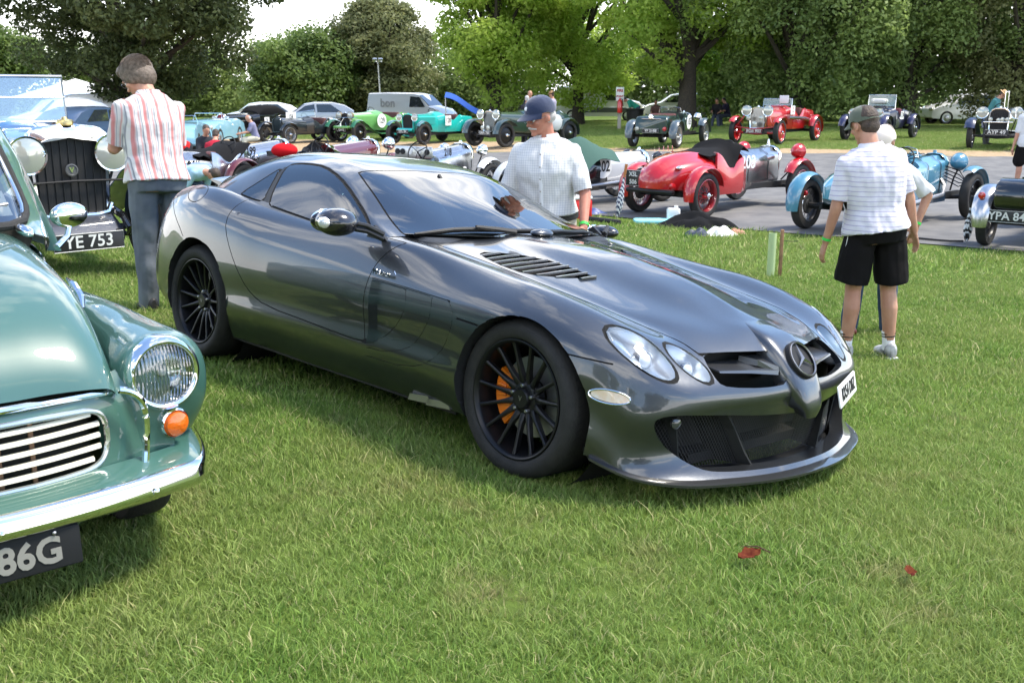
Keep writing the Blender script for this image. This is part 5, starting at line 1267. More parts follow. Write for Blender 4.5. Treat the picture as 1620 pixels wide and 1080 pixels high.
    for q in (.5, 2.6, 4.7): m.tube([tuple(c), tuple(c + (s_ * math.cos(q) + u_ * math.sin(q)) * .185)], .008, 4)
    m.tube([tuple(c), (ck_f + .2, steer_side * .19, low + .3)], .014, 6); m.build('steering_wheel', black_matt, T)
    # tail
    if tail == 'slab':
        m = MB(); m.loft([sect(x, tub_w - .01, low + .06, z, .06, .02) for x, z in ((ck_r + .0, tail_z - .1), (ck_r - .08, tail_z - .02), (rx - .30, tail_z - .06), (rx - .36, tail_z - .12))], True, True); m.build('tail', col, T, ang=50)
    elif tail == 'round':
        L_ = [(0, 1, 0), (.2, 1.02, .02), (.45, .98, 0), (.7, .85, -.06), (.88, .66, -.16), (.97, .45, -.28), (1, .25, -.36)]; l = ck_r - (rx - .62)
        m = MB(); m.loft([sect(ck_r - l * t, tub_w * w, low + .06 + .10 * t, tail_z + dz, .2 * w, .1 * w) for t, w, dz in L_], True, True); m.build('tail', col, T, ang=60)
    elif tail == 'point':
        L_ = [(0, 1, 0), (.25, .92, .02), (.5, .72, -.02), (.75, .42, -.10), (.92, .18, -.18), (1, .05, -.24)]; l = ck_r - (rx - .70)
        m = MB(); m.loft([sect(ck_r - l * t, tub_w * w, low + .04 + .22 * t * t, tail_z + dz, .3 * tub_w * w, .3 * tub_w * w) for t, w, dz in L_], True, True); m.build('tail', col, T, ang=60)
    elif tail == 'tank':
        m = MB(); m.lathe([(.01, -.46), (.2, -.46), (.22, -.43), (.22, .43), (.2, .46), (.01, .46)], (rx - .22, 0, .66), (0, 1, 0), 20); m.build('fuel_tank', col, T); m = MB(); m.box((ck_r - .02, 0, .6), (.03, tub_w * 1.9, .5)); m.build('tail', col, T, smooth=False)
    # radiator
    zr0, zr1 = rz; w = rw + .01
    def rshape(ins, z0=zr0, z1=zr1):
        return [(w - ins - .02, z0 + ins), (w - ins, (z0 + z1) * .5), (w - ins - .004, z1 - .13), (w - ins - .05, z1 - .05 - ins * .6), (w * .45, z1 - ins * .8), (0, z1 + .012 - ins)]
    def rl(ins, x): h = rshape(ins); return [(x, y, z) for y, z in h] + [(x, -y, z) for y, z in reversed(h[:-1])]
    R_ = thing_part('radiator', T)
    m = MB(); m.loft([rl(.01, rad_x - .04), rl(0, rad_x - .02), rl(0, rad_x + .05), rl(.012, rad_x + .062), rl(.035, rad_x + .055), rl(.038, rad_x + .03)], True, False); m.build('shell', shell, R_, ang=50)
    m = MB(); m.loft([rl(.036, rad_x + .034), rl(.037, rad_x)], True, True); m.build('core', core or black_matt, R_, smooth=False)
    m = MB()
    for k in range(9 if detail > 1 else 6):
        y = -w * .8 + k * w * 1.6 / (8 if detail > 1 else 5); m.box((rad_x + .04, y, (zr0 + zr1) / 2 - .03), (.008, .006, (zr1 - zr0) * .80))
    o_ = m.build('shutter', mat('radiator_fins', (.03, .03, .03), rough=.5, metal=.5) if core is None else core, R_, smooth=False); o_['kind'] = 'stuff'
    m = MB(); m.lathe([(.001, .05), (.022, .048), (.03, .03), (.03, 0)], (rad_x + .01, 0, zr1), (0, 0, 1), 12); m.build('filler_cap', shell, R_)
    # lamps
    ly = lamp_y if lamp_y is not None else rw + lamp + .06; lz = lamp_z if lamp_z is not None else zr1 - .14
    for s in (-1, 1):
        h = thing_part('headlight', T, (rad_x + .09, s * ly, lz))
        m = MB(); m.lathe([(.004, -lamp * 1.35), (lamp * .55, -lamp * 1.15), (lamp * .9, -lamp * .55), (lamp, 0), (lamp * 1.07, .006), (lamp * 1.05, .02), (lamp * .96, .018)], (0, 0, 0), (1, 0, 0), 24); m.build('shell', lampcol, h, ang=60)
        m = MB(); m.lathe([(lamp * .97, .014), (lamp * .6, .028), (.002, .034)], (0, 0, 0), (1, 0, 0), 24); m.build('lens', ivory, h, ang=80)
        m = MB(); m.tube([(-.03, 0, -lamp), (-.05, -s * .04, -lamp - .12), (-.1, -s * (ly - .3), .42 - lz)], .014, 6); m.build('bracket', black_matt, h)
    # guards and wheels
    for s in (-1, 1):
        for x, front in ((fx, True), (rx, False)):
            wire_wheel(T, (x, s * (tr / 2 + tw / 2), wr), wr, tw, s, rim, hub, solid=solid, tyrem=tyre, detail=detail, disc=solidm)
            if gtype == 'cycle' or (not front and rear_guard):
                a0, a1 = gang if front else (15, 190)
                g = guard_mesh(wr + gR, gW, a0, a1, s).build('mudguard', gcol, T, ang=60); g.location = (x, s * (tr / 2), wr)
            elif gtype == 'swept':
                R2 = wr + gR; g = guard_mesh(R2, gW, 25, 130, s, tail=[(-R2 * .95, R2 * .62), (-R2 * 1.5, R2 * .22), (-R2 * 2.1, -.02), (-R2 * 2.7, -.10), (-wb + R2 * 1.1, -.10)], n=12).build('mudguard', gcol, T, ang=60); g.location = (x, s * (tr / 2), wr)
            elif gtype == 'wing':
                g = guard_mesh(wr + gR, gW, 5, 95, s, tail=[(-.12, wr + gR - .01), (-.32, wr - .02), (-.5, wr * .6)], n=12).build('mudguard', gcol, T, ang=60); g.location = (x, s * (tr / 2), wr)
    # windscreen
    if screen in ('full', 'fold', 'raked'):
        zt = {'full': .36, 'fold': .20, 'raked': .30}[screen]; xx = ck_f + .10; ww = tub_w - .03; W_ = thing_part('windscreen', T, (xx, 0, scz))
        m = MB(); m.tube([(0, -ww, -.08), (-.04, -ww, zt), (-.04, ww, zt), (0, ww, -.08)], .011, 6); m.tube([(0, -ww, .0), (0, ww, .0)], .009, 6); m.build('frame', chrome, W_)
        m = MB(); m.box((-.02, 0, zt / 2), (.004, ww * 1.96, zt), rot=(0, -.1, 0)); m.build('glass', glass_clear, W_, smooth=False)
    if screen in ('aero', 'aero2'):
        for yy in ((steer_side * .19,) if screen == 'aero' else (.2, -.2)):
            W_ = thing_part('windscreen', T, (ck_f + .08, yy, scz - .02)); m = MB(); m.tube([(0, -.15, 0), (-.03, -.13, .13), (-.035, 0, .16), (-.03, .13, .13), (0, .15, 0)], .007, 6); m.build('frame', chrome, W_)
            m = MB(); m.prism([(-.14, 0), (.14, 0), (.13, .12), (0, .155), (-.13, .12)], (-.01, 0, 0), (0, 1, 0), (-.2, 0, 1), .004); m.build('glass', glass_clear, W_, smooth=False)
    if side_exhaust:
        s = side_exhaust; m = MB(); m.tube([(rad_x - .25, s * (rw + .02), .6), (rad_x - .35, s * (rw + .12), .52), (rad_x - .6, s * (bw + .12), .40), (rx - .2, s * (tub_w + .08), .30)], .03, 8); m.build('exhaust_pipe', steel, T)
    T['_dims'] = [rad_x, sc_x, ck_f, ck_r]
    return T
def dims(T): return list(T['_dims'])
def plate(T, s, loc, w=.5, h=.11, rz_=90, bg=None, fg=None, size=.1, tilt=90, two=None):
    p = MB().rbox((0, 0, 0), (w, h, .008), .008).build('number_plate', bg or mat('black_plate', (.02, .02, .022), rough=.4), T); p.location = loc; p.rotation_euler = (rad(tilt), 0, rad(rz_))
    f = fg or mat('silver_digits', (.6, .6, .58), rough=.5)
    if two:
        text('lettering', two[0], size, f, p, (0, h * .23, .005), (0, 0, 0), .001, bold=.002); text('lettering', two[1], size, f, p, (0, -h * .25, .005), (0, 0, 0), .001, bold=.002)
    else: text('lettering', s, size, f, p, (0, 0, .005), (0, 0, 0), .001, bold=.002)
    m = MB(); q = h / 2 - .004; e = w / 2 - .004; m.tube([(-e, -q, .005), (e, -q, .005), (e, q, .005), (-e, q, .005)], .003, 4, closed=True); m.build('border', f, p)
    return p
def race_number(T, s, loc, side, size=.26, shape='round', bg=None, fg=None, r=.2, yaw=0, tilt=0, wh=None):
    rot = (rad(90 + tilt), 0, (0 if side < 0 else PI) + yaw)
    if shape:
        m = MB()
        if shape == 'round': m.lathe([(r, 0), (r, .002), (.001, .003)], (0, 0, 0), (0, 0, 1), 28)
        else: m.box((0, 0, .001), (wh or (r * 1.5, r * 1.6)) + (.003,))
        p = m.build('number_disc', bg or white_flat, T, smooth=False); p.location = loc; p.rotation_euler = rot
        text('lettering', s, size, fg or black_flat, p, (0, 0, .004), (0, 0, 0), .0006, bold=.006, sx=.8)
    else:
        text('lettering', s, size, fg or black_flat, T, loc, rot, .002, bold=.006, sx=.8)

P = paint; FG = 'vintage racing cars parked in the far row'; NR = 'vintage racing cars parked along the lawn edge'
c_green = P('apple_green', (.13, .36, .10)); c_dkgreen = P('racing_green_dark', (.008, .03, .022)); c_teal = P('teal_blue', (.01, .40, .36)); c_red = P('signal_red', (.42, .005, .008)); c_navy = P('midnight_blue', (.008, .009, .03)); c_maroon = P('maroon', (.10, .008, .012))
c_lblue = P('pale_racing_blue', (.055, .20, .30)); c_sky = P('sky_blue', (.25, .50, .62)); c_slate = P('slate_green', (.03, .055, .055)); c_greyp = P('light_grey_paint', (.55, .56, .57)); c_black = black_gloss; c_royal = P('royal_blue', (.01, .09, .28)); c_ired = P('post_red', (.44, .004, .007))
dig_w = white_flat
def cloth(name, col, **k): return mat(name, col, rough=.95, spec=.15, bump=.35, bump_scale=8, **k)
black_cloth = cloth('black_canvas', (.012, .012, .013)); green_cloth = cloth('green_canvas', (.06, .115, .095)); 

# the big blue tourer close by on the left
T = vintage('vintage_tourer', 'blue vintage tourer with huge lamps and tall black radiator, plate ending E 753', (-4.95, 10.42), -47, wb=3.0, tr=1.40, wr=.43, tw=.13, rw=.335, rz=(.50, 1.30), bw=.42, scz=1.33, tub_w=.58, body_len=(1.1, 1), tail='slab', tail_z=1.2,
            col=P('deep_blue', (.03, .14, .34)), gcol=P('tourer_wing', (.012, .02, .06)), gtype='swept', lamp=.158, lamp_y=.37, lamp_z=1.07, screen='none', rim=black_sat, hub=chrome, gW=.30, low=.45, steer_side=-1, lampcol=chrome, seatm=dark_leather)
d = dims(T)
W_ = thing_part('windscreen', T, (d[2] + .12, 0, 1.33)); m = MB(); m.tube([(0, -.56, -.12), (-.06, -.56, .42), (-.06, .56, .42), (0, .56, -.12)], .018, 8); m.tube([(-.03, -.56, .22), (-.03, .56, .22)], .007, 6); m.tube([(0, -.56, -.02), (0, .56, -.02)], .013, 6); m.build('frame', alu, W_)
m = MB(); m.box((-.03, 0, .20), (.004, 1.1, .42), rot=(0, -.13, 0)); m.build('glass', glass_mat('hazy_screen_glass', (.82, .85, .86), alpha_mix=.6), W_, smooth=False)
# nickel top tank of the radiator and its emblem, starting handle bracket, cross bar, apron
m = MB(); xx = d[0]; rows = []
for x, ins in ((xx - .03, .01), (xx + .05, -.006), (xx + .088, .012), (xx + .09, .03)):
    rows.append([(x, y * (1 - ins), z - ins * .7) for y, z in ((.352, 1.09), (.355, 1.17), (.335, 1.255), (.28, 1.30), (.12, 1.318), (.04, 1.285 if x > xx + .06 else 1.33), (-.04, 1.285 if x > xx + .06 else 1.33), (-.12, 1.318), (-.28, 1.30), (-.335, 1.255), (-.355, 1.17), (-.352, 1.09), (-.30, 1.165), (-.26, 1.195), (-.1, 1.215), (0, 1.235), (.1, 1.215), (.26, 1.195), (.30, 1.165))])
m.loft(rows, True, True); m.build('top_tank', chrome, T, ang=40)
m = MB(); m.lathe([(.07, 0), (.072, .03), (.062, .05), (.03, .055), (.02, .075), (.001, .076)], (xx + .02, 0, 1.315), (0, 0, 1), 20); m.build('radiator_cap', mat('brass', (.6, .45, .2), rough=.3, metal=1), T)
m = MB(); m.lathe([(.055, 0), (.056, .012), (.045, .014), (.04, .006), (.001, .006)], (xx + .07, 0, .93), (1, 0, 0), 24); e_ = m.build('emblem', mat('dull_badge', (.12, .12, .12), rough=.5, metal=.5), T); text('lettering', 'V', .06, chrome, e_, (xx + .08, 0, .93), (rad(90), 0, rad(90)), .002, bold=.003)
P_ = [(xx + .10, -.30 + .075 * math.cos(q), 1.08 + .04 * math.sin(q)) for q in np.linspace(0, 2 * PI, 21)[:-1]]; m = MB(); m.tube(P_, .011, 6, closed=True); m.build('script_badge', chrome, T)
m = MB(); m.tube([(xx + .07, -.62, .82), (xx + .09, 0, .835), (xx + .07, .62, .82)], .011, 6); m.build('lamp_bar', black_matt, T)
m = MB(); m.tube([(xx + .06, -.335, .62), (xx + .07, -.30, .545), (xx + .07, -.2, .525), (xx + .07, .2, .525), (xx + .07, .30, .545), (xx + .06, .335, .62)], .026, 8); m.build('radiator_base', chrome, T)
m = MB(); m.loft([[(xx + .07, -.33, .53), (xx + .07, .33, .53)], [(xx + .20, -.33, .46), (xx + .20, .33, .46)], [(xx + .30, -.36, .36), (xx + .30, .36, .36)]], False); m.build('dumb_iron_apron', P('apron_dark', (.03, .035, .05)), T)
for s in (-1, 1): m = MB(); m.tube([(xx + .0, s * .36, .56), (xx + .22, s * .36, .52), (xx + .36, s * .36, .42), (xx + .33, s * .36, .36), (xx + .1, s * .36, .34), (xx - .5, s * .36, .38)], [.035, .035, .03, .025, .02, .025], 8); m.build('dumb_iron', black_gloss, T)
plate(T, 'YE 753', (xx + .38, -.02, .33), .62, .155, size=.15, fg=mat('plate_silver', (.66, .66, .64), rough=.5))

# far row, from the right
T = vintage('vintage_roadster', 'black vintage car with plate AYP 49, at the right end of the far row', (14.05, 30.2), 238, FG, wb=2.9, tr=1.36, wr=.375, tw=.12, rw=.26, rz=(.45, 1.10), bw=.38, scz=1.08, tub_w=.50, body_len=(.9, 1), col=c_black, gcol=P('navy_wing', (.012, .018, .05)), gtype='swept', lamp=.15, lamp_y=.43, lamp_z=.98, screen='full', gW=.26, low=.4, door_dip=.12)
d = dims(T); plate(T, 'AYP 49', (d[0] + .30, 0, .46), .58, .15, size=.15)
for y in (-.20, .0, .10, .22): m = MB(); m.lathe([(.01, -.05), (.05, -.03), (.055, .0), (.001, .012)], (d[0] + .16, y, .80 if y else .78), (1, 0, 0), 14); m.build('spot_lamp', ivory, T)
m = MB(); m.rbox((d[0] + .2, 0, .73), (.02, .75, .03), .01); m.build('lamp_bar', chrome, T)
race_number(T, '123', (d[0] + .27, .43, .98), 0, .11, 'round', r=.15); T.children[-1].rotation_euler = (rad(90), 0, rad(90))
T = vintage('vintage_roadster', 'midnight blue vintage car with maroon seats and race number 124', (12.35, 35.6), 232, FG, wb=2.75, tr=1.32, wr=.365, tw=.13, rw=.25, rz=(.45, 1.04), bw=.36, scz=1.08, tub_w=.48, body_len=(.8, 1), tail='slab', tail_z=1.0, col=c_navy, gcol=P('navy_violet_wing', (.02, .018, .07)), shell=mat('dull_nickel', (.28, .27, .26), rough=.35, metal=1), core=mat('stone_guard', (.17, .16, .15), rough=.5, metal=.8), gtype='cycle', lamp=.125, lamp_y=.43, screen='full', gW=.24, solid=True, rim=black_sat, seatm=mat('maroon_seat', (.12, .02, .03), rough=.6), low=.36)
d = dims(T); race_number(T, '124', (d[2] - .35, .56, .78), 1, .24, 'box', r=.13, wh=(.30, .26)); plate(T, 'MF 4251', (d[0] + .22, -.1, .50), .5, .14, bg=mat('pale_plate', (.7, .7, .68), rough=.5), fg=black_flat, size=.12)
m = MB(); m.rbox((d[2] + .05, -.1, 1.24), (.4, .5, .16), .08); m.build('folded_hood', mat('cream_cloth', (.62, .6, .55), rough=.9), T)
T = vintage('vintage_tourer', 'bright red vintage four seater with red wheels and plate BGB 903', (8.35, 33.5), 234, FG, wb=3.0, tr=1.42, wr=.37, tw=.14, rw=.25, rz=(.45, 1.10), bw=.40, scz=1.14, tub_w=.50, body_len=(1.0, 1), tail='slab', tail_z=1.06, col=c_red, gtype='cycle', gang=(40, 150), lamp=.155, lamp_y=.34, lamp_z=1.0, screen='fold', solid=True, rim=c_red, gW=.22, low=.42, solidm=c_red, front_apron=c_red, core=mat('bright_core', (.35, .34, .33), rough=.3, metal=1), door_dip=.2)
d = dims(T); plate(T, 'BGB 903', (d[0] + .30, 0, .40), .56, .12, size=.13, bg=mat('maroon_plate', (.12, .02, .02), rough=.5)); race_number(T, '12', (d[1] - .12, .54, 1.0), 1, .2, 'box', wh=(.34, .26), fg=c_red, yaw=0)
for s in (-1, 1): m = MB(); m.tube([(d[0] + .05, s * .34, .95), (d[0] + .25, s * .60, .52), (d[0] + .30, 0, .46)], .022, 6); m.build('brace', c_red, T)
for y, z, r in ((-.2, .78, .07), (.2, .78, .07), (0, .60, .085)): m = MB(); m.lathe([(.01, -r), (r * .8, -r * .6), (r, 0), (.001, .012)], (d[0] + .27, y, z), (1, 0, 0), 16); m.build('spot_lamp', ivory, T)
m = MB(); m.rbox((d[2] + .12, .22, 1.32), (.03, .30, .24), .03, rot=(0, 0, 0)); m.build('aero_screen', mat('pale_screen', (.6, .62, .63), rough=.3), T)
m = MB(); m.tube([(d[1] + .1, .50, .78), (d[3] + .2, .56, .74), (-1.5, .56, .66)], .05, 8); m.build('exhaust_pipe', alu, T)
T = vintage('vintage_roadster', 'dark green two seater seen from behind with grey flat mudguards', (4.85, 32.6), 63, FG, wb=2.7, tr=1.36, wr=.36, tw=.13, rw=.26, rz=(.45, .98), bw=.36, scz=1.02, tub_w=.50, body_len=(.75, 1), tail='slab', tail_z=.98, col=c_dkgreen, gcol=P('slate_guard', (.06, .085, .10)), gtype='cycle', gang=(0, 150), lamp=.12, lamp_y=.42, screen='aero2', rim=mat('grey_wire', (.35, .36, .36), rough=.4, metal=.6), gW=.24, low=.36)
plate(T, 'YF 5188', (-1.76, 0, .50), .52, .12, rz_=-90, size=.11)
for s in (-1, 1): m = MB(); m.lathe([(.06, 0), (.055, .02), (.001, .03)], (-1.74, s * .42, .56), (-1, 0, 0), 14); m.build('rear_lamp', red_lens if s < 0 else ivory, T)
m = MB(); m.lathe([(.07, 0), (.07, .05), (.05, .07), (.001, .07)], (-1.72, 0, .90), (-1, 0, .2), 14); m.build('fuel_cap', chrome, T)
m = MB(); m.tube([(-1.72, -.3, .85), (-1.72, .3, .85)], .012, 6); m.build('luggage_bar', chrome, T)
race_number(T, '105', (.2, -.54, .72), -1, .3, 'round', r=.22)
T = vintage('vintage_tourer', 'very dark green long tourer with twin chrome lamps, behind the two men talking', (.35, 35.8), 226, FG, seatm=dark_leather, wb=3.1, tr=1.42, wr=.40, tw=.14, rw=.27, rz=(.48, 1.15), bw=.40, scz=1.16, tub_w=.56, body_len=(1.2, 1), tail='round', tail_z=1.15, col=c_dkgreen, gcol=c_slate, gtype='wing', lamp=.15, lamp_y=.36, lamp_z=1.05, screen='none', solid=True, rim=black_sat, gW=.27, low=.42, core=mat('shutters', (.22, .23, .23), rough=.35, metal=.9))
d = dims(T); plate(T, 'GMA 700', (d[0] + .28, 0, .46), .56, .13, size=.12)
for y in (-.12, .14): m = MB(); m.lathe([(.01, -.07), (.07, -.03), (.08, 0), (.001, .012)], (d[0] + .24, y, .62), (1, 0, 0), 14); m.build('spot_lamp', ivory, T)
m = MB(); m.lathe([(.27, 0), (.27, .14), (.22, .17), (.001, .17)], (-.9, .62, .75), (0, 1, 0), 22); m.build('spare_wheel_cover', mat('cover_silver', (.5, .52, .53), rough=.35), T)
T = vintage('vintage_tourer', 'turquoise vintage tourer with a white square reading 128', (-3.0, 40.3), 237, FG, wb=3.0, tr=1.40, wr=.385, tw=.15, rw=.26, rz=(.45, 1.10), bw=.40, scz=1.15, tub_w=.54, body_len=(1.0, 1), tail='slab', tail_z=1.05, col=c_teal, gcol=P('teal_grey_guard', (.05, .16, .18)), gtype='cycle', gang=(40, 165), lamp=.13, lamp_y=.36, lamp_z=.98, screen='none', solid=True, rim=black_sat, gW=.22, low=.42, core=black_matt, shell=c_teal, front_apron=c_teal, tyre=rubber_brown)
d = dims(T); race_number(T, '128', (d[2] - .1, .60, .84), 1, .26, 'box', wh=(.36, .36)); plate(T, 'DFL 84', (d[0] + .30, -.05, .48), .52, .12, size=.12)
m = MB(); m.loft([[(d[0] - .05, -.24, .42), (d[0] - .05, .24, .42)], [(d[0] + .2, -.34, .60), (d[0] + .2, .34, .60)], [(d[0] + .28, -.36, .52), (d[0] + .28, .36, .52)]], False); m.build('front_apron', c_teal, T)
m = MB(); m.prism([(-.55, 0), (.55, 0), (.5, .25), (-.5, .25)], (d[0] - .62, .385, .72), (1, 0, .02), (0, 0, 1), .006); m.build('stone_guard', P('teal_mesh', (.03, .32, .30)), T, smooth=False)
T = vintage('vintage_tourer', 'apple green vintage tourer with a round white 129 disc', (-5.75, 43.6), 236, FG, wb=3.1, tr=1.36, wr=.385, tw=.14, rw=.27, rz=(.45, 1.12), bw=.42, scz=1.20, tub_w=.58, body_len=(1.2, 1), tail='slab', tail_z=1.12, col=c_green, gcol=P('mid_green_wing', (.02, .13, .055)), gtype='swept', lamp=.14, lamp_y=.30, lamp_z=1.03, screen='none', solid=True, rim=black_sat, gW=.24, low=.42, lampcol=mat('tan_cover', (.22, .17, .1), rough=.8), front_apron=c_green, tyre=rubber_brown)
d = dims(T); race_number(T, '129', (d[1] - .15, .60, .80), 1, .3, 'round', r=.28); plate(T, 'PJ 8133', (d[0] + .30, 0, .48), .5, .12, size=.1)
m = MB(); m.rbox((d[0] + .22, 0, .58), (.3, .8, .1), .05); m.build('front_apron', c_green, T)
for s in (-1, 1): m = MB(); m.tube([(d[0] + .12, s * .7, .95), (d[0] + .12, 0, .95), (d[0] + .25, s * .28, .50)], .014, 6); m.build('brace', chrome, T)
T = vintage('vintage_roadster', 'near black low roadster between the green 129 car and the maroon grilled tourer', (-8.3, 42.3), 233, FG, wb=2.7, tr=1.33, wr=.37, tw=.14, rw=.24, rz=(.42, 1.0), bw=.38, scz=1.0, tub_w=.52, body_len=(.8, 1), tail='round', tail_z=.95, col=P('ink_black', (.010, .014, .018)), gtype='cycle', gang=(20, 160), lamp=.0001, screen='fold', rim=mat('silver_wire', (.4, .4, .4), rough=.3, metal=.9), gW=.24, low=.35, core=mat('dark_slats', (.05, .055, .06), rough=.3, metal=.8), shell=c_black)
d = dims(T); race_number(T, '156', (d[1] + .5, .05, 1.025), 0, .2, 'box', wh=(.5, .34)); T.children[-1].rotation_euler = (rad(8), 0, rad(60))
T = vintage('vintage_tourer', 'black long tourer with maroon grille and a white number 3 on its door', (-10.7, 43.2), 240, FG, wb=3.0, tr=1.38, wr=.385, tw=.13, rw=.23, rz=(.42, 1.12), bw=.42, scz=1.18, tub_w=.56, body_len=(1.1, 1), tail='slab', tail_z=1.1, col=c_black, gtype='swept', lamp=.12, lamp_y=.32, lamp_z=.92, screen='none', solid=True, rim=black_sat, gW=.24, low=.4, core=mat('maroon_slats', (.22, .012, .02), rough=.4), door_dip=0)
d = dims(T); race_number(T, '3', (d[2] - .3, .64, .80), 1, .26, 'box', wh=(.28, .32))
m = MB(); m.loft([sect(x, w, .98, z, .12, .05) for x, w, z in ((d[2] + .05, .50, 1.22), (d[2] - .3, .55, 1.42), (d[3], .55, 1.44), (d[3] - .5, .5, 1.25))], True, True); m.build('hood', black_cloth, T)

# near row along the edge of the lawn, seen from behind
def near(px_, py_, heading): return (px_, py_), heading
def front_right(fr, heading, wb, tr, tw):
    # centre of the car from the ground point of the right front wheel
    h = rad(heading); f = (math.cos(h), math.sin(h)); r = (math.sin(h), -math.cos(h)); k = tr / 2
    return (fr[0] - f[0] * wb / 2 - r[0] * k, fr[1] - f[1] * wb / 2 - r[1] * k)
H2 = 45; loc = front_right((5.02, 18.35), H2, 2.85, 1.28, .13)
T = vintage('vintage_roadster', 'red vintage roadster numbered 203 with black tonneau cover and plate XSL 506', loc, H2, NR, wb=2.85, tr=1.28, wr=.355, tw=.12, rw=.24, rz=(.45, 1.0), bw=.34, scz=1.02, tub_w=.46, body_len=(.75, 1), tail='round', tail_z=.98, col=c_ired, bcol=alu, gtype='cycle', gang=(-20, 150), lamp=.13, lamp_y=.56, lamp_z=.92, lampcol=c_ired, rim=P('dark_red_rim', (.22, .008, .012)), gW=.22, gcol=c_ired, low=.30, strap=(.35, .93), screen='none', core=black_matt, side_exhaust=None, detail=3)
d = dims(T); race_number(T, '203', (d[1] - .10, -.442, .78), -1, .30, None, fg=white_flat, yaw=rad(-10))
# tonneau
rows = []
for t in np.linspace(0, 1, 15):
    x = d[2] + .10 - t * (.10 + d[2] - d[3] + .18); w = .455 * (1 - .12 * t) + .02; ztop = .98 + .16 * math.exp(-((t - .18) / .12) ** 2) - .02 * t + .05 * math.sin(t * PI); dip = .26 * math.exp(-((t - .45) / .26) ** 2)
    rows.append([(x, q * w, (ztop - dip * abs(q) ** 3.5 - .03 * q * q) + .012 * math.sin(9 * t + 5 * q)) for q in np.linspace(-1.03, 1.03, 15)])
m = MB(); m.sheet(rows, .012); m.build('tonneau_cover', black_cloth, T)
p = plate(T, '', (-1.95, .36, .60), .30, .25, rz_=-90, size=.10, two=('XSL', '506'), bg=mat('deep_plate', (.01, .01, .01), rough=.4))
m = MB(); m.rbox((-1.98, 0, .42), (.10, .90, .07), .02); m.build('rear_bar', black_sat, T)
m = MB(); m.rbox((-1.82, -.2, .50), (.14, .30, .10), .03); m.build('luggage_step', c_ired, T)
m = MB(); m.ell((-1.72, -.36, .78), (.06, .06, .03)); m.build('tail_lamp', chrome, T)
m = MB(); m.tube([(d[0] - .62, -.335, .82), (d[0] - .36, -.315, .83)], .05, 10); m.build('air_scoop', alu, T)
m = MB(); m.lathe([(.001, .12), (.018, .1), (.02, .05), (.03, .04), (.03, 0)], (d[0] + .01, 0, 1.0), (0, 0, 1), 10); m.build('mascot', chrome, T)
for k in range(5): m = MB(); a = .25 * k; m.tube([(d[3] - .05 - .12 * k, .40, .98), (d[3] - .06 - .12 * k, .40, 1.07)], .006, 4); m.build('hood_peg', chrome, T)
H2 = 46; loc = front_right((7.12, 16.2), 46, 2.85, 1.25, .13)
T = vintage('vintage_racing_car', 'pale blue narrow vintage racing car with cycle wings and big steering wheel, numbered 201', loc, H2, NR, wb=2.85, tr=1.25, wr=.355, tw=.13, rw=.22, rz=(.42, .98), bw=.30, scz=1.0, tub_w=.42, body_len=(.75, 1), tail='point', tail_z=.92, col=c_lblue, gtype='cycle', gang=(-25, 120), lamp=.13, lamp_y=.36, lamp_z=.86, lampcol=c_lblue, shell=c_lblue, rim=black_sat, gW=.22, low=.26, strap=(.25, .7), screen='aero', detail=3, side_exhaust=-1, tyre=rubber_brown, door_dip=.22)
d = dims(T); race_number(T, '201', (d[2] + .18, -.43, .72), -1, .20, None, fg=mat('pale_blue_digits', (.35, .55, .62), rough=.5))
m = MB(); m.box((d[1] + .35, .0, 1.002), (.55, .22, .01), rot=(0, .02, 0)); m.build('blue_stripe', P('dark_blue_panel', (.01, .05, .10)), T, smooth=False)
m = MB(); m.box((d[1] - .1, -.42, .36), (1.6, .02, .12)); m.build('under_tray', P('navy_tray', (.01, .03, .06)), T, smooth=False)
for s in (-1, 1): m = MB(); m.lathe([(.04, 0), (.035, .02), (.001, .03)], (-1.62, s * .55, .52), (-1, 0, 0), 12); m.build('tail_lamp', red_lens, T)
m = MB()
for k in range(5): m.tube([(d[0] - .1, -.22, .80 - .05 * k), (d[0] + .05, -.4, .72 - .06 * k), (d[0] - .02, -.55, .55)], .009, 5)
o_ = m.build('front_suspension', black_sat, T); o_['kind'] = 'stuff'
H2 = 52; loc = (7.35, 13.95)
T = vintage('vintage_racing_car', 'black vintage racer with polished silver mudguards, cut by the right edge', loc, H2, NR, wb=2.5, tr=1.22, wr=.34, tw=.12, rw=.22, rz=(.42, .92), bw=.30, scz=.92, tub_w=.38, body_len=(.6, 1), tail='tank', tail_z=.80, col=c_black, gcol=alu, gtype='cycle', gang=(10, 150), lamp=.10, rim=black_sat, gW=.22, low=.26, screen='none', detail=3)
plate(T, 'YPA 84', (-1.63, .30, .42), .50, .15, rz_=-90, size=.14)
for yy in (.62, -.2): m = MB(); m.lathe([(.045, 0), (.04, .02), (.001, .03)], (-1.60, yy, .46 if yy < .5 else .66), (-1, 0, 0), 12); m.build('tail_lamp', red_lens, T)
H2 = 55
T = vintage('vintage_racing_car', 'light grey vintage racer numbered 202 under a green canvas sheet', front_right((2.72, 19.0), 38, 2.5, 1.2, .11), 38, NR, wb=2.5, tr=1.2, wr=.335, tw=.11, rw=.22, rz=(.42, .90), bw=.30, scz=.93, tub_w=.40, body_len=(.7, 1), tail='point', tail_z=.85, col=c_black, bcol=c_greyp, gcol=c_greyp, gtype='cycle', gang=(-10, 140), lamp=.085, lamp_y=.40, lamp_z=.80, lampcol=black_gloss, rim=black_sat, gW=.19, low=.26, screen='none', detail=2, side_exhaust=-1)
d = dims(T); race_number(T, '202', (d[1] - .18, -.39, .66), -1, .26, 'round', r=.2)
rows = []
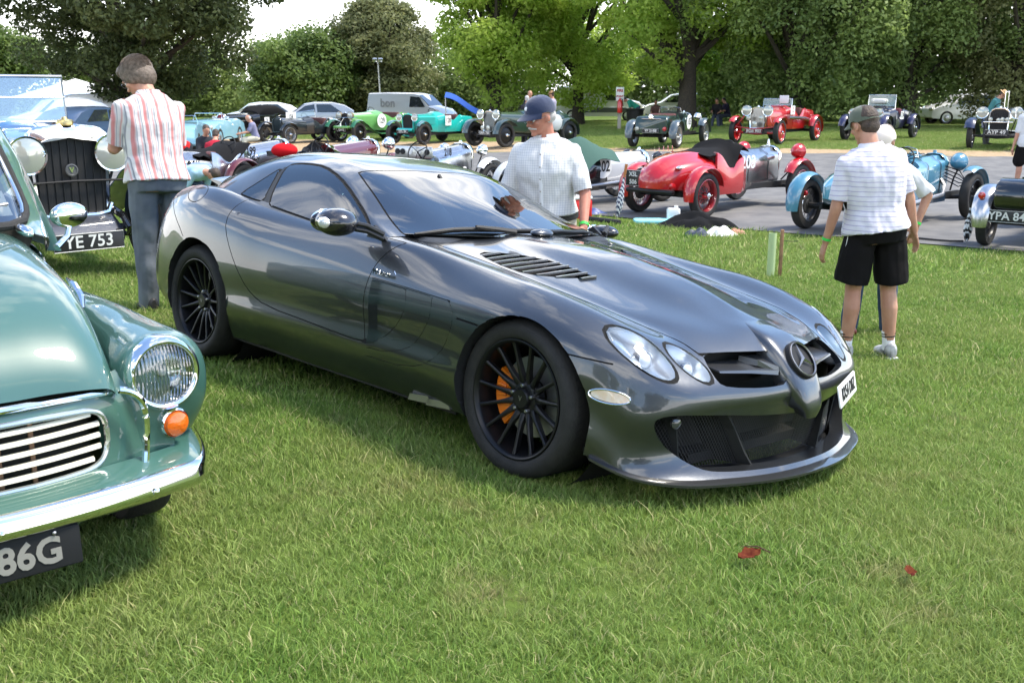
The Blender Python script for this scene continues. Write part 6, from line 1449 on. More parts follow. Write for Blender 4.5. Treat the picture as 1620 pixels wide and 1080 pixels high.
for t in np.linspace(0, 1, 17):
    x = d[1] + .02 - t * 1.75; zt = .98 + .20 * math.exp(-((t - .30) / .2) ** 2) - .25 * t * t
    rows.append([(x + .03 * math.sin(7 * q), q * (.46 + .10 * abs(q)), zt - (.20 + .34 * t) * abs(q) ** 2.2 + .02 * math.sin(11 * t + 6 * q)) for q in np.linspace(-1.1, 1.1, 19)])
m = MB(); m.sheet(rows, .01); sh = m.build('canvas_sheet', green_cloth, None); sh.location = T.location; sh.rotation_euler = T.rotation_euler; tag(sh, 'green canvas sheet draped over the cockpit of the light grey racer 202', 'canvas sheet')
T = vintage('vintage_racing_car', 'silver vintage racer with white front wing, cockpit dials seen over the grey roof', (-1.62, 18.15), 58, NR, wb=2.6, tr=1.25, wr=.34, tw=.12, rw=.25, rz=(.42, 1.02), bw=.33, scz=.98, tub_w=.42, body_len=(.7, 1), tail='slab', tail_z=.62, col=black_gloss, bcol=alu, gcol=P('white_wing', (.72, .73, .74)), gtype='cycle', gang=(-10, 140), lamp=.10, lamp_y=.42, lamp_z=.90, rim=black_sat, gW=.19, low=.26, screen='none', side_exhaust=-1)
d = dims(T); race_number(T, '218', (d[1] + .25, -.33, .90), -1, .18, None)
m = MB(); m.rbox((d[2] - .02, 0, .92), (.03, .80, .20), .06); db = m.build('dashboard', P('dash_silver', (.5, .5, .5), metal=.8), T)
for y in (-.3, -.12, .06, .22, .33): m = MB(); m.lathe([(.05, 0), (.05, .012), (.001, .01)], (d[2] - .035, y, .93), (-1, 0, 0), 16); m.build('dial', white_flat if y in (-.12, .06) else black_matt, db)
T = vintage('vintage_racing_car', 'maroon vintage racer with silver lamp, seen over the grey roof', (-3.5, 19.4), 58, NR, wb=2.7, tr=1.25, wr=.34, tw=.12, rw=.25, rz=(.42, 1.03), bw=.33, scz=1.0, tub_w=.42, body_len=(.7, 1), tail='slab', tail_z=.60, col=black_gloss, bcol=c_maroon, gcol=c_maroon, gtype='cycle', gang=(-10, 140), lamp=.12, lamp_y=.45, lamp_z=.95, rim=black_sat, gW=.19, low=.26, screen='none')
d = dims(T); m = MB(); m.ell((-.75, .2, .90), (.22, .25, .13)); m.build('red_cover', cloth('red_cover', (.5, .01, .015)), T)
T = vintage('vintage_racing_car', 'polished aluminium vintage racer numbered 199 with black canvas over the cockpit', (-5.1, 19.1), 60, NR, wb=2.6, tr=1.2, wr=.34, tw=.12, rw=.25, rz=(.42, 1.04), bw=.34, scz=1.0, tub_w=.42, body_len=(.75, 1), tail='point', tail_z=.90, col=alu, gtype='none', rear_guard=False, lamp=.001, rim=black_sat, low=.26, screen='none', side_exhaust=-1)
d = dims(T); race_number(T, '199', (d[1] - .03, -.365, .86), -1, .20, None); race_number(T, 'TUP 744', (d[3] - .42, -.34, .72), -1, .12, None, yaw=rad(-12)); race_number(T, '62', (d[3] - .42, -.345, .60), -1, .10, None, yaw=rad(-12))
rows = []
for t in np.linspace(0, 1, 13):
    x = d[1] - .12 - t * (d[1] - .12 - d[3] + .25); w = .44 * (1 - .18 * t); zt = 1.03 - .17 * t
    rows.append([(x, q * w, zt - (.22 * math.sin(PI * min(1, t * 1.1)) + .03) * abs(q) ** 3 + .012 * math.sin(8 * t + 4 * q)) for q in np.linspace(-1.04, 1.04, 15)])
m = MB(); m.sheet(rows, .01); m.build('cockpit_cover', black_cloth, T)
m = MB(); m.box((d[0] - .45, -.30, .80), (.42, .03, .09)); m.build('bonnet_slot', black_matt, T, smooth=False); m = MB(); m.ell((d[1] + .1, -.36, .74), (.07, .05, .07)); m.build('bulge', alu, T)

# ------------------------------------------------------------------ vans and modern cars behind
def shell_car(name, label, X, Y, heading, prof, win, W, col, wheels, wr=.32, side_win=None, cat='car', group=None, tumble=.14):
    T = thing(name, label, cat, (X, Y, float(gz(X, Y)) + .01), rad(heading), group); L = []
    for x, zb, zt in prof:
        k = 1 if zt < 1.05 else 1 - tumble * (zt - 1.05) / .5
        L.append([(x, W, zb), (x, W + .01, (zb + min(zt, 1.0)) * .5), (x, W - .01, min(zt - .04, .95)), (x, W * k - .02, zt - .05), (x, W * k - .14, zt), (x, 0, zt + .02), (x, -W * k + .14, zt), (x, -W * k + .02, zt - .05), (x, -W + .01, min(zt - .04, .95)), (x, -W - .01, (zb + min(zt, 1.0)) * .5), (x, -W, zb)])
    m = MB(); m.loft(L, True, True); b = m.build('body', col, T, ang=40)
    for s in (-1, 1):
        for poly in (side_win or []):
            m = MB(); P_ = [(x, z) for x, z in poly]
            pts = [(x, s * ((W - .005) * (1 - tumble * max(0, z - 1.0) / .5 * .95) + .006), z) for x, z in P_]; m.add(pts, [tuple(range(len(pts))) if s > 0 else tuple(reversed(range(len(pts))))]); m.build('window', glass_far, T, smooth=False)
        for x in wheels: wheel_simple(T, (x, s * (W + .01), wr), wr, .2, s, mat('alloy_rim', (.4, .4, .42), rough=.3, metal=.8))
    if win:
        m = MB(); (x0, z0), (x1, z1) = win; m.add([(x0, W * .86, z0), (x0, -W * .86, z0), (x1, -W * .78, z1), (x1, W * .78, z1)], [(0, 1, 2, 3)]); m.build('windscreen', glass_far, T, smooth=False)
    for s in (-1, 1):
        x, zb, zt = prof[-1]; m = MB(); m.ell((x - .05, s * W * .78, .72), (.12, .16, .1)); m.build('headlight', ivory, T)
    return T
van_prof = [(-2.4, .35, 1.75), (-2.38, .3, 1.9), (-1.2, .28, 1.93), (.55, .28, 1.9), (.9, .28, 1.82), (1.55, .28, 1.22), (2.2, .28, 1.05), (2.4, .3, .85), (2.45, .35, .6)]
vw = [[(.35, 1.15), (1.35, 1.15), (.95, 1.68), (.35, 1.72)]]
T = shell_car('panel_van', 'silver panel van with grey lettering behind the turquoise tourer', px(655, 60), 60, -25, van_prof, ((1.56, 1.24), (.93, 1.80)), .9, P('van_silver', (.55, .56, .56), metal=.4), (-1.5, 1.6), side_win=vw, cat='van')
text('lettering', 'bon', .62, mat('grey_letters', (.25, .25, .26), rough=.6), T, (-1.0, -.925, 1.35), (rad(90), 0, 0), .002, bold=.02)
T = shell_car('panel_van', 'white panel van with faint red lettering, between the dark tourer and the bin', px(945, 60), 60, -6, van_prof, ((1.56, 1.24), (.93, 1.80)), .88, white_paint, (-1.5, 1.6), side_win=vw, cat='van')
text('lettering', 'McCARTHY', .25, mat('faded_red_letters', (.6, .2, .2), rough=.6), T, (-.9, -.90, 1.45), (rad(90), 0, 0), .002); 
m = MB(); m.box((.2, -.90, .62), (2.6, .01, .26)); b_ = m.build('sign_band', mat('grey_band', (.12, .13, .14), rough=.6), T, smooth=False); text('lettering', 'TING', .2, white_flat, b_, (-.75, -.908, .62), (rad(90), 0, 0), .001, bold=.008)
sal = [(-2.0, .35, .8), (-1.95, .3, 1.05), (-1.5, .28, 1.32), (-.9, .26, 1.45), (0, .26, 1.46), (.5, .26, 1.38), (1.05, .26, 1.0), (1.7, .27, .86), (2.0, .3, .72), (2.05, .35, .55)]
sw = [[(-1.35, .97), (-.15, .97), (-.1, 1.36), (-.8, 1.36)], [(-.05, .97), (.9, .97), (.45, 1.28), (.0, 1.36)]]
shell_car('hatchback', 'white hatchback side on, parked beyond the grass bank at right', px(1510, 52), 52, 183, sal, ((1.06, 1.01), (.5, 1.38)), .86, white_paint, (-1.25, 1.3), side_win=sw)
shell_car('hatchback', 'white car with its roof showing behind the black tourer with the number 3', px(420, 54), 54, 200, [(a, b, c * 1.0) for a, b, c in sal], ((1.06, 1.01), (.5, 1.38)), .88, white_paint, (-1.25, 1.3), side_win=sw)
shell_car('hatchback', 'silver grey car behind the near black roadster in the far row', px(505, 54), 54, 190, sal, ((1.06, 1.01), (.5, 1.38)), .86, P('car_silver', (.35, .36, .38), metal=.7), (-1.25, 1.3), side_win=sw)
shell_car('estate_car', 'white estate car showing between the man in stripes and the blue tourer', px(112, 44), 44, 228, [(a, b, c * 1.2) for a, b, c in sal], ((1.06, 1.2), (.5, 1.66)), .9, white_paint, (-1.25, 1.3), side_win=sw)
shell_car('hatchback', 'pale blue grey car tail showing beside the man in stripes', px(158, 38), 38, 75, sal, None, .86, P('dusk_blue', (.04, .07, .13)), (-1.25, 1.3), side_win=sw)
shell_car('panel_van', 'white van left of the man in stripes under the oak', px(150, 50), 50, 215, van_prof, ((1.56, 1.24), (.93, 1.80)), .9, white_paint, (-1.5, 1.6), side_win=vw, cat='van')
shell_car('hatchback', 'white car parked far behind the dark green two seater, left of the tree trunk', px(1068, 60), 60, 175, sal, None, .86, white_paint, (-1.25, 1.3), side_win=sw)
# two rounded sky blue sports cars on the left
spt = [(-2.0, .35, .6), (-1.85, .28, .85), (-1.3, .26, .98), (-.7, .26, .95), (-.2, .26, .92), (.3, .26, .98), (1.1, .26, .93), (1.7, .27, .80), (1.95, .3, .62), (2.02, .35, .5)]
for X, Y, h, l in ((px(296, 36), 36, 98, 'sky blue rounded sports car with its tail towards us, behind the red jacketed man'), (px(342, 40), 40, 268, 'sky blue rounded sports car facing us, beside the maroon grilled tourer')):
    T = shell_car('sports_car', l, X, Y, h, spt, None, .76, c_sky, (-1.2, 1.25), wr=.34, group='sky blue sports cars')
    m = MB(); m.rbox((-.45, 0, .93), (.9, 1.1, .06), .15); m.build('cockpit', black_matt, T)
    m = MB(); m.tube([(.25, -.55, .96), (.1, -.5, 1.2), (.1, .5, 1.2), (.25, .55, .96)], .015, 6); m.build('windscreen_frame', chrome, T)
# ------------------------------------------------------------------ people
def remeshed(name, mb, mats, parent, vox, smooth=4, disp=0.0, dscale=9., seed=0, ang=180, fold=None, cuts=None):
    me = bpy.data.meshes.new('tmp'); me.from_pydata(mb.v, [], mb.f); me.update(); o = bpy.data.objects.new('tmp', me); COL.objects.link(o)
    r = o.modifiers.new('r', 'REMESH'); r.mode = 'VOXEL'; r.voxel_size = vox; r.adaptivity = 0
    s = o.modifiers.new('s', 'SMOOTH'); s.factor = .5; s.iterations = smooth
    bpy.context.view_layer.update(); dg = bpy.context.evaluated_depsgraph_get(); m2 = bpy.data.meshes.new_from_object(o.evaluated_get(dg)); bpy.data.objects.remove(o); bpy.data.meshes.remove(me)
    if disp:
        n = len(m2.vertices); co = np.empty(n * 3, np.float32); m2.vertices.foreach_get('co', co); co = co.reshape(-1, 3); no = np.empty(n * 3, np.float32); m2.vertex_normals.foreach_get('vector', no); no = no.reshape(-1, 3)
        d = np.array([noise.noise(Vector((float(p[0] * dscale + seed), float(p[1] * dscale), float(p[2] * dscale * .55)))) + .5 * noise.noise(Vector((float(p[0] * dscale * 2.3), float(p[1] * dscale * 2.3 + seed), float(p[2] * dscale * 1.2)))) for p in co])
        co += no * (d * disp)[:, None]; m2.vertices.foreach_set('co', co.ravel())
    if cuts:
        b_ = bmesh.new(); b_.from_mesh(m2)
        for P0, Nn, R0 in cuts:
            P0, Nn = Vector(P0), Vector(Nn).normalized()
            def near_(f):
                d = f.calc_center_median() - P0; h = d.dot(Nn); return abs(h) < .12 and (d - Nn * h).length < R0
            gm = [f for f in b_.faces if near_(f)]; ge = {e for f in gm for e in f.edges}; gv = {v for f in gm for v in f.verts}
            bmesh.ops.bisect_plane(b_, geom=list(gv) + list(ge) + gm, plane_co=P0, plane_no=Nn, dist=1e-5)
            bmesh.ops.delete(b_, geom=[f for f in b_.faces if near_(f) and (f.calc_center_median() - P0).dot(Nn) > 0], context='FACES')
        b_.to_mesh(m2); b_.free()
    m2.materials.clear()
    for x in (mats if isinstance(mats, (list, tuple)) else [mats]): m2.materials.append(x)
    m2.shade_smooth(); m2.name = name; o = bpy.data.objects.new(name, m2); link(o, parent); return o
def cap(mb, a, b, ra, rb, n=12, sq=1.0, up=(1, 0, 0)):
    # tapered limb with rounded ends; sq widens it sideways
    a, b = np.array(a, float), np.array(b, float); d = b - a; L = np.linalg.norm(d); d /= L; s, u, d = frame_from(d, up); rows = []
    for t in (-1, -.8, -.4): rows.append((a + d * ra * t, ra * math.sqrt(max(1 - t * t, .02))))
    for t in (0, .33, .66, 1): rows.append((a + d * L * t, ra + (rb - ra) * t))
    for t in (.4, .8, 1): rows.append((b + d * rb * t, rb * math.sqrt(max(1 - t * t, .02))))
    mb.loft([[tuple(p + (s * math.cos(2 * PI * k / n) * sq + u * math.sin(2 * PI * k / n)) * r) for k in range(n)] for p, r in rows], True, True)
def rotm(ax, a): return np.array(Matrix.Rotation(a, 3, ax))
def FK(h=1.75, lean=0, side=0, arms=((8, 8, 12, 0), (8, 8, 12, 0)), legs=((0, 3, 0), (0, 3, 0)), head=(5, 0), pelvis=None, bulk=1.0, twist=0):
    k = h / 1.75; J = {}; pz = .93 * k if pelvis is None else pelvis; J['pel'] = np.array((0, 0, pz)); Rt = rotm('Y', rad(lean)) @ rotm('X', rad(side)) @ rotm('Z', rad(twist)); J['Rt'] = Rt; J['k'] = k; J['b'] = bulk
    up = lambda x, y, z: J['pel'] + Rt @ (np.array((x, y, z)) * k)
    J['waist'] = up(.0, 0, .14); J['chest'] = up(.012, 0, .34); J['shc'] = up(.0, 0, .49); J['neck'] = up(.01, 0, .545); J['up'] = up
    Rh = Rt @ rotm('Z', rad(head[1])) @ rotm('Y', rad(head[0])); J['Rh'] = Rh; J['hd'] = J['neck'] + (Rt @ np.array((.01, 0, .05)) + Rh @ np.array((.025, 0, .085))) * k
    for i, s in ((0, 1), (1, -1)):
        f, ab, el, tw = arms[i]; sh = up(0, s * .172 * (1 + (bulk - 1) * .5), .432); R1 = Rt @ rotm('X', rad(s * ab)) @ rotm('Y', rad(-f)); d = R1 @ np.array((0, 0, -1.)); e = sh + d * .285 * k
        R2 = R1 @ rotm('Z', rad(-s * tw)) @ rotm('Y', rad(-el)); d2 = R2 @ np.array((0, 0, -1.)); w = e + d2 * .255 * k; J['sh', s], J['el', s], J['wr', s], J['Rw', s] = sh, e, w, R2
        lf, la, kn = legs[i]; hp = J['pel'] + np.array((0, s * .095 * k, -.03 * k)); Rl = rotm('X', rad(s * la)) @ rotm('Y', rad(-lf)); kk = hp + Rl @ np.array((0, 0, -.42 * k)); Rk = Rl @ rotm('Y', rad(kn)); an = kk + Rk @ np.array((0, 0, -.41 * k))
        J['hip', s], J['kn', s], J['an', s], J['Ra', s] = hp, kk, an, Rk
    return J
def torso_rows(J, ex=0.0, zlist=None, bulk=None):
    b = J['b'] if bulk is None else bulk; k = J['k']; rows = []
    prof = [(-.12, .155, .105, 0), (-.05, .168, .118, -.004), (.03, .165, .115, 0), (.12, .150, .105, .004), (.22, .155, .110, .006), (.32, .170, .120, .010), (.40, .182, .116, .006), (.445, .178, .100, .002), (.475, .150, .085, 0), (.50, .110, .070, 0), (.525, .075, .060, .002), (.54, .062, .058, .004)]
    for z, w, d, x0 in prof:
        if zlist and not (zlist[0] <= z <= zlist[1]): continue
        belly = 1 + (b - 1) * (1.0 if z < .35 else .4)
        rows.append([tuple(J['up'](x0 + (d * belly + ex) * math.copysign(abs(math.cos(q)) ** .9, math.cos(q)) + (max(0, belly - 1) * .10 if math.cos(q) > 0 else 0) * math.cos(q), (w * (1 + (b - 1) * .5) + ex) * math.copysign(abs(math.sin(q)) ** .85, math.sin(q)), z)) for q in np.linspace(0, 2 * PI, 25)[:-1]])
    return rows
def hand(mb, J, s, curl=25, fine=True):
    k = J['k']; w = J['wr', s]; R_ = J['Rw', s]
    P3 = lambda x, y, z: w + R_ @ (np.array((x, y, z)) * k)
    # palm faces the thigh: thickness along y, fingers along -z, thumb forwards (+x)
    rows = []
    for z, hx, hy in ((.02, .024, .020), (-.02, .030, .016), (-.06, .040, .014), (-.095, .041, .012), (-.105, .036, .009)):
        rows.append([tuple(P3(hx * math.cos(q), hy * math.sin(q), z)) for q in np.linspace(0, 2 * PI, 13)[:-1]])
    mb.loft(rows, True, True)
    if not fine: cap(mb, P3(0, 0, -.09), P3(0, -s * .03, -.17), .030 * k, .02 * k, 8); cap(mb, P3(.03, 0, -.03), P3(.06, -s * .01, -.08), .013 * k, .010 * k, 6); return
    for i, (x, L) in enumerate(((.031, .072), (.0105, .080), (-.0105, .074), (-.031, .058))):
        a0 = rad(curl * (.5 + .12 * i)); p = P3(x, 0, -.095); dr = np.array((x * .9, 0, -1.0)); ang = 0
        for j, f in enumerate((.45, .32, .23)):
            ang += a0 * (1 if j else .7); d = np.array((x * 1.2, -s * math.sin(ang), -math.cos(ang))); q = p + R_ @ (d * L * f * k); cap(mb, p, q, (.0088 - .0009 * j) * k, (.0082 - .001 * j) * k, 8); p = q
    a, b, c, d = P3(.024, -s * .004, -.02), P3(.050, -s * .016, -.050), P3(.060, -s * .024, -.080), P3(.060, -s * .03, -.102)
    cap(mb, a, b, .014 * k, .012 * k, 8); cap(mb, b, c, .0115 * k, .010 * k, 8); cap(mb, c, d, .010 * k, .008 * k, 8)
def head_prims(mb, J, fine=True, nose=1.0):
    k = J['k'] * 1.02; c = J['hd']; R_ = J['Rh']; H = lambda x, y, z: c + R_ @ (np.array((x, y, z)) * k)
    def e(p, r, n=16):
        L = []
        for i in range(n // 2 + 1):
            a = -PI / 2 + PI * i / (n // 2); cr = max(math.cos(a), 1e-3); L.append([tuple(H(p[0] + r[0] * cr * math.cos(2 * PI * j / n), p[1] + r[1] * cr * math.sin(2 * PI * j / n), p[2] + r[2] * math.sin(a))) for j in range(n)])
        mb.loft(L, True, True)
    e((-.012, 0, .030), (.096, .076, .088), 22); e((.018, 0, -.022), (.070, .062, .078), 18); e((.038, 0, -.075), (.042, .042, .036)); e((.025, 0, -.055), (.058, .055, .045))
    if fine:
        e((.083, 0, .018), (.012, .052, .012)); e((.085, 0, -.012), (.016, .011, .030)); e((.100, 0, -.030), (.016 * nose, .014, .012)); e((.082, .0, -.060), (.014, .024, .007)); e((.078, 0, -.072), (.014, .021, .007)); e((.074, 0, -.098), (.018, .022, .016))
        for s in (-1, 1): e((.062, s * .040, -.022), (.020, .020, .020)); e((.097, s * .010, -.033), (.009, .008, .007))
    for s in (-1, 1): e((-.010, s * .077, -.008), (.018, .009, .031)); e((.0, s * .070, -.02), (.012, .01, .02))
    return H
skin_m = mat('skin', (.50, .27, .18), rough=.5, col2=(.42, .20, .13), noise_scale=9, sss=.12, bump=.1, bump_scale=60)
skin_tan = mat('tanned_skin', (.36, .17, .10), rough=.5, col2=(.30, .13, .08), noise_scale=9, sss=.1, bump=.1, bump_scale=60)
def hair_mat(name, c1, c2): return mat(name, c1, rough=.55, col2=c2, noise_scale=45, bump=.6, bump_scale=120)
def stripes_mat(name, axis, period, stops, base_rough=.85, axis2=None, bumpy=True):
    m = bpy.data.materials.new(name); m.use_nodes = True; nt = m.node_tree; b = nt.nodes['Principled BSDF']; N = nt.nodes.new; K = nt.links.new
    t = N('ShaderNodeTexCoord'); sp = N('ShaderNodeSeparateXYZ'); nz_ = N('ShaderNodeTexNoise'); nz_.inputs['Scale'].default_value = 5; K(t.outputs['Object'], nz_.inputs['Vector'])
    mm = N('ShaderNodeVectorMath'); mm.operation = 'MULTIPLY_ADD'; K(nz_.outputs['Color'], mm.inputs[0]); mm.inputs[1].default_value = (.018, .018, .018); K(t.outputs['Object'], mm.inputs[2]); K(mm.outputs[0], sp.inputs[0])
    def band(ax, per, st):
        d = N('ShaderNodeMath'); d.operation = 'DIVIDE'; K(sp.outputs[ax], d.inputs[0]); d.inputs[1].default_value = per; f = N('ShaderNodeMath'); f.operation = 'FRACT'; K(d.outputs[0], f.inputs[0])
        r = N('ShaderNodeValToRGB'); r.color_ramp.interpolation = 'LINEAR'; el = r.color_ramp.elements
        while len(el) < len(st): el.new(.5)
        for e_, (p_, c_) in zip(el, st): e_.position = p_; e_.color = (*c_, 1)
        K(f.outputs[0], r.inputs[0]); return r.outputs[0]
    c = band(axis, period, stops)
    if axis2 is not None:
        c2 = band(axis2, period, stops); mx = N('ShaderNodeMix'); mx.data_type = 'RGBA'; mx.blend_type = 'MULTIPLY'; mx.inputs[0].default_value = 1; K(c, mx.inputs[6]); K(c2, mx.inputs[7]); c = mx.outputs[2]
    K(c, b.inputs['Base Color']); b.inputs['Roughness'].default_value = base_rough; b.inputs['Sheen Weight'].default_value = .2
    n2 = N('ShaderNodeTexNoise'); n2.inputs['Scale'].default_value = 11; n2.inputs['Detail'].default_value = 3; K(t.outputs['Object'], n2.inputs['Vector']); bp = N('ShaderNodeBump'); bp.inputs['Strength'].default_value = .35; bp.inputs['Distance'].default_value = .03; K(n2.outputs[0], bp.inputs['Height']); K(bp.outputs[0], b.inputs['Normal'])
    return m
def person(label, loc, heading, J, skin=None, vox=.012, fine=False, top=None, sleeve=.5, top_m=None, bottom='trousers', bot_m=None, shoes=None, socks=None, hair=None, hat=None, wrist=None, z=None, hem=-.06, group=None, hands_curl=(25, 25), belt=None, collar=None, rot=None, bulk_top=0.0, tuck=False):
    X, Y = loc; T = thing('person', label, 'person', (X, Y, float(gz(X, Y)) if z is None else z), rad(heading), group, rot=rot); skin = skin or skin_m; k = J['k']
    mb = MB(); mb.loft(torso_rows(J), True, True); cap(mb, J['shc'], J['hd'] - J['Rh'] @ np.array((.02, 0, .04)), .062 * k, .056 * k)
    H = head_prims(mb, J, fine)
    for i, s in ((0, 1), (1, -1)):
        cap(mb, J['sh', s], J['el', s], .050 * k, .040 * k); cap(mb, J['el', s], J['wr', s], .041 * k, .027 * k); hand(mb, J, s, hands_curl[i], fine)
        cap(mb, J['hip', s], J['kn', s], .083 * k, .056 * k); mid = J['kn', s] * .68 + J['an', s] * .32 + J['Ra', s] @ np.array((-.018, 0, 0)); cap(mb, J['kn', s], mid, .054 * k, .057 * k); cap(mb, mid, J['an', s], .056 * k, .036 * k)
        f = J['Ra', s]; a = J['an', s]; cap(mb, a + f @ np.array((-.02, 0, -.045)), a + f @ np.array((.13 * k, 0, -.062)), .036 * k, .030 * k)
    remeshed('body', mb, skin, T, vox, smooth=3 if fine else 4)
    if fine:
        for s in (-1, 1):
            e = MB(); e.ell(tuple(H(.071, s * .032, -.002)), (.013, .013, .013)); eo = e.build('eye', mat('eye_white', (.7, .68, .65), rough=.2), T); e = MB(); e.ell(tuple(H(.0815, s * .032, -.002)), (.004, .006, .006)); e.build('pupil', mat('pupil', (.02, .015, .01), rough=.1), eo)
    if top_m is not None:
        mb = MB(); ex = (.020 if fine else .018) + bulk_top; R_ = torso_rows(J, ex, (hem, .53)); R_[0] = [tuple(np.array(p) * .93 + J['pel'] * .07 + (np.array(p) - np.array(J['up'](0, 0, hem))) * .13) for p in R_[0]] if fine else R_[0]; mb.loft(R_, True, True); cc = []
        for s in (-1, 1):
            sh, e, w = J['sh', s], J['el', s], J['wr', s]; d_ = e - sh if sleeve <= 1 else w - e; en = sh + d_ * sleeve if sleeve <= 1 else e + d_ * (sleeve - 1); cc.append((en, d_, .068 * k))
            if sleeve <= 1: end = sh + (e - sh) * sleeve * 1.0; cap(mb, sh, end, .060 * k, (.064 if fine else .060) * k)
            else: cap(mb, sh, e, .060 * k, .053 * k); cap(mb, e, e + (w - e) * (sleeve - 1), .052 * k, .043 * k)
        o = remeshed('shirt', mb, top_m, T, vox, smooth=3, disp=.014 if fine else .006, dscale=11, seed=X, cuts=cc if fine else None)
        if collar:
            m = MB(); c = J['neck']; rows = []
            for q in np.linspace(-PI * .93, PI * .93, 25):
                p = np.array((-.066 * math.cos(q), .070 * math.sin(q), 0)); rows.append([tuple(J['up'](p[0] + .0, p[1], .50)), tuple(J['up'](p[0] * 1.0, p[1] * 1.0, .555)), tuple(J['up'](p[0] * 1.12 + .004, p[1] * 1.12, .550)), tuple(J['up'](p[0] * 1.38, p[1] * 1.42, .505))])
            m.sheet(rows, .004); m.build('collar', collar, T)
    if bottom and bot_m is not None:
        mb = MB(); mb.loft(torso_rows(J, .012, (-.14, .07)), True, True); cc = []; cap(mb, J['hip', 1] + np.array((-.030 * k, -.02, .0)), J['hip', -1] + np.array((-.030 * k, .02, .0)), .098 * k, .098 * k)
        for s in (-1, 1):
            if bottom == 'trousers': cap(mb, J['hip', s], J['kn', s], .102 * k, .082 * k); cap(mb, J['kn', s], J['kn', s] * .6 + J['an', s] * .4 + J['Ra', s] @ np.array((-.012, 0, 0)), .081 * k, .077 * k); cap(mb, J['kn', s] * .6 + J['an', s] * .4 + J['Ra', s] @ np.array((-.012, 0, 0)), J['an', s] + (J['an', s] - J['kn', s]) * .06, .077 * k, .066 * k)
            else: kk = J['hip', s] + (J['kn', s] - J['hip', s]) * 1.0; cap(mb, J['hip', s], kk + np.array((0, s * .02, .06 * k)), .108 * k, .118 * k, sq=1.0); cc.append((kk + np.array((0, s * .02, .055 * k)), (.1, s * .12, -1), .16 * k))
        remeshed('trousers' if bottom == 'trousers' else 'shorts', mb, bot_m, T, vox, smooth=3, disp=.012 if fine else .006, dscale=9, seed=Y, cuts=cc if fine else None)
    if belt: m = MB(); m.loft([[tuple(np.array(p)) for p in torso_rows(J, .034, (.03, .03))[0]], [tuple(np.array(p) + J['Rt'] @ np.array((0, 0, -.035))) for p in torso_rows(J, .034, (.03, .03))[0]]], True, False); m.build('belt', belt, T)
    for s in (-1, 1):
        f = J['Ra', s]; a = J['an', s]
        if shoes is not None:
            m = MB(); rows = []
            for x, w, h0, h1 in ((-.075, .018, .055, .0), (-.06, .036, .07, 0), (-.02, .041, .075, 0), (.03, .042, .055, 0), (.08, .046, .035, 0), (.13, .046, .022, 0), (.165, .034, .010, 0), (.18, .014, .0, 0)):
                rows.append([tuple(a + f @ (np.array((x, w * math.cos(q), -.045 + (h0 - .02) * .5 + (h0 + .05) * .5 * math.sin(q) * .95)) * k)) for q in np.linspace(0, 2 * PI, 15)[:-1]])
            m.loft(rows, True, True); sh_ = m.build('shoe', shoes, T)
            m = MB(); m.loft([[tuple(a + f @ (np.array((x, y, -.092)) * k)) for x, y in ((-.08, -.03), (0, -.045), (.13, -.05), (.185, 0), (.13, .05), (0, .045), (-.08, .03))], [tuple(a + f @ (np.array((x, y, -.066)) * k)) for x, y in ((-.085, -.03), (0, -.046), (.13, -.052), (.19, 0), (.13, .052), (0, .046), (-.085, .03))]], True, True); m.build('sole', white_flat if fine else shoes, sh_)
        if socks is not None:
            m = MB(); up_ = (J['kn', s] - a) / np.linalg.norm(J['kn', s] - a); m.tube([tuple(a - up_ * .02), tuple(a + up_ * .06), tuple(a + up_ * .12)], [.043 * k, .042 * k, .046 * k], 16); so = m.build('sock', socks, T)
            for t in (.078, .096): m = MB(); m.tube([tuple(a + up_ * t), tuple(a + up_ * (t + .008))], .0465 * k, 16, cap=False); m.build('sock_band', black_flat, so)
    if hair:
        kind, hm = hair; mb = MB(); kk = J['k'] * 1.02
        def he(p, r, n=18, z0=-1):
            L = []
            for i in range(n // 2 + 1):
                a = -PI / 2 + PI * i / (n // 2); cr = max(math.cos(a), 1e-3); L.append([tuple(H(p[0] + r[0] * cr * math.cos(2 * PI * j / n), p[1] + r[1] * cr * math.sin(2 * PI * j / n), p[2] + r[2] * math.sin(a))) for j in range(n)])
            mb.loft(L, True, True)
        if kind == 'long': he((-.022, 0, .040), (.106, .092, .095), 22); he((-.044, 0, -.012), (.084, .089, .098)); he((-.01, .066, .0), (.06, .026, .06)); he((-.01, -.066, .0), (.06, .026, .06)); he((.05, 0, .085), (.05, .06, .04))
        elif kind == 'short': he((-.028, 0, .040), (.094, .0805, .086), 22); he((-.055, 0, -.015), (.052, .070, .062))
        elif kind == 'fringe': he((-.045, 0, -.012), (.064, .079, .055), 20); he((-.05, 0, .02), (.058, .076, .05))
        ho = remeshed('hair', mb, hm, T, min(vox, .009), smooth=4, disp=.005, dscale=14)
        if kind == 'long':
            m = MB(); rr = np.random.default_rng(5)
            for i in range(800):
                az = rr.uniform(-2.6, 2.6) + PI; el = rr.uniform(.15, 1.35); pts = []
                for j in range(6):
                    e2 = el - j * rr.uniform(.28, .34); r1 = 1.015 + rr.uniform(0, .03) + .004 * j; pts.append(tuple(H(-.024 + .108 * r1 * math.cos(e2) * math.cos(az), .094 * r1 * math.cos(e2) * math.sin(az), .036 + .098 * r1 * math.sin(e2) if e2 > -.6 else .036 - .1 * (.56 + (-.6 - e2) * 1.0))))
                m.tube(pts, [.0032] * 5 + [.0008], 3)
            o_ = m.build('hair_strands', hm, T); o_['kind'] = 'stuff'
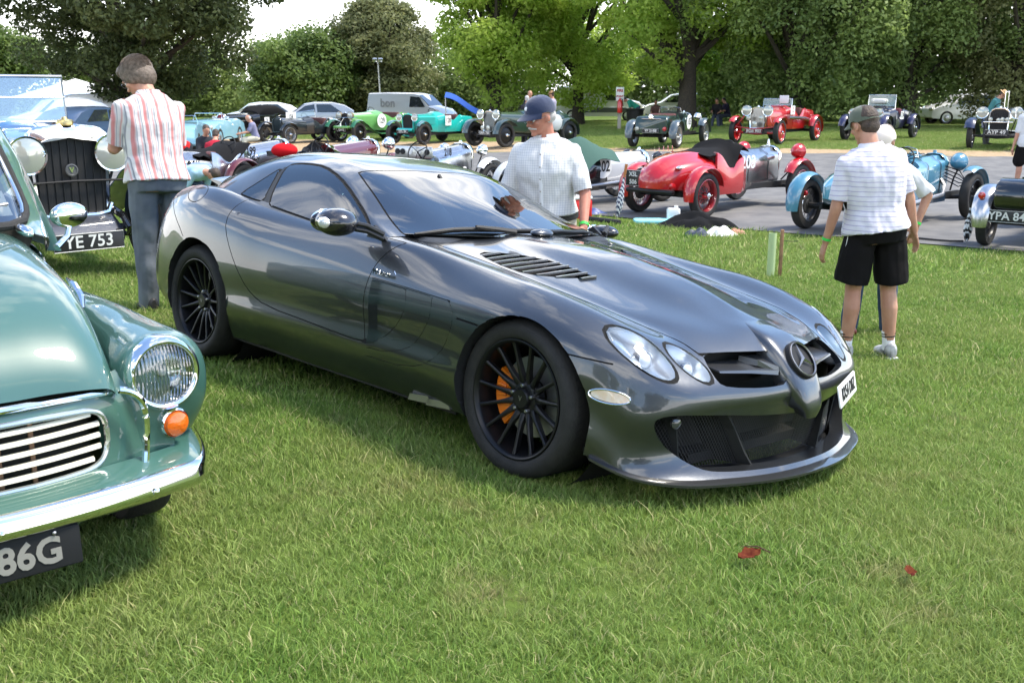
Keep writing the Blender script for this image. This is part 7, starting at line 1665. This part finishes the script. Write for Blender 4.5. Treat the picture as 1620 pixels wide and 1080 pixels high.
    if hat:
        kind, cm = hat; mb = MB()
        if kind == 'cap' or kind == 'cap_back':
            rows = []
            for i in range(9):
                a = PI / 2 * i / 8; rows.append([tuple(H(-.012 + .104 * math.cos(a) ** .8 * math.cos(q) if i < 8 else -.012, .086 * max(math.cos(a), .001) ** .8 * math.sin(q), .028 + (.005 if math.cos(q) > 0 else -.012) * (1 - i / 8) + .098 * math.sin(a))) for q in np.linspace(0, 2 * PI, 33)[:-1]])
            mb.sheet([r + [r[0]] for r in rows], .003); hh = mb.build('cap', cm, T)
            m = MB(); rows = []
            for q in np.linspace(-1.15, 1.15, 15):
                x0, y0 = -.012 + .104 * math.cos(q), .086 * math.sin(q); L = .075 * max(math.cos(q * 1.25), .05); rows.append([tuple(H(x0 - .004, y0, .036)), tuple(H(x0 + L * .6, y0 * 1.0, .030 - .004 - .012 * (q / 1.15) ** 2)), tuple(H(x0 + L, y0 * .96, .016 - .016 * (q / 1.15) ** 2))])
            m.sheet(rows, .004); m.build('brim', cm, hh)
            m = MB(); m.ell(tuple(H(-.012, 0, .127)), (.008, .008, .005)); m.build('button', cm, hh)
            if kind == 'cap_back':
                m = MB(); pts = [tuple(H(-.012 - .1065 * math.cos(q), .0885 * math.sin(q), .045 + .0)) for q in np.linspace(-.6, .6, 9)]
                arch = [(-.012 - .107 * math.cos(q) * (1 - .18 * (1 - (q / .58) ** 2)), .0885 * math.sin(q), .038 + .045 * math.sqrt(max(0, 1 - (q / .58) ** 2))) for q in np.linspace(-.58, .58, 17)]; base = [(-.012 - .1075 * math.cos(q), .0885 * math.sin(q), .034) for q in np.linspace(-.58, .58, 17)]
                m.sheet([[tuple(H(*((np.array(a) * (1 - t) + np.array(b) * t) * [1.015, 1, 1]))) for a, b in zip(base, arch)] for t in np.linspace(0, 1, 6)]); m.build('cap_opening', hair[1] if hair else black_cloth, hh)
            else:
                m = MB(); m.ell(tuple(H(.084, 0, .072)), (.006, .016, .014)); m.build('emblem', white_flat, hh)
        elif kind == 'sunhat':
            mb.lathe([(.15, 0), (.14, .008), (.095, .012), (.09, .06), (.07, .09), (.001, .095)], tuple(H(-.01, 0, .045)), tuple(J['Rh'] @ np.array((.08, 0, 1.))), 24); mb.build('sun_hat', cm, T)
    if wrist:
        for s, wm in wrist:
            d = (J['wr', s] - J['el', s]); d /= np.linalg.norm(d); m = MB(); c = J['wr', s] - d * .02; m.tube([tuple(c - d * .01), tuple(c + d * .01)], .031 * k, 18, cap=False); m.build('wristband', wm, T)
    T['_H'] = 0
    return T, H
denim_grey = mat('grey_denim', (.085, .10, .125), rough=.9, col2=(.13, .15, .17), noise_scale=6, bump=.5, bump_scale=14)
denim_blue = mat('blue_denim', (.03, .055, .10), rough=.9, col2=(.05, .085, .14), noise_scale=8)
shirt_pink = stripes_mat('striped_shirt', 1, .088, [(0, (.52, .19, .18)), (.16, (.56, .22, .21)), (.20, (.58, .55, .54)), (.34, (.62, .60, .58)), (.38, (.17, .17, .20)), (.43, (.42, .42, .44)), (.48, (.60, .58, .56)), (.56, (.56, .27, .26)), (.64, (.60, .55, .54)), (.80, (.62, .59, .57)), (.84, (.20, .20, .24)), (.88, (.58, .56, .55)), (.97, (.52, .26, .25))])
check = stripes_mat('fine_check_shirt', 1, .016, [(0, (.55, .56, .60)), (.12, (.80, .80, .79)), (.88, (.80, .80, .79)), (.97, (.55, .56, .60))], axis2=2)
polo = stripes_mat('polo_stripes', 2, .034, [(0, (.33, .29, .46)), (.08, (.38, .34, .50)), (.15, (.64, .62, .67)), (.92, (.64, .62, .67)), (.97, (.44, .40, .55))])
tee_white = mat('white_cotton', (.62, .62, .62), rough=.9, bump=.4, bump_scale=12)
shorts_black = mat('black_shorts_cloth', (.008, .007, .007), rough=.9, spec=.15, bump=.4, bump_scale=12)
green_band = mat('green_wristband', (.05, .60, .08), rough=.5); hair_grey = hair_mat('grey_brown_hair', (.19, .145, .11), (.09, .065, .045)); hair_brown = hair_mat('brown_hair', (.07, .045, .03), (.04, .025, .018)); hair_white = hair_mat('white_hair', (.55, .53, .50), (.4, .38, .36))
shoe_dark = mat('dark_shoe', (.02, .02, .022), rough=.5); white_sock = mat('white_sock', (.78, .78, .78), rough=.9)

# A: striped shirt, seen from behind on the left
J = FK(h=1.90, lean=8, side=2, arms=((30, 8, 85, 35), (32, 8, 88, 35)), legs=((5, 1, 6), (-5, 1, 8)), head=(34, 34), bulk=1.14)
A, H = person('man seen from behind in pink and grey striped shirt and grey jeans, head bowed', (-2.59, 7.66), 132, J, vox=.0085, fine=True, top_m=shirt_pink, sleeve=.86, bot_m=denim_grey, shoes=shoe_dark, hair=('long', hair_grey), collar=shirt_pink, hem=-.05, bulk_top=.006)
m = MB(); 
for s in (-1, 1): m.tube([tuple(H(.098, s * .032 + .02 * math.cos(q), .0 + .016 * math.sin(q))) for q in np.linspace(0, 2 * PI, 15)[:-1]], .0016, 4, closed=True); m.tube([tuple(H(.095, s * .052, .006)), tuple(H(.0, s * .078, .006))], .0018, 4)
m.build('glasses', steel, A)
# B: navy cap and checked shirt, beyond the grey car
J = FK(h=1.74, lean=5, arms=((14, 19, 30, 16), (10, 16, 20, 0)), legs=((0, 4, 0), (0, 4, 0)), head=(14, -42), bulk=1.14)
B_, H = person('elderly man with white moustache, navy cap and fine checked white shirt', (.24, 7.0), 254, J, skin=mat('ruddy_skin', (.50, .22, .15), rough=.5, col2=(.42, .17, .11), noise_scale=12, sss=.12), vox=.0075, fine=True, top_m=check, sleeve=.92, bot_m=mat('khaki_trousers', (.42, .37, .30), rough=.9, bump=.3), shoes=shoe_dark, hair=('fringe', hair_white), hat=('cap', mat('navy_cap_cloth', (.012, .022, .06), rough=.9, sheen=.4, bump=.2)), wrist=[(1, green_band)], collar=check, belt=dark_leather, hem=.0, bulk_top=.004)
mb = MB(); 
for s in (-1, 1):
    L = []
    for t in np.linspace(0, 1, 7): L.append([tuple(H(.096 - .026 * t * t + .006 * math.cos(q) * (1 - t * .6), s * (.001 + .036 * t), -.049 - .012 * t + (.008 - .004 * t) * math.sin(q))) for q in np.linspace(0, 2 * PI, 9)[:-1]])
    mb.loft(L, True, True)
mb.build('moustache', hair_white, B_)
m = MB()
for s in (-1, 1): m.tube([tuple(H(.100 - .008 * abs(math.cos(q)), s * .034 + .021 * math.cos(q), -.004 + .015 * math.sin(q))) for q in np.linspace(0, 2 * PI, 15)[:-1]], .0014, 4, closed=True); m.tube([tuple(H(.092, s * .054, .004)), tuple(H(.0, s * .080, .004))], .0016, 4)
m.build('glasses', steel, B_)
m = MB(); m.tube([tuple(J['up'](.112, 0, .49)), tuple(J['up'](.158, 0, .42)), tuple(J['up'](.176, 0, .3)), tuple(J['up'](.172, 0, .2)), tuple(J['up'](.165, 0, .06))], .013, 6); m.build('button_placket', mat('placket', (.70, .70, .70), rough=.9), B_)
for t in (.44, .36, .28, .20, .12): m = MB(); m.ell(tuple(J['up']((.172 if t < .4 else .158) + .014, 0, t)), (.004, .006, .006), nu=8, nv=6); m.build('button', mat('shirt_button', (.35, .33, .30), rough=.4), B_)
# C: green cap, striped polo, black shorts
J = FK(h=1.83, lean=3, side=-7, arms=((4, 14, 14, 0), (2, 12, 10, 0)), legs=((1, 4, 2), (-1, 4, 2)), head=(14, 18), bulk=1.24)
C_, H = person('man seen from behind in green cap, white lilac striped polo and black shorts', (2.60, 7.42), 97, J, vox=.008, fine=True, top_m=polo, sleeve=.85, bottom='shorts', bot_m=shorts_black, shoes=mat('trainer', (.02, .02, .02), rough=.5, col2=(.6, .6, .6), noise_scale=9), socks=white_sock, hair=('short', hair_brown), hat=('cap_back', mat('olive_cap_cloth', (.085, .10, .07), rough=.9, sheen=.3, bump=.2)), wrist=[(1, green_band)], collar=mat('polo_collar', (.62, .61, .65), rough=.9), hem=-.10, bulk_top=.012)
for s in (-1, 1):
    a, b = J['hip', s], J['kn', s]; m = MB(); m.tube([tuple(a + np.array((-.02, s * .105, -.0))), tuple(a * .5 + b * .5 + np.array((-.02, s * .118, 0))), tuple(b * .8 + a * .2 + np.array((-.02, s * .120, .01)))], .0035, 4); m.build('side_piping', white_flat, C_)
# D: mostly hidden behind C
J = FK(h=1.72, lean=9, arms=((0, 42, 62, 70), (10, 6, 20, 0)), legs=((0, 4, 0), (0, 4, 0)), head=(25, -35), bulk=1.12)
D_, H = person('person in white shirt and jeans standing mostly hidden behind the man in black shorts', (2.93, 8.35), 262, J, vox=.010, fine=True, top_m=tee_white, sleeve=.9, bot_m=denim_blue, shoes=mat('red_brown_shoe', (.15, .02, .02), rough=.5), hair=('short', hair_grey), hat=('cap', mat('cream_cap_cloth', (.75, .66, .58), rough=.9)), wrist=[(1, green_band)])
# E: right edge
J = FK(h=1.80, arms=((0, 8, 10, 0), (20, 8, 60, 0)), legs=((4, 3, 2), (-4, 3, 2)), head=(10, 0), bulk=1.12)
person('person in loose white tee and black shorts walking away at the right edge', (10.12, 20.7), 85, J, vox=.013, top_m=tee_white, sleeve=.9, bottom='shorts', bot_m=shorts_black, shoes=shoe_dark, hair=('short', hair_brown), bulk_top=.02, hem=-.12)
# background people
def bg(label, px_, D, heading, h=1.72, top=(.1, .1, .1), bot=(.05, .06, .09), z=None, pose=None, hair=None, hat=None, sleeve=.8, skin=None, vox=.02):
    J = FK(h=h, **(pose or {})); X = px(px_, D)
    tm = mat('cloth_%d_%d_%d' % tuple(int(c * 999) for c in top), top, rough=.9, bump=.3, bump_scale=12); bm_ = mat('cloth_%d_%d_%d' % tuple(int(c * 999) for c in bot), bot, rough=.9, bump=.3, bump_scale=12)
    return person(label, (X, D), heading, J, skin=skin, vox=vox, top_m=tm, sleeve=sleeve, bot_m=bm_, shoes=shoe_dark, hair=hair or ('short', hair_brown), hat=hat, z=z)
sit = dict(pelvis=.50, lean=14, legs=((82, 8, 86), (82, 8, 86)), arms=((45, 8, 50, 10), (45, 8, 50, 10)), head=(20, 0)); bend = dict(pelvis=.86, lean=72, legs=((6, 6, 10), (2, 6, 10)), arms=((60, 8, 25, 0), (50, 10, 30, 0)), head=(10, 0)); talk = dict(arms=((20, 8, 70, 10), (35, 8, 80, 10)), head=(8, 0))
bg('grey haired man sitting on a stool in mauve tee and cream trousers', 412, 36.5, 200, top=(.20, .20, .30), bot=(.60, .55, .42), pose=sit, hair=('fringe', hair_white))
bg('person crouching in a dark red hooded top beside the silver racer 199', 346, 23.0, 95, top=(.38, .01, .03), bot=(.40, .02, .12), pose=dict(pelvis=.40, lean=20, legs=((95, 8, 120), (95, 8, 120)), arms=((30, 10, 60, 10), (30, 10, 60, 10)), head=(15, 0)), sleeve=1.9)
bg('dark haired man in a black tee sitting next to the red hooded person', 332, 24.2, 300, top=(.02, .022, .028), bot=(.03, .03, .05), pose=dict(pelvis=.46, lean=12, legs=((85, 8, 90), (85, 8, 90)), arms=((50, 8, 70, 10), (40, 8, 60, 10)), head=(20, 0)))
bg('man bending right over in a bright red jacket behind the silver racer', 300, 20.6, 215, top=(.62, .01, .01), bot=(.02, .02, .025), pose=bend, sleeve=1.95)
bg('person in light blue top bending low beside the blue tourer wing', 296, 17.2, 330, top=(.30, .46, .56), bot=(.05, .08, .13), pose=dict(pelvis=.62, lean=85, legs=((50, 6, 90), (30, 6, 80)), arms=((60, 8, 25, 0), (50, 10, 30, 0)), head=(10, 0)), sleeve=1.8)
bg('man in black tee facing us, talking beside the dark green tourer', 838, 38.6, 265, h=1.84, top=(.015, .015, .017), bot=(.03, .03, .04), pose=talk, hair=('fringe', hair_grey))
bg('white haired man seen from behind, talking to the man in black', 833, 36.3, 80, h=1.66, top=(.03, .03, .035), bot=(.03, .03, .04), pose=talk, hair=('short', hair_white))
bg('man in mottled hat, lilac shirt and bright blue jeans by the dark tourer', 873, 40.5, 160, h=1.80, top=(.32, .30, .40), bot=(.05, .22, .50), pose=dict(arms=((25, 6, 50, 0), (25, 6, 50, 0)), head=(14, 0)), sleeve=1.9, hat=('sunhat', mat('mottled_hat', (.42, .22, .08), rough=.9, col2=(.2, .15, .1), noise_scale=40)))
bg('man in green tee leaning over the black bin', 1003, 50.0, 175, h=1.8, top=(.03, .32, .22), bot=(.05, .06, .12), pose=dict(lean=55, pelvis=.9, arms=((50, 8, 10, 0), (40, 10, 20, 0)), head=(10, 0)))
bg('bearded person in brown sitting behind the dark green two seater', 1032, 49, 260, top=(.12, .06, .05), pose=sit)
bg('person in black sitting at a bench under the thick tree, left one', 1127, 47.5, 250, top=(.01, .01, .012), pose=sit)
bg('person in black with purple scarf sitting under the thick tree', 1143, 48.5, 200, top=(.02, .015, .04), pose=sit)
bg('man in straw hat and teal shirt leaning on the car AYP 49', 1547, 31.5, 330, h=1.7, top=(.06, .20, .20), bot=(.1, .1, .1), pose=dict(lean=25, arms=((40, 8, 40, 0), (40, 8, 40, 0)), head=(15, 0)), sleeve=1.6, hat=('sunhat', mat('straw_hat', (.55, .36, .18), rough=.9)))
bg('person in dark top with long dark hair behind the blue tourer', 92, 27, 190, top=(.02, .02, .04), pose=sit, hair=('long', hair_brown), vox=.02)
bg('person in dark green jacket sitting behind the blue tourer radiator', 115, 26, 170, top=(.02, .035, .03), pose=sit, sleeve=1.9)
# ------------------------------------------------------------------ things lying and standing about
def at(X, Y, dz=0): return (X, Y, float(gz(X, Y)) + dz)
T = thing('tree_stake', 'short wooden stake with pale green plastic guard on the lawn, between the cars', 'stake', at(2.84, 11.1))
m = MB(); m.rbox((.055, 0, .24), (.035, .035, .52), .006); m.build('post', mat('stake_wood', (.30, .17, .09), rough=.9, col2=(.2, .11, .06), noise_scale=30), T)
m = MB(); m.lathe([(.043, 0), (.043, .46), (.040, .46), (.040, 0)], (-.045, 0, 0), (0, 0, 1), 20); m.build('tree_guard', mat('green_plastic_guard', (.42, .52, .27), rough=.5), T)
m = MB(); m.tube([(.05, 0, .38), (.17, .01, .37), (.24, .0, .375)], .004, 5); m.build('wire_tie', black_matt, T)
T = thing('tree_stake', 'pale stake with green guard in front of the silver racer 199', 'stake', at(px(340, 13.4), 13.4))
m = MB(); m.rbox((-.05, 0, .33), (.05, .05, .70), .008); m.build('post', mat('stake_pale_wood', (.50, .40, .26), rough=.9), T); m = MB(); m.lathe([(.062, 0), (.062, .66), (.058, .66), (.058, 0)], (.035, 0, 0), (0, 0, 1), 20); m.build('tree_guard', MATS['green_plastic_guard'], T)
def umbrella(label, X, Y, L, tilt, m1, handle, z0=.0):
    T = thing('umbrella', label, 'umbrella', at(X, Y, z0), 0); T.rotation_euler = tilt
    m = MB(); rows = []
    for t in np.linspace(0, 1, 12):
        r = (.012 + .034 * math.sin(PI * min(1, t * 1.15) ** .8 if t < .87 else .1)) ; rows.append([(r * (1 + .22 * math.cos(8 * q + 5 * t)) * math.cos(q), r * (1 + .22 * math.cos(8 * q + 5 * t)) * math.sin(q), L * (.06 + .70 * t)) for q in np.linspace(0, 2 * PI, 33)[:-1]])
    m.loft(rows, True, True); m.build('canopy', m1, T, ang=60); m = MB(); m.tube([(0, 0, -.02), (0, 0, L * .8)], .005, 6); m.build('shaft', steel, T)
    m = MB(); m.tube([(0, 0, L * .76), (0, 0, L * .80), (0, 0, L)], [.014, .020, .024], 12); m.build('handle', handle, T); return T
def spiral_mat(name, c1, c2, n, tw):
    m = bpy.data.materials.new(name); m.use_nodes = True; nt = m.node_tree; b = nt.nodes['Principled BSDF']; N = nt.nodes.new; K = nt.links.new; t = N('ShaderNodeTexCoord'); w = N('ShaderNodeTexWave'); w.inputs['Scale'].default_value = n; w.inputs['Distortion'].default_value = tw; w.inputs['Detail'].default_value = 1; w.inputs['Detail Scale'].default_value = 1.5; w.bands_direction = 'DIAGONAL'; K(t.outputs['Object'], w.inputs[0])
    r = N('ShaderNodeValToRGB'); r.color_ramp.interpolation = 'CONSTANT'; r.color_ramp.elements[0].color = (*c1, 1); r.color_ramp.elements[1].position = .5; r.color_ramp.elements[1].color = (*c2, 1); K(w.outputs[0], r.inputs[0]); K(r.outputs[0], b.inputs['Base Color']); b.inputs['Roughness'].default_value = .6; return m
umbrella('furled blue and white striped umbrella with wooden handle by plate XSL 506', px(975, 16.3), 16.2, .86, (rad(-4), rad(9), 0), spiral_mat('navy_stripe', (.02, .03, .08), (.7, .7, .7), 9, .5), wood)
umbrella('furled black and white zebra umbrella by the pale blue racer wheel', px(1527, 13.6), 13.5, .62, (0, rad(2), 0), spiral_mat('zebra', (.75, .75, .75), (.01, .01, .012), 7, 5), black_matt)
T = thing('cool_box', 'red cool box with white lid beside the elderly man', 'cool box', at(px(916, 16.2), 16.2), rad(20)); m = MB(); m.rbox((0, 0, .16), (.34, .26, .32), .03); m.build('box', mat('red_plastic', (.6, .02, .015), rough=.4), T); m = MB(); m.rbox((0, 0, .345), (.35, .27, .05), .03); m.build('lid', white_flat, T); m = MB(); m.tube([(-.17, 0, .3), (-.1, 0, .42), (.1, 0, .42), (.17, 0, .3)], .008, 5); m.build('handle', white_flat, T)
o = MB().rbox((0, 0, .03), (.62, .34, .06), .05).build('cushion', mat('turquoise_cushion', (.25, .62, .66), rough=.8), None); o.location = at(px(1033, 15.9), 15.75); tag(o, 'flat turquoise cushion on the grass edge below plate XSL 506', 'cushion')
T = thing('plastic_container', 'white plastic container standing behind the black coat', 'container', at(px(1064, 15.9), 15.85)); m = MB(); m.rbox((0, 0, .11), (.20, .14, .22), .03); m.build('body', white_paint, T); m = MB(); m.lathe([(.03, 0), (.03, .04), (.001, .045)], (.04, 0, .21), (0, 0, 1), 12); m.build('cap', white_flat, T)
def heap(name, label, cat, X, Y, sx, sy, sz, m_, rz=0, seed=1):
    rows = []
    for i in range(25):
        u = i / 24 * 2 - 1; r = []
        for j in range(25):
            v = j / 24 * 2 - 1; rr = min(1, math.hypot(u, v)); h = (1 - rr ** 2.2) * (.65 + .5 * noise.noise(Vector((u * 2 + seed, v * 2, seed)))) + .12 * noise.noise(Vector((u * 5, v * 5 + seed, 0))) * (1 - rr)
            k = 1 / max(1, math.hypot(u, v) / max(abs(u), abs(v), 1e-6)); r.append((u * sx * k * (1 + .1 * noise.noise(Vector((u * 3, v * 3, seed + 5)))), v * sy * k, max(0, h) * sz + .005))
        rows.append(r)
    m = MB(); m.sheet(rows, 0); o = m.build(name, m_, None, ang=180); o.location = at(X, Y); o.rotation_euler = (0, 0, rz); return tag(o, label, cat)
heap('coat', 'black coat lying in a heap on the lawn edge under the red roadster', 'coat', px(1105, 15.2), 15.25, .62, .30, .26, black_cloth, rad(-25), 2)
heap('fleece', 'white fluffy fleece at the front of the black coat heap', 'fleece', px(1142, 14.3), 14.35, .24, .16, .17, mat('fleece_wool', (.78, .76, .72), rough=1, bump=1, bump_scale=60), 0, 3)
heap('bag', 'dark blue holdall in front of the black coat heap', 'bag', px(1104, 14.3), 14.3, .22, .09, .13, mat('navy_nylon', (.03, .04, .065), rough=.45), rad(10), 4)
heap('bag', 'tan leather bag at the right end of the heap of coats', 'bag', px(1168, 14.4), 14.5, .15, .08, .09, mat('tan_leather', (.40, .19, .11), rough=.5), rad(-25), 5)
heap('plastic_sheet', 'blue and white plastic sheet on the ground beside the red cool box', 'sheet', px(935, 16.9), 17.0, .28, .15, .1, mat('blue_plastic', (.06, .09, .25), rough=.4), 0, 6)
o = MB().tube([(px(925, 15.9), 15.95, float(gz(1.1, 15.9)) + .05), (px(950, 15.8), 15.7, float(gz(1.3, 15.8)) + .05), (px(980, 15.5), 15.45, float(gz(1.6, 15.5)) + .045)], .04, 8).build('rubber_hose', rubber, None); tag(o, 'thick black rubber hose lying along the lawn edge by the cool box', 'hose')
P_ = [(px(1420 + 18 * i, 13.9), 13.95 - .08 * i + .06 * math.sin(i * 1.3), 0) for i in range(6)]; o = MB().tube([(a, b, float(gz(a, b)) + .03) for a, b, c in P_], .014, 6).build('cable', black_matt, None); tag(o, 'black cable lying on the tarmac behind the pale blue racer', 'cable')
# bin, sign post, lamp post
T = thing('waste_bin', 'black wheelie sized waste bin under the man in green', 'bin', at(px(1000, 48.8), 48.8)); m = MB(); m.lathe([(.34, 0), (.40, .80), (.43, .82), (.43, .88), (.38, .88), (.36, .1)], (0, 0, 0), (0, 0, 1), 24); m.build('body', plastic_black, T); m = MB(); m.lathe([(.43, .80), (.45, .82), (.43, .84)], (0, 0, 0), (0, 0, 1), 24); m.build('rim', plastic_black, T)
T = thing('sign_post', 'wooden post with a red and white fire point board, left of the bin', 'sign post', at(px(976, 48.2), 48.2)); m = MB(); m.rbox((0, 0, .8), (.16, .10, 1.6), .02); m.build('post', mat('weathered_post', (.42, .38, .32), rough=.9), T); bd = MB().rbox((0, -.06, 1.55), (.36, .02, .62), .02).build('board', white_flat, T); text('lettering', 'FIRE', .15, c_red, bd, (0, -.075, 1.70), (rad(90), 0, 0), .002, bold=.008); text('lettering', 'POINT', .11, c_red, bd, (0, -.075, 1.45), (rad(90), 0, 0), .002, bold=.006)
T = thing('fire_extinguisher', 'red fire extinguisher hanging under the fire point board', 'extinguisher', at(px(976, 48.1), 48.05, .72)); m = MB(); m.lathe([(.001, 0), (.11, .01), (.12, .05), (.12, .48), (.09, .56), (.04, .60), (.03, .66), (.001, .67)], (0, -.05, 0), (0, 0, 1), 18); m.build('cylinder', mat('extinguisher_red', (.6, .02, .02), rough=.3, coat=1), T); m = MB(); m.tube([(0, -.05, .64), (.1, -.08, .62), (.14, -.1, .3)], .02, 6); m.build('hose', black_matt, T)
T = thing('lamp_post', 'slim pale lamp post with two small floodlights in front of the willow', 'lamp post', at(px(608, 62), 62)); m = MB(); m.tube([(0, 0, 0), (-.05, 0, 2.2), (-.12, 0, 3.75)], [.05, .045, .035], 10); m.build('pole', alu, T)
for s in (-1, 1): m = MB(); m.rbox((-.12 + s * .16, -.05, 3.78), (.26, .18, .22), .04, rot=(.4, 0, 0)); m.build('floodlight', alu, T)
# barn roof and awnings behind the lime tree
T = thing('barn', 'low barn with slate roof half hidden behind the turquoise tourer', 'barn', at(px(752, 92), 92), rad(-38)); m = MB(); m.box((0, 0, .8), (7, 3.2, 1.8)); m.build('wall', mat('brown_boards', (.10, .06, .045), rough=.9), T, smooth=False)
m = MB(); m.loft([[(-3.7, -2.0, 1.55), (3.7, -2.0, 1.55)], [(-3.7, 0, 3.0), (3.7, 0, 3.0)], [(-3.7, 2.0, 1.55), (3.7, 2.0, 1.55)]], False); m.build('roof', mat('slate_roof', (.13, .135, .15), rough=.8), T, smooth=False)
T = thing('awning', 'blue awning stretched above the tail of the turquoise tourer', 'awning', at(px(735, 47), 47)); m = MB(); m.sheet([[(-.8 + 1.5 * t, y * .8, 1.75 - .75 * t ** 1.2 + .05 * math.sin(6 * t) + .18 * y) for t in np.linspace(0, 1, 9)] for y in (-.6, 0, .6)], .02); m.build('canvas', mat('royal_canvas', (.02, .09, .42), rough=.7), T)
for x in (-.78, .68): m = MB(); m.tube([(x, 0, 0), (x, 0, 1.7 if x < 0 else .95)], .03, 6); m.build('pole', alu, T)
T = thing('gazebo', 'white open sided gazebo far behind the sign post', 'gazebo', at(px(1010, 98), 98)); m = MB(); m.lathe([(2.4, 1.5), (.02, 2.2)], (0, 0, 0), (0, 0, 1), 4); m.build('roof', white_flat, T, smooth=False)
for a in range(4): m = MB(); q = a * PI / 2; m.tube([(2.3 * math.cos(q), 2.3 * math.sin(q), 0), (2.3 * math.cos(q), 2.3 * math.sin(q), 1.78)], .03, 6); m.build('leg', alu, T)
T = thing('gazebo', 'white marquee roof left of the oak trunk behind the man in stripes', 'marquee', at(px(140, 60), 60)); m = MB(); m.lathe([(3.6, 1.7), (.02, 2.7)], (0, 0, 0), (0, 0, 1), 4, a0=PI / 4, a1=2.25 * PI); m.build('roof', white_flat, T, smooth=False); m = MB(); m.box((0, 1.5, .85), (4.8, .05, 1.7)); m.build('side_wall', white_flat, T, smooth=False)
T = thing('field', 'dry straw coloured field edge beyond the oak', 'field', at(px(300, 66), 66)); m = MB(); m.sheet([[(x, y, .01 + .05 * math.sin(x)) for x in np.linspace(-9, 9, 10)] for y in (-6, 0, 8)]); m.build('stubble', mat('dry_straw', (.50, .42, .20), rough=1, bump=1, bump_scale=5), T)
# dead leaves on the lawn
leafm = mat('dead_leaf', (.075, .012, .009), rough=.9, spec=.1, col2=(.13, .035, .015), noise_scale=60)
def dead_leaf(label, X, Y, s, rz):
    rows = []
    for t in np.linspace(0, 1, 9):
        w = .38 * math.sin(PI * t) ** .7 * (1 + .25 * math.sin(17 * t)) + .02; rows.append([(s * (t - .5) * 1.3, s * q * w, s * (.18 * abs(q) + .25 * (t - .5) ** 2 + .06 * math.sin(9 * t + 3 * q))) for q in np.linspace(-1, 1, 7)])
    m = MB(); m.sheet(rows, .0006); o = m.build('dead_leaf', leafm, None, ang=180); o.location = at(X, Y, .045); o.rotation_euler = (.2, -.15, rz); tag(o, label, 'leaf')
def g2(px_, py_):
    D = 3.0
    for _ in range(30): D = (1.7 - float(gz(px(px_, D), D))) * FPX * .96 / max(1, (py_ - 145)) * 1.03
    return px(px_, D), D
dead_leaf('curled dark red dead leaf on the lawn, left of the two at lower right', .79, 3.2, .065, .3)
dead_leaf('smaller curled brown dead leaf near the lower right of the lawn', 1.30, 3.13, .045, 1.4)
tw = MB(); tw.tube([(.86, 3.20, float(gz(.86, 3.2)) + .06), (.82, 3.22, float(gz(.8, 3.2)) + .07), (.77, 3.24, float(gz(.8, 3.2)) + .06)], [.002, .003, .001], 5); o = tw.build('twig', mat('dark_twig', (.06, .02, .015), rough=.8), None); tag(o, 'thin dark twig lying across the larger dead leaf', 'twig')
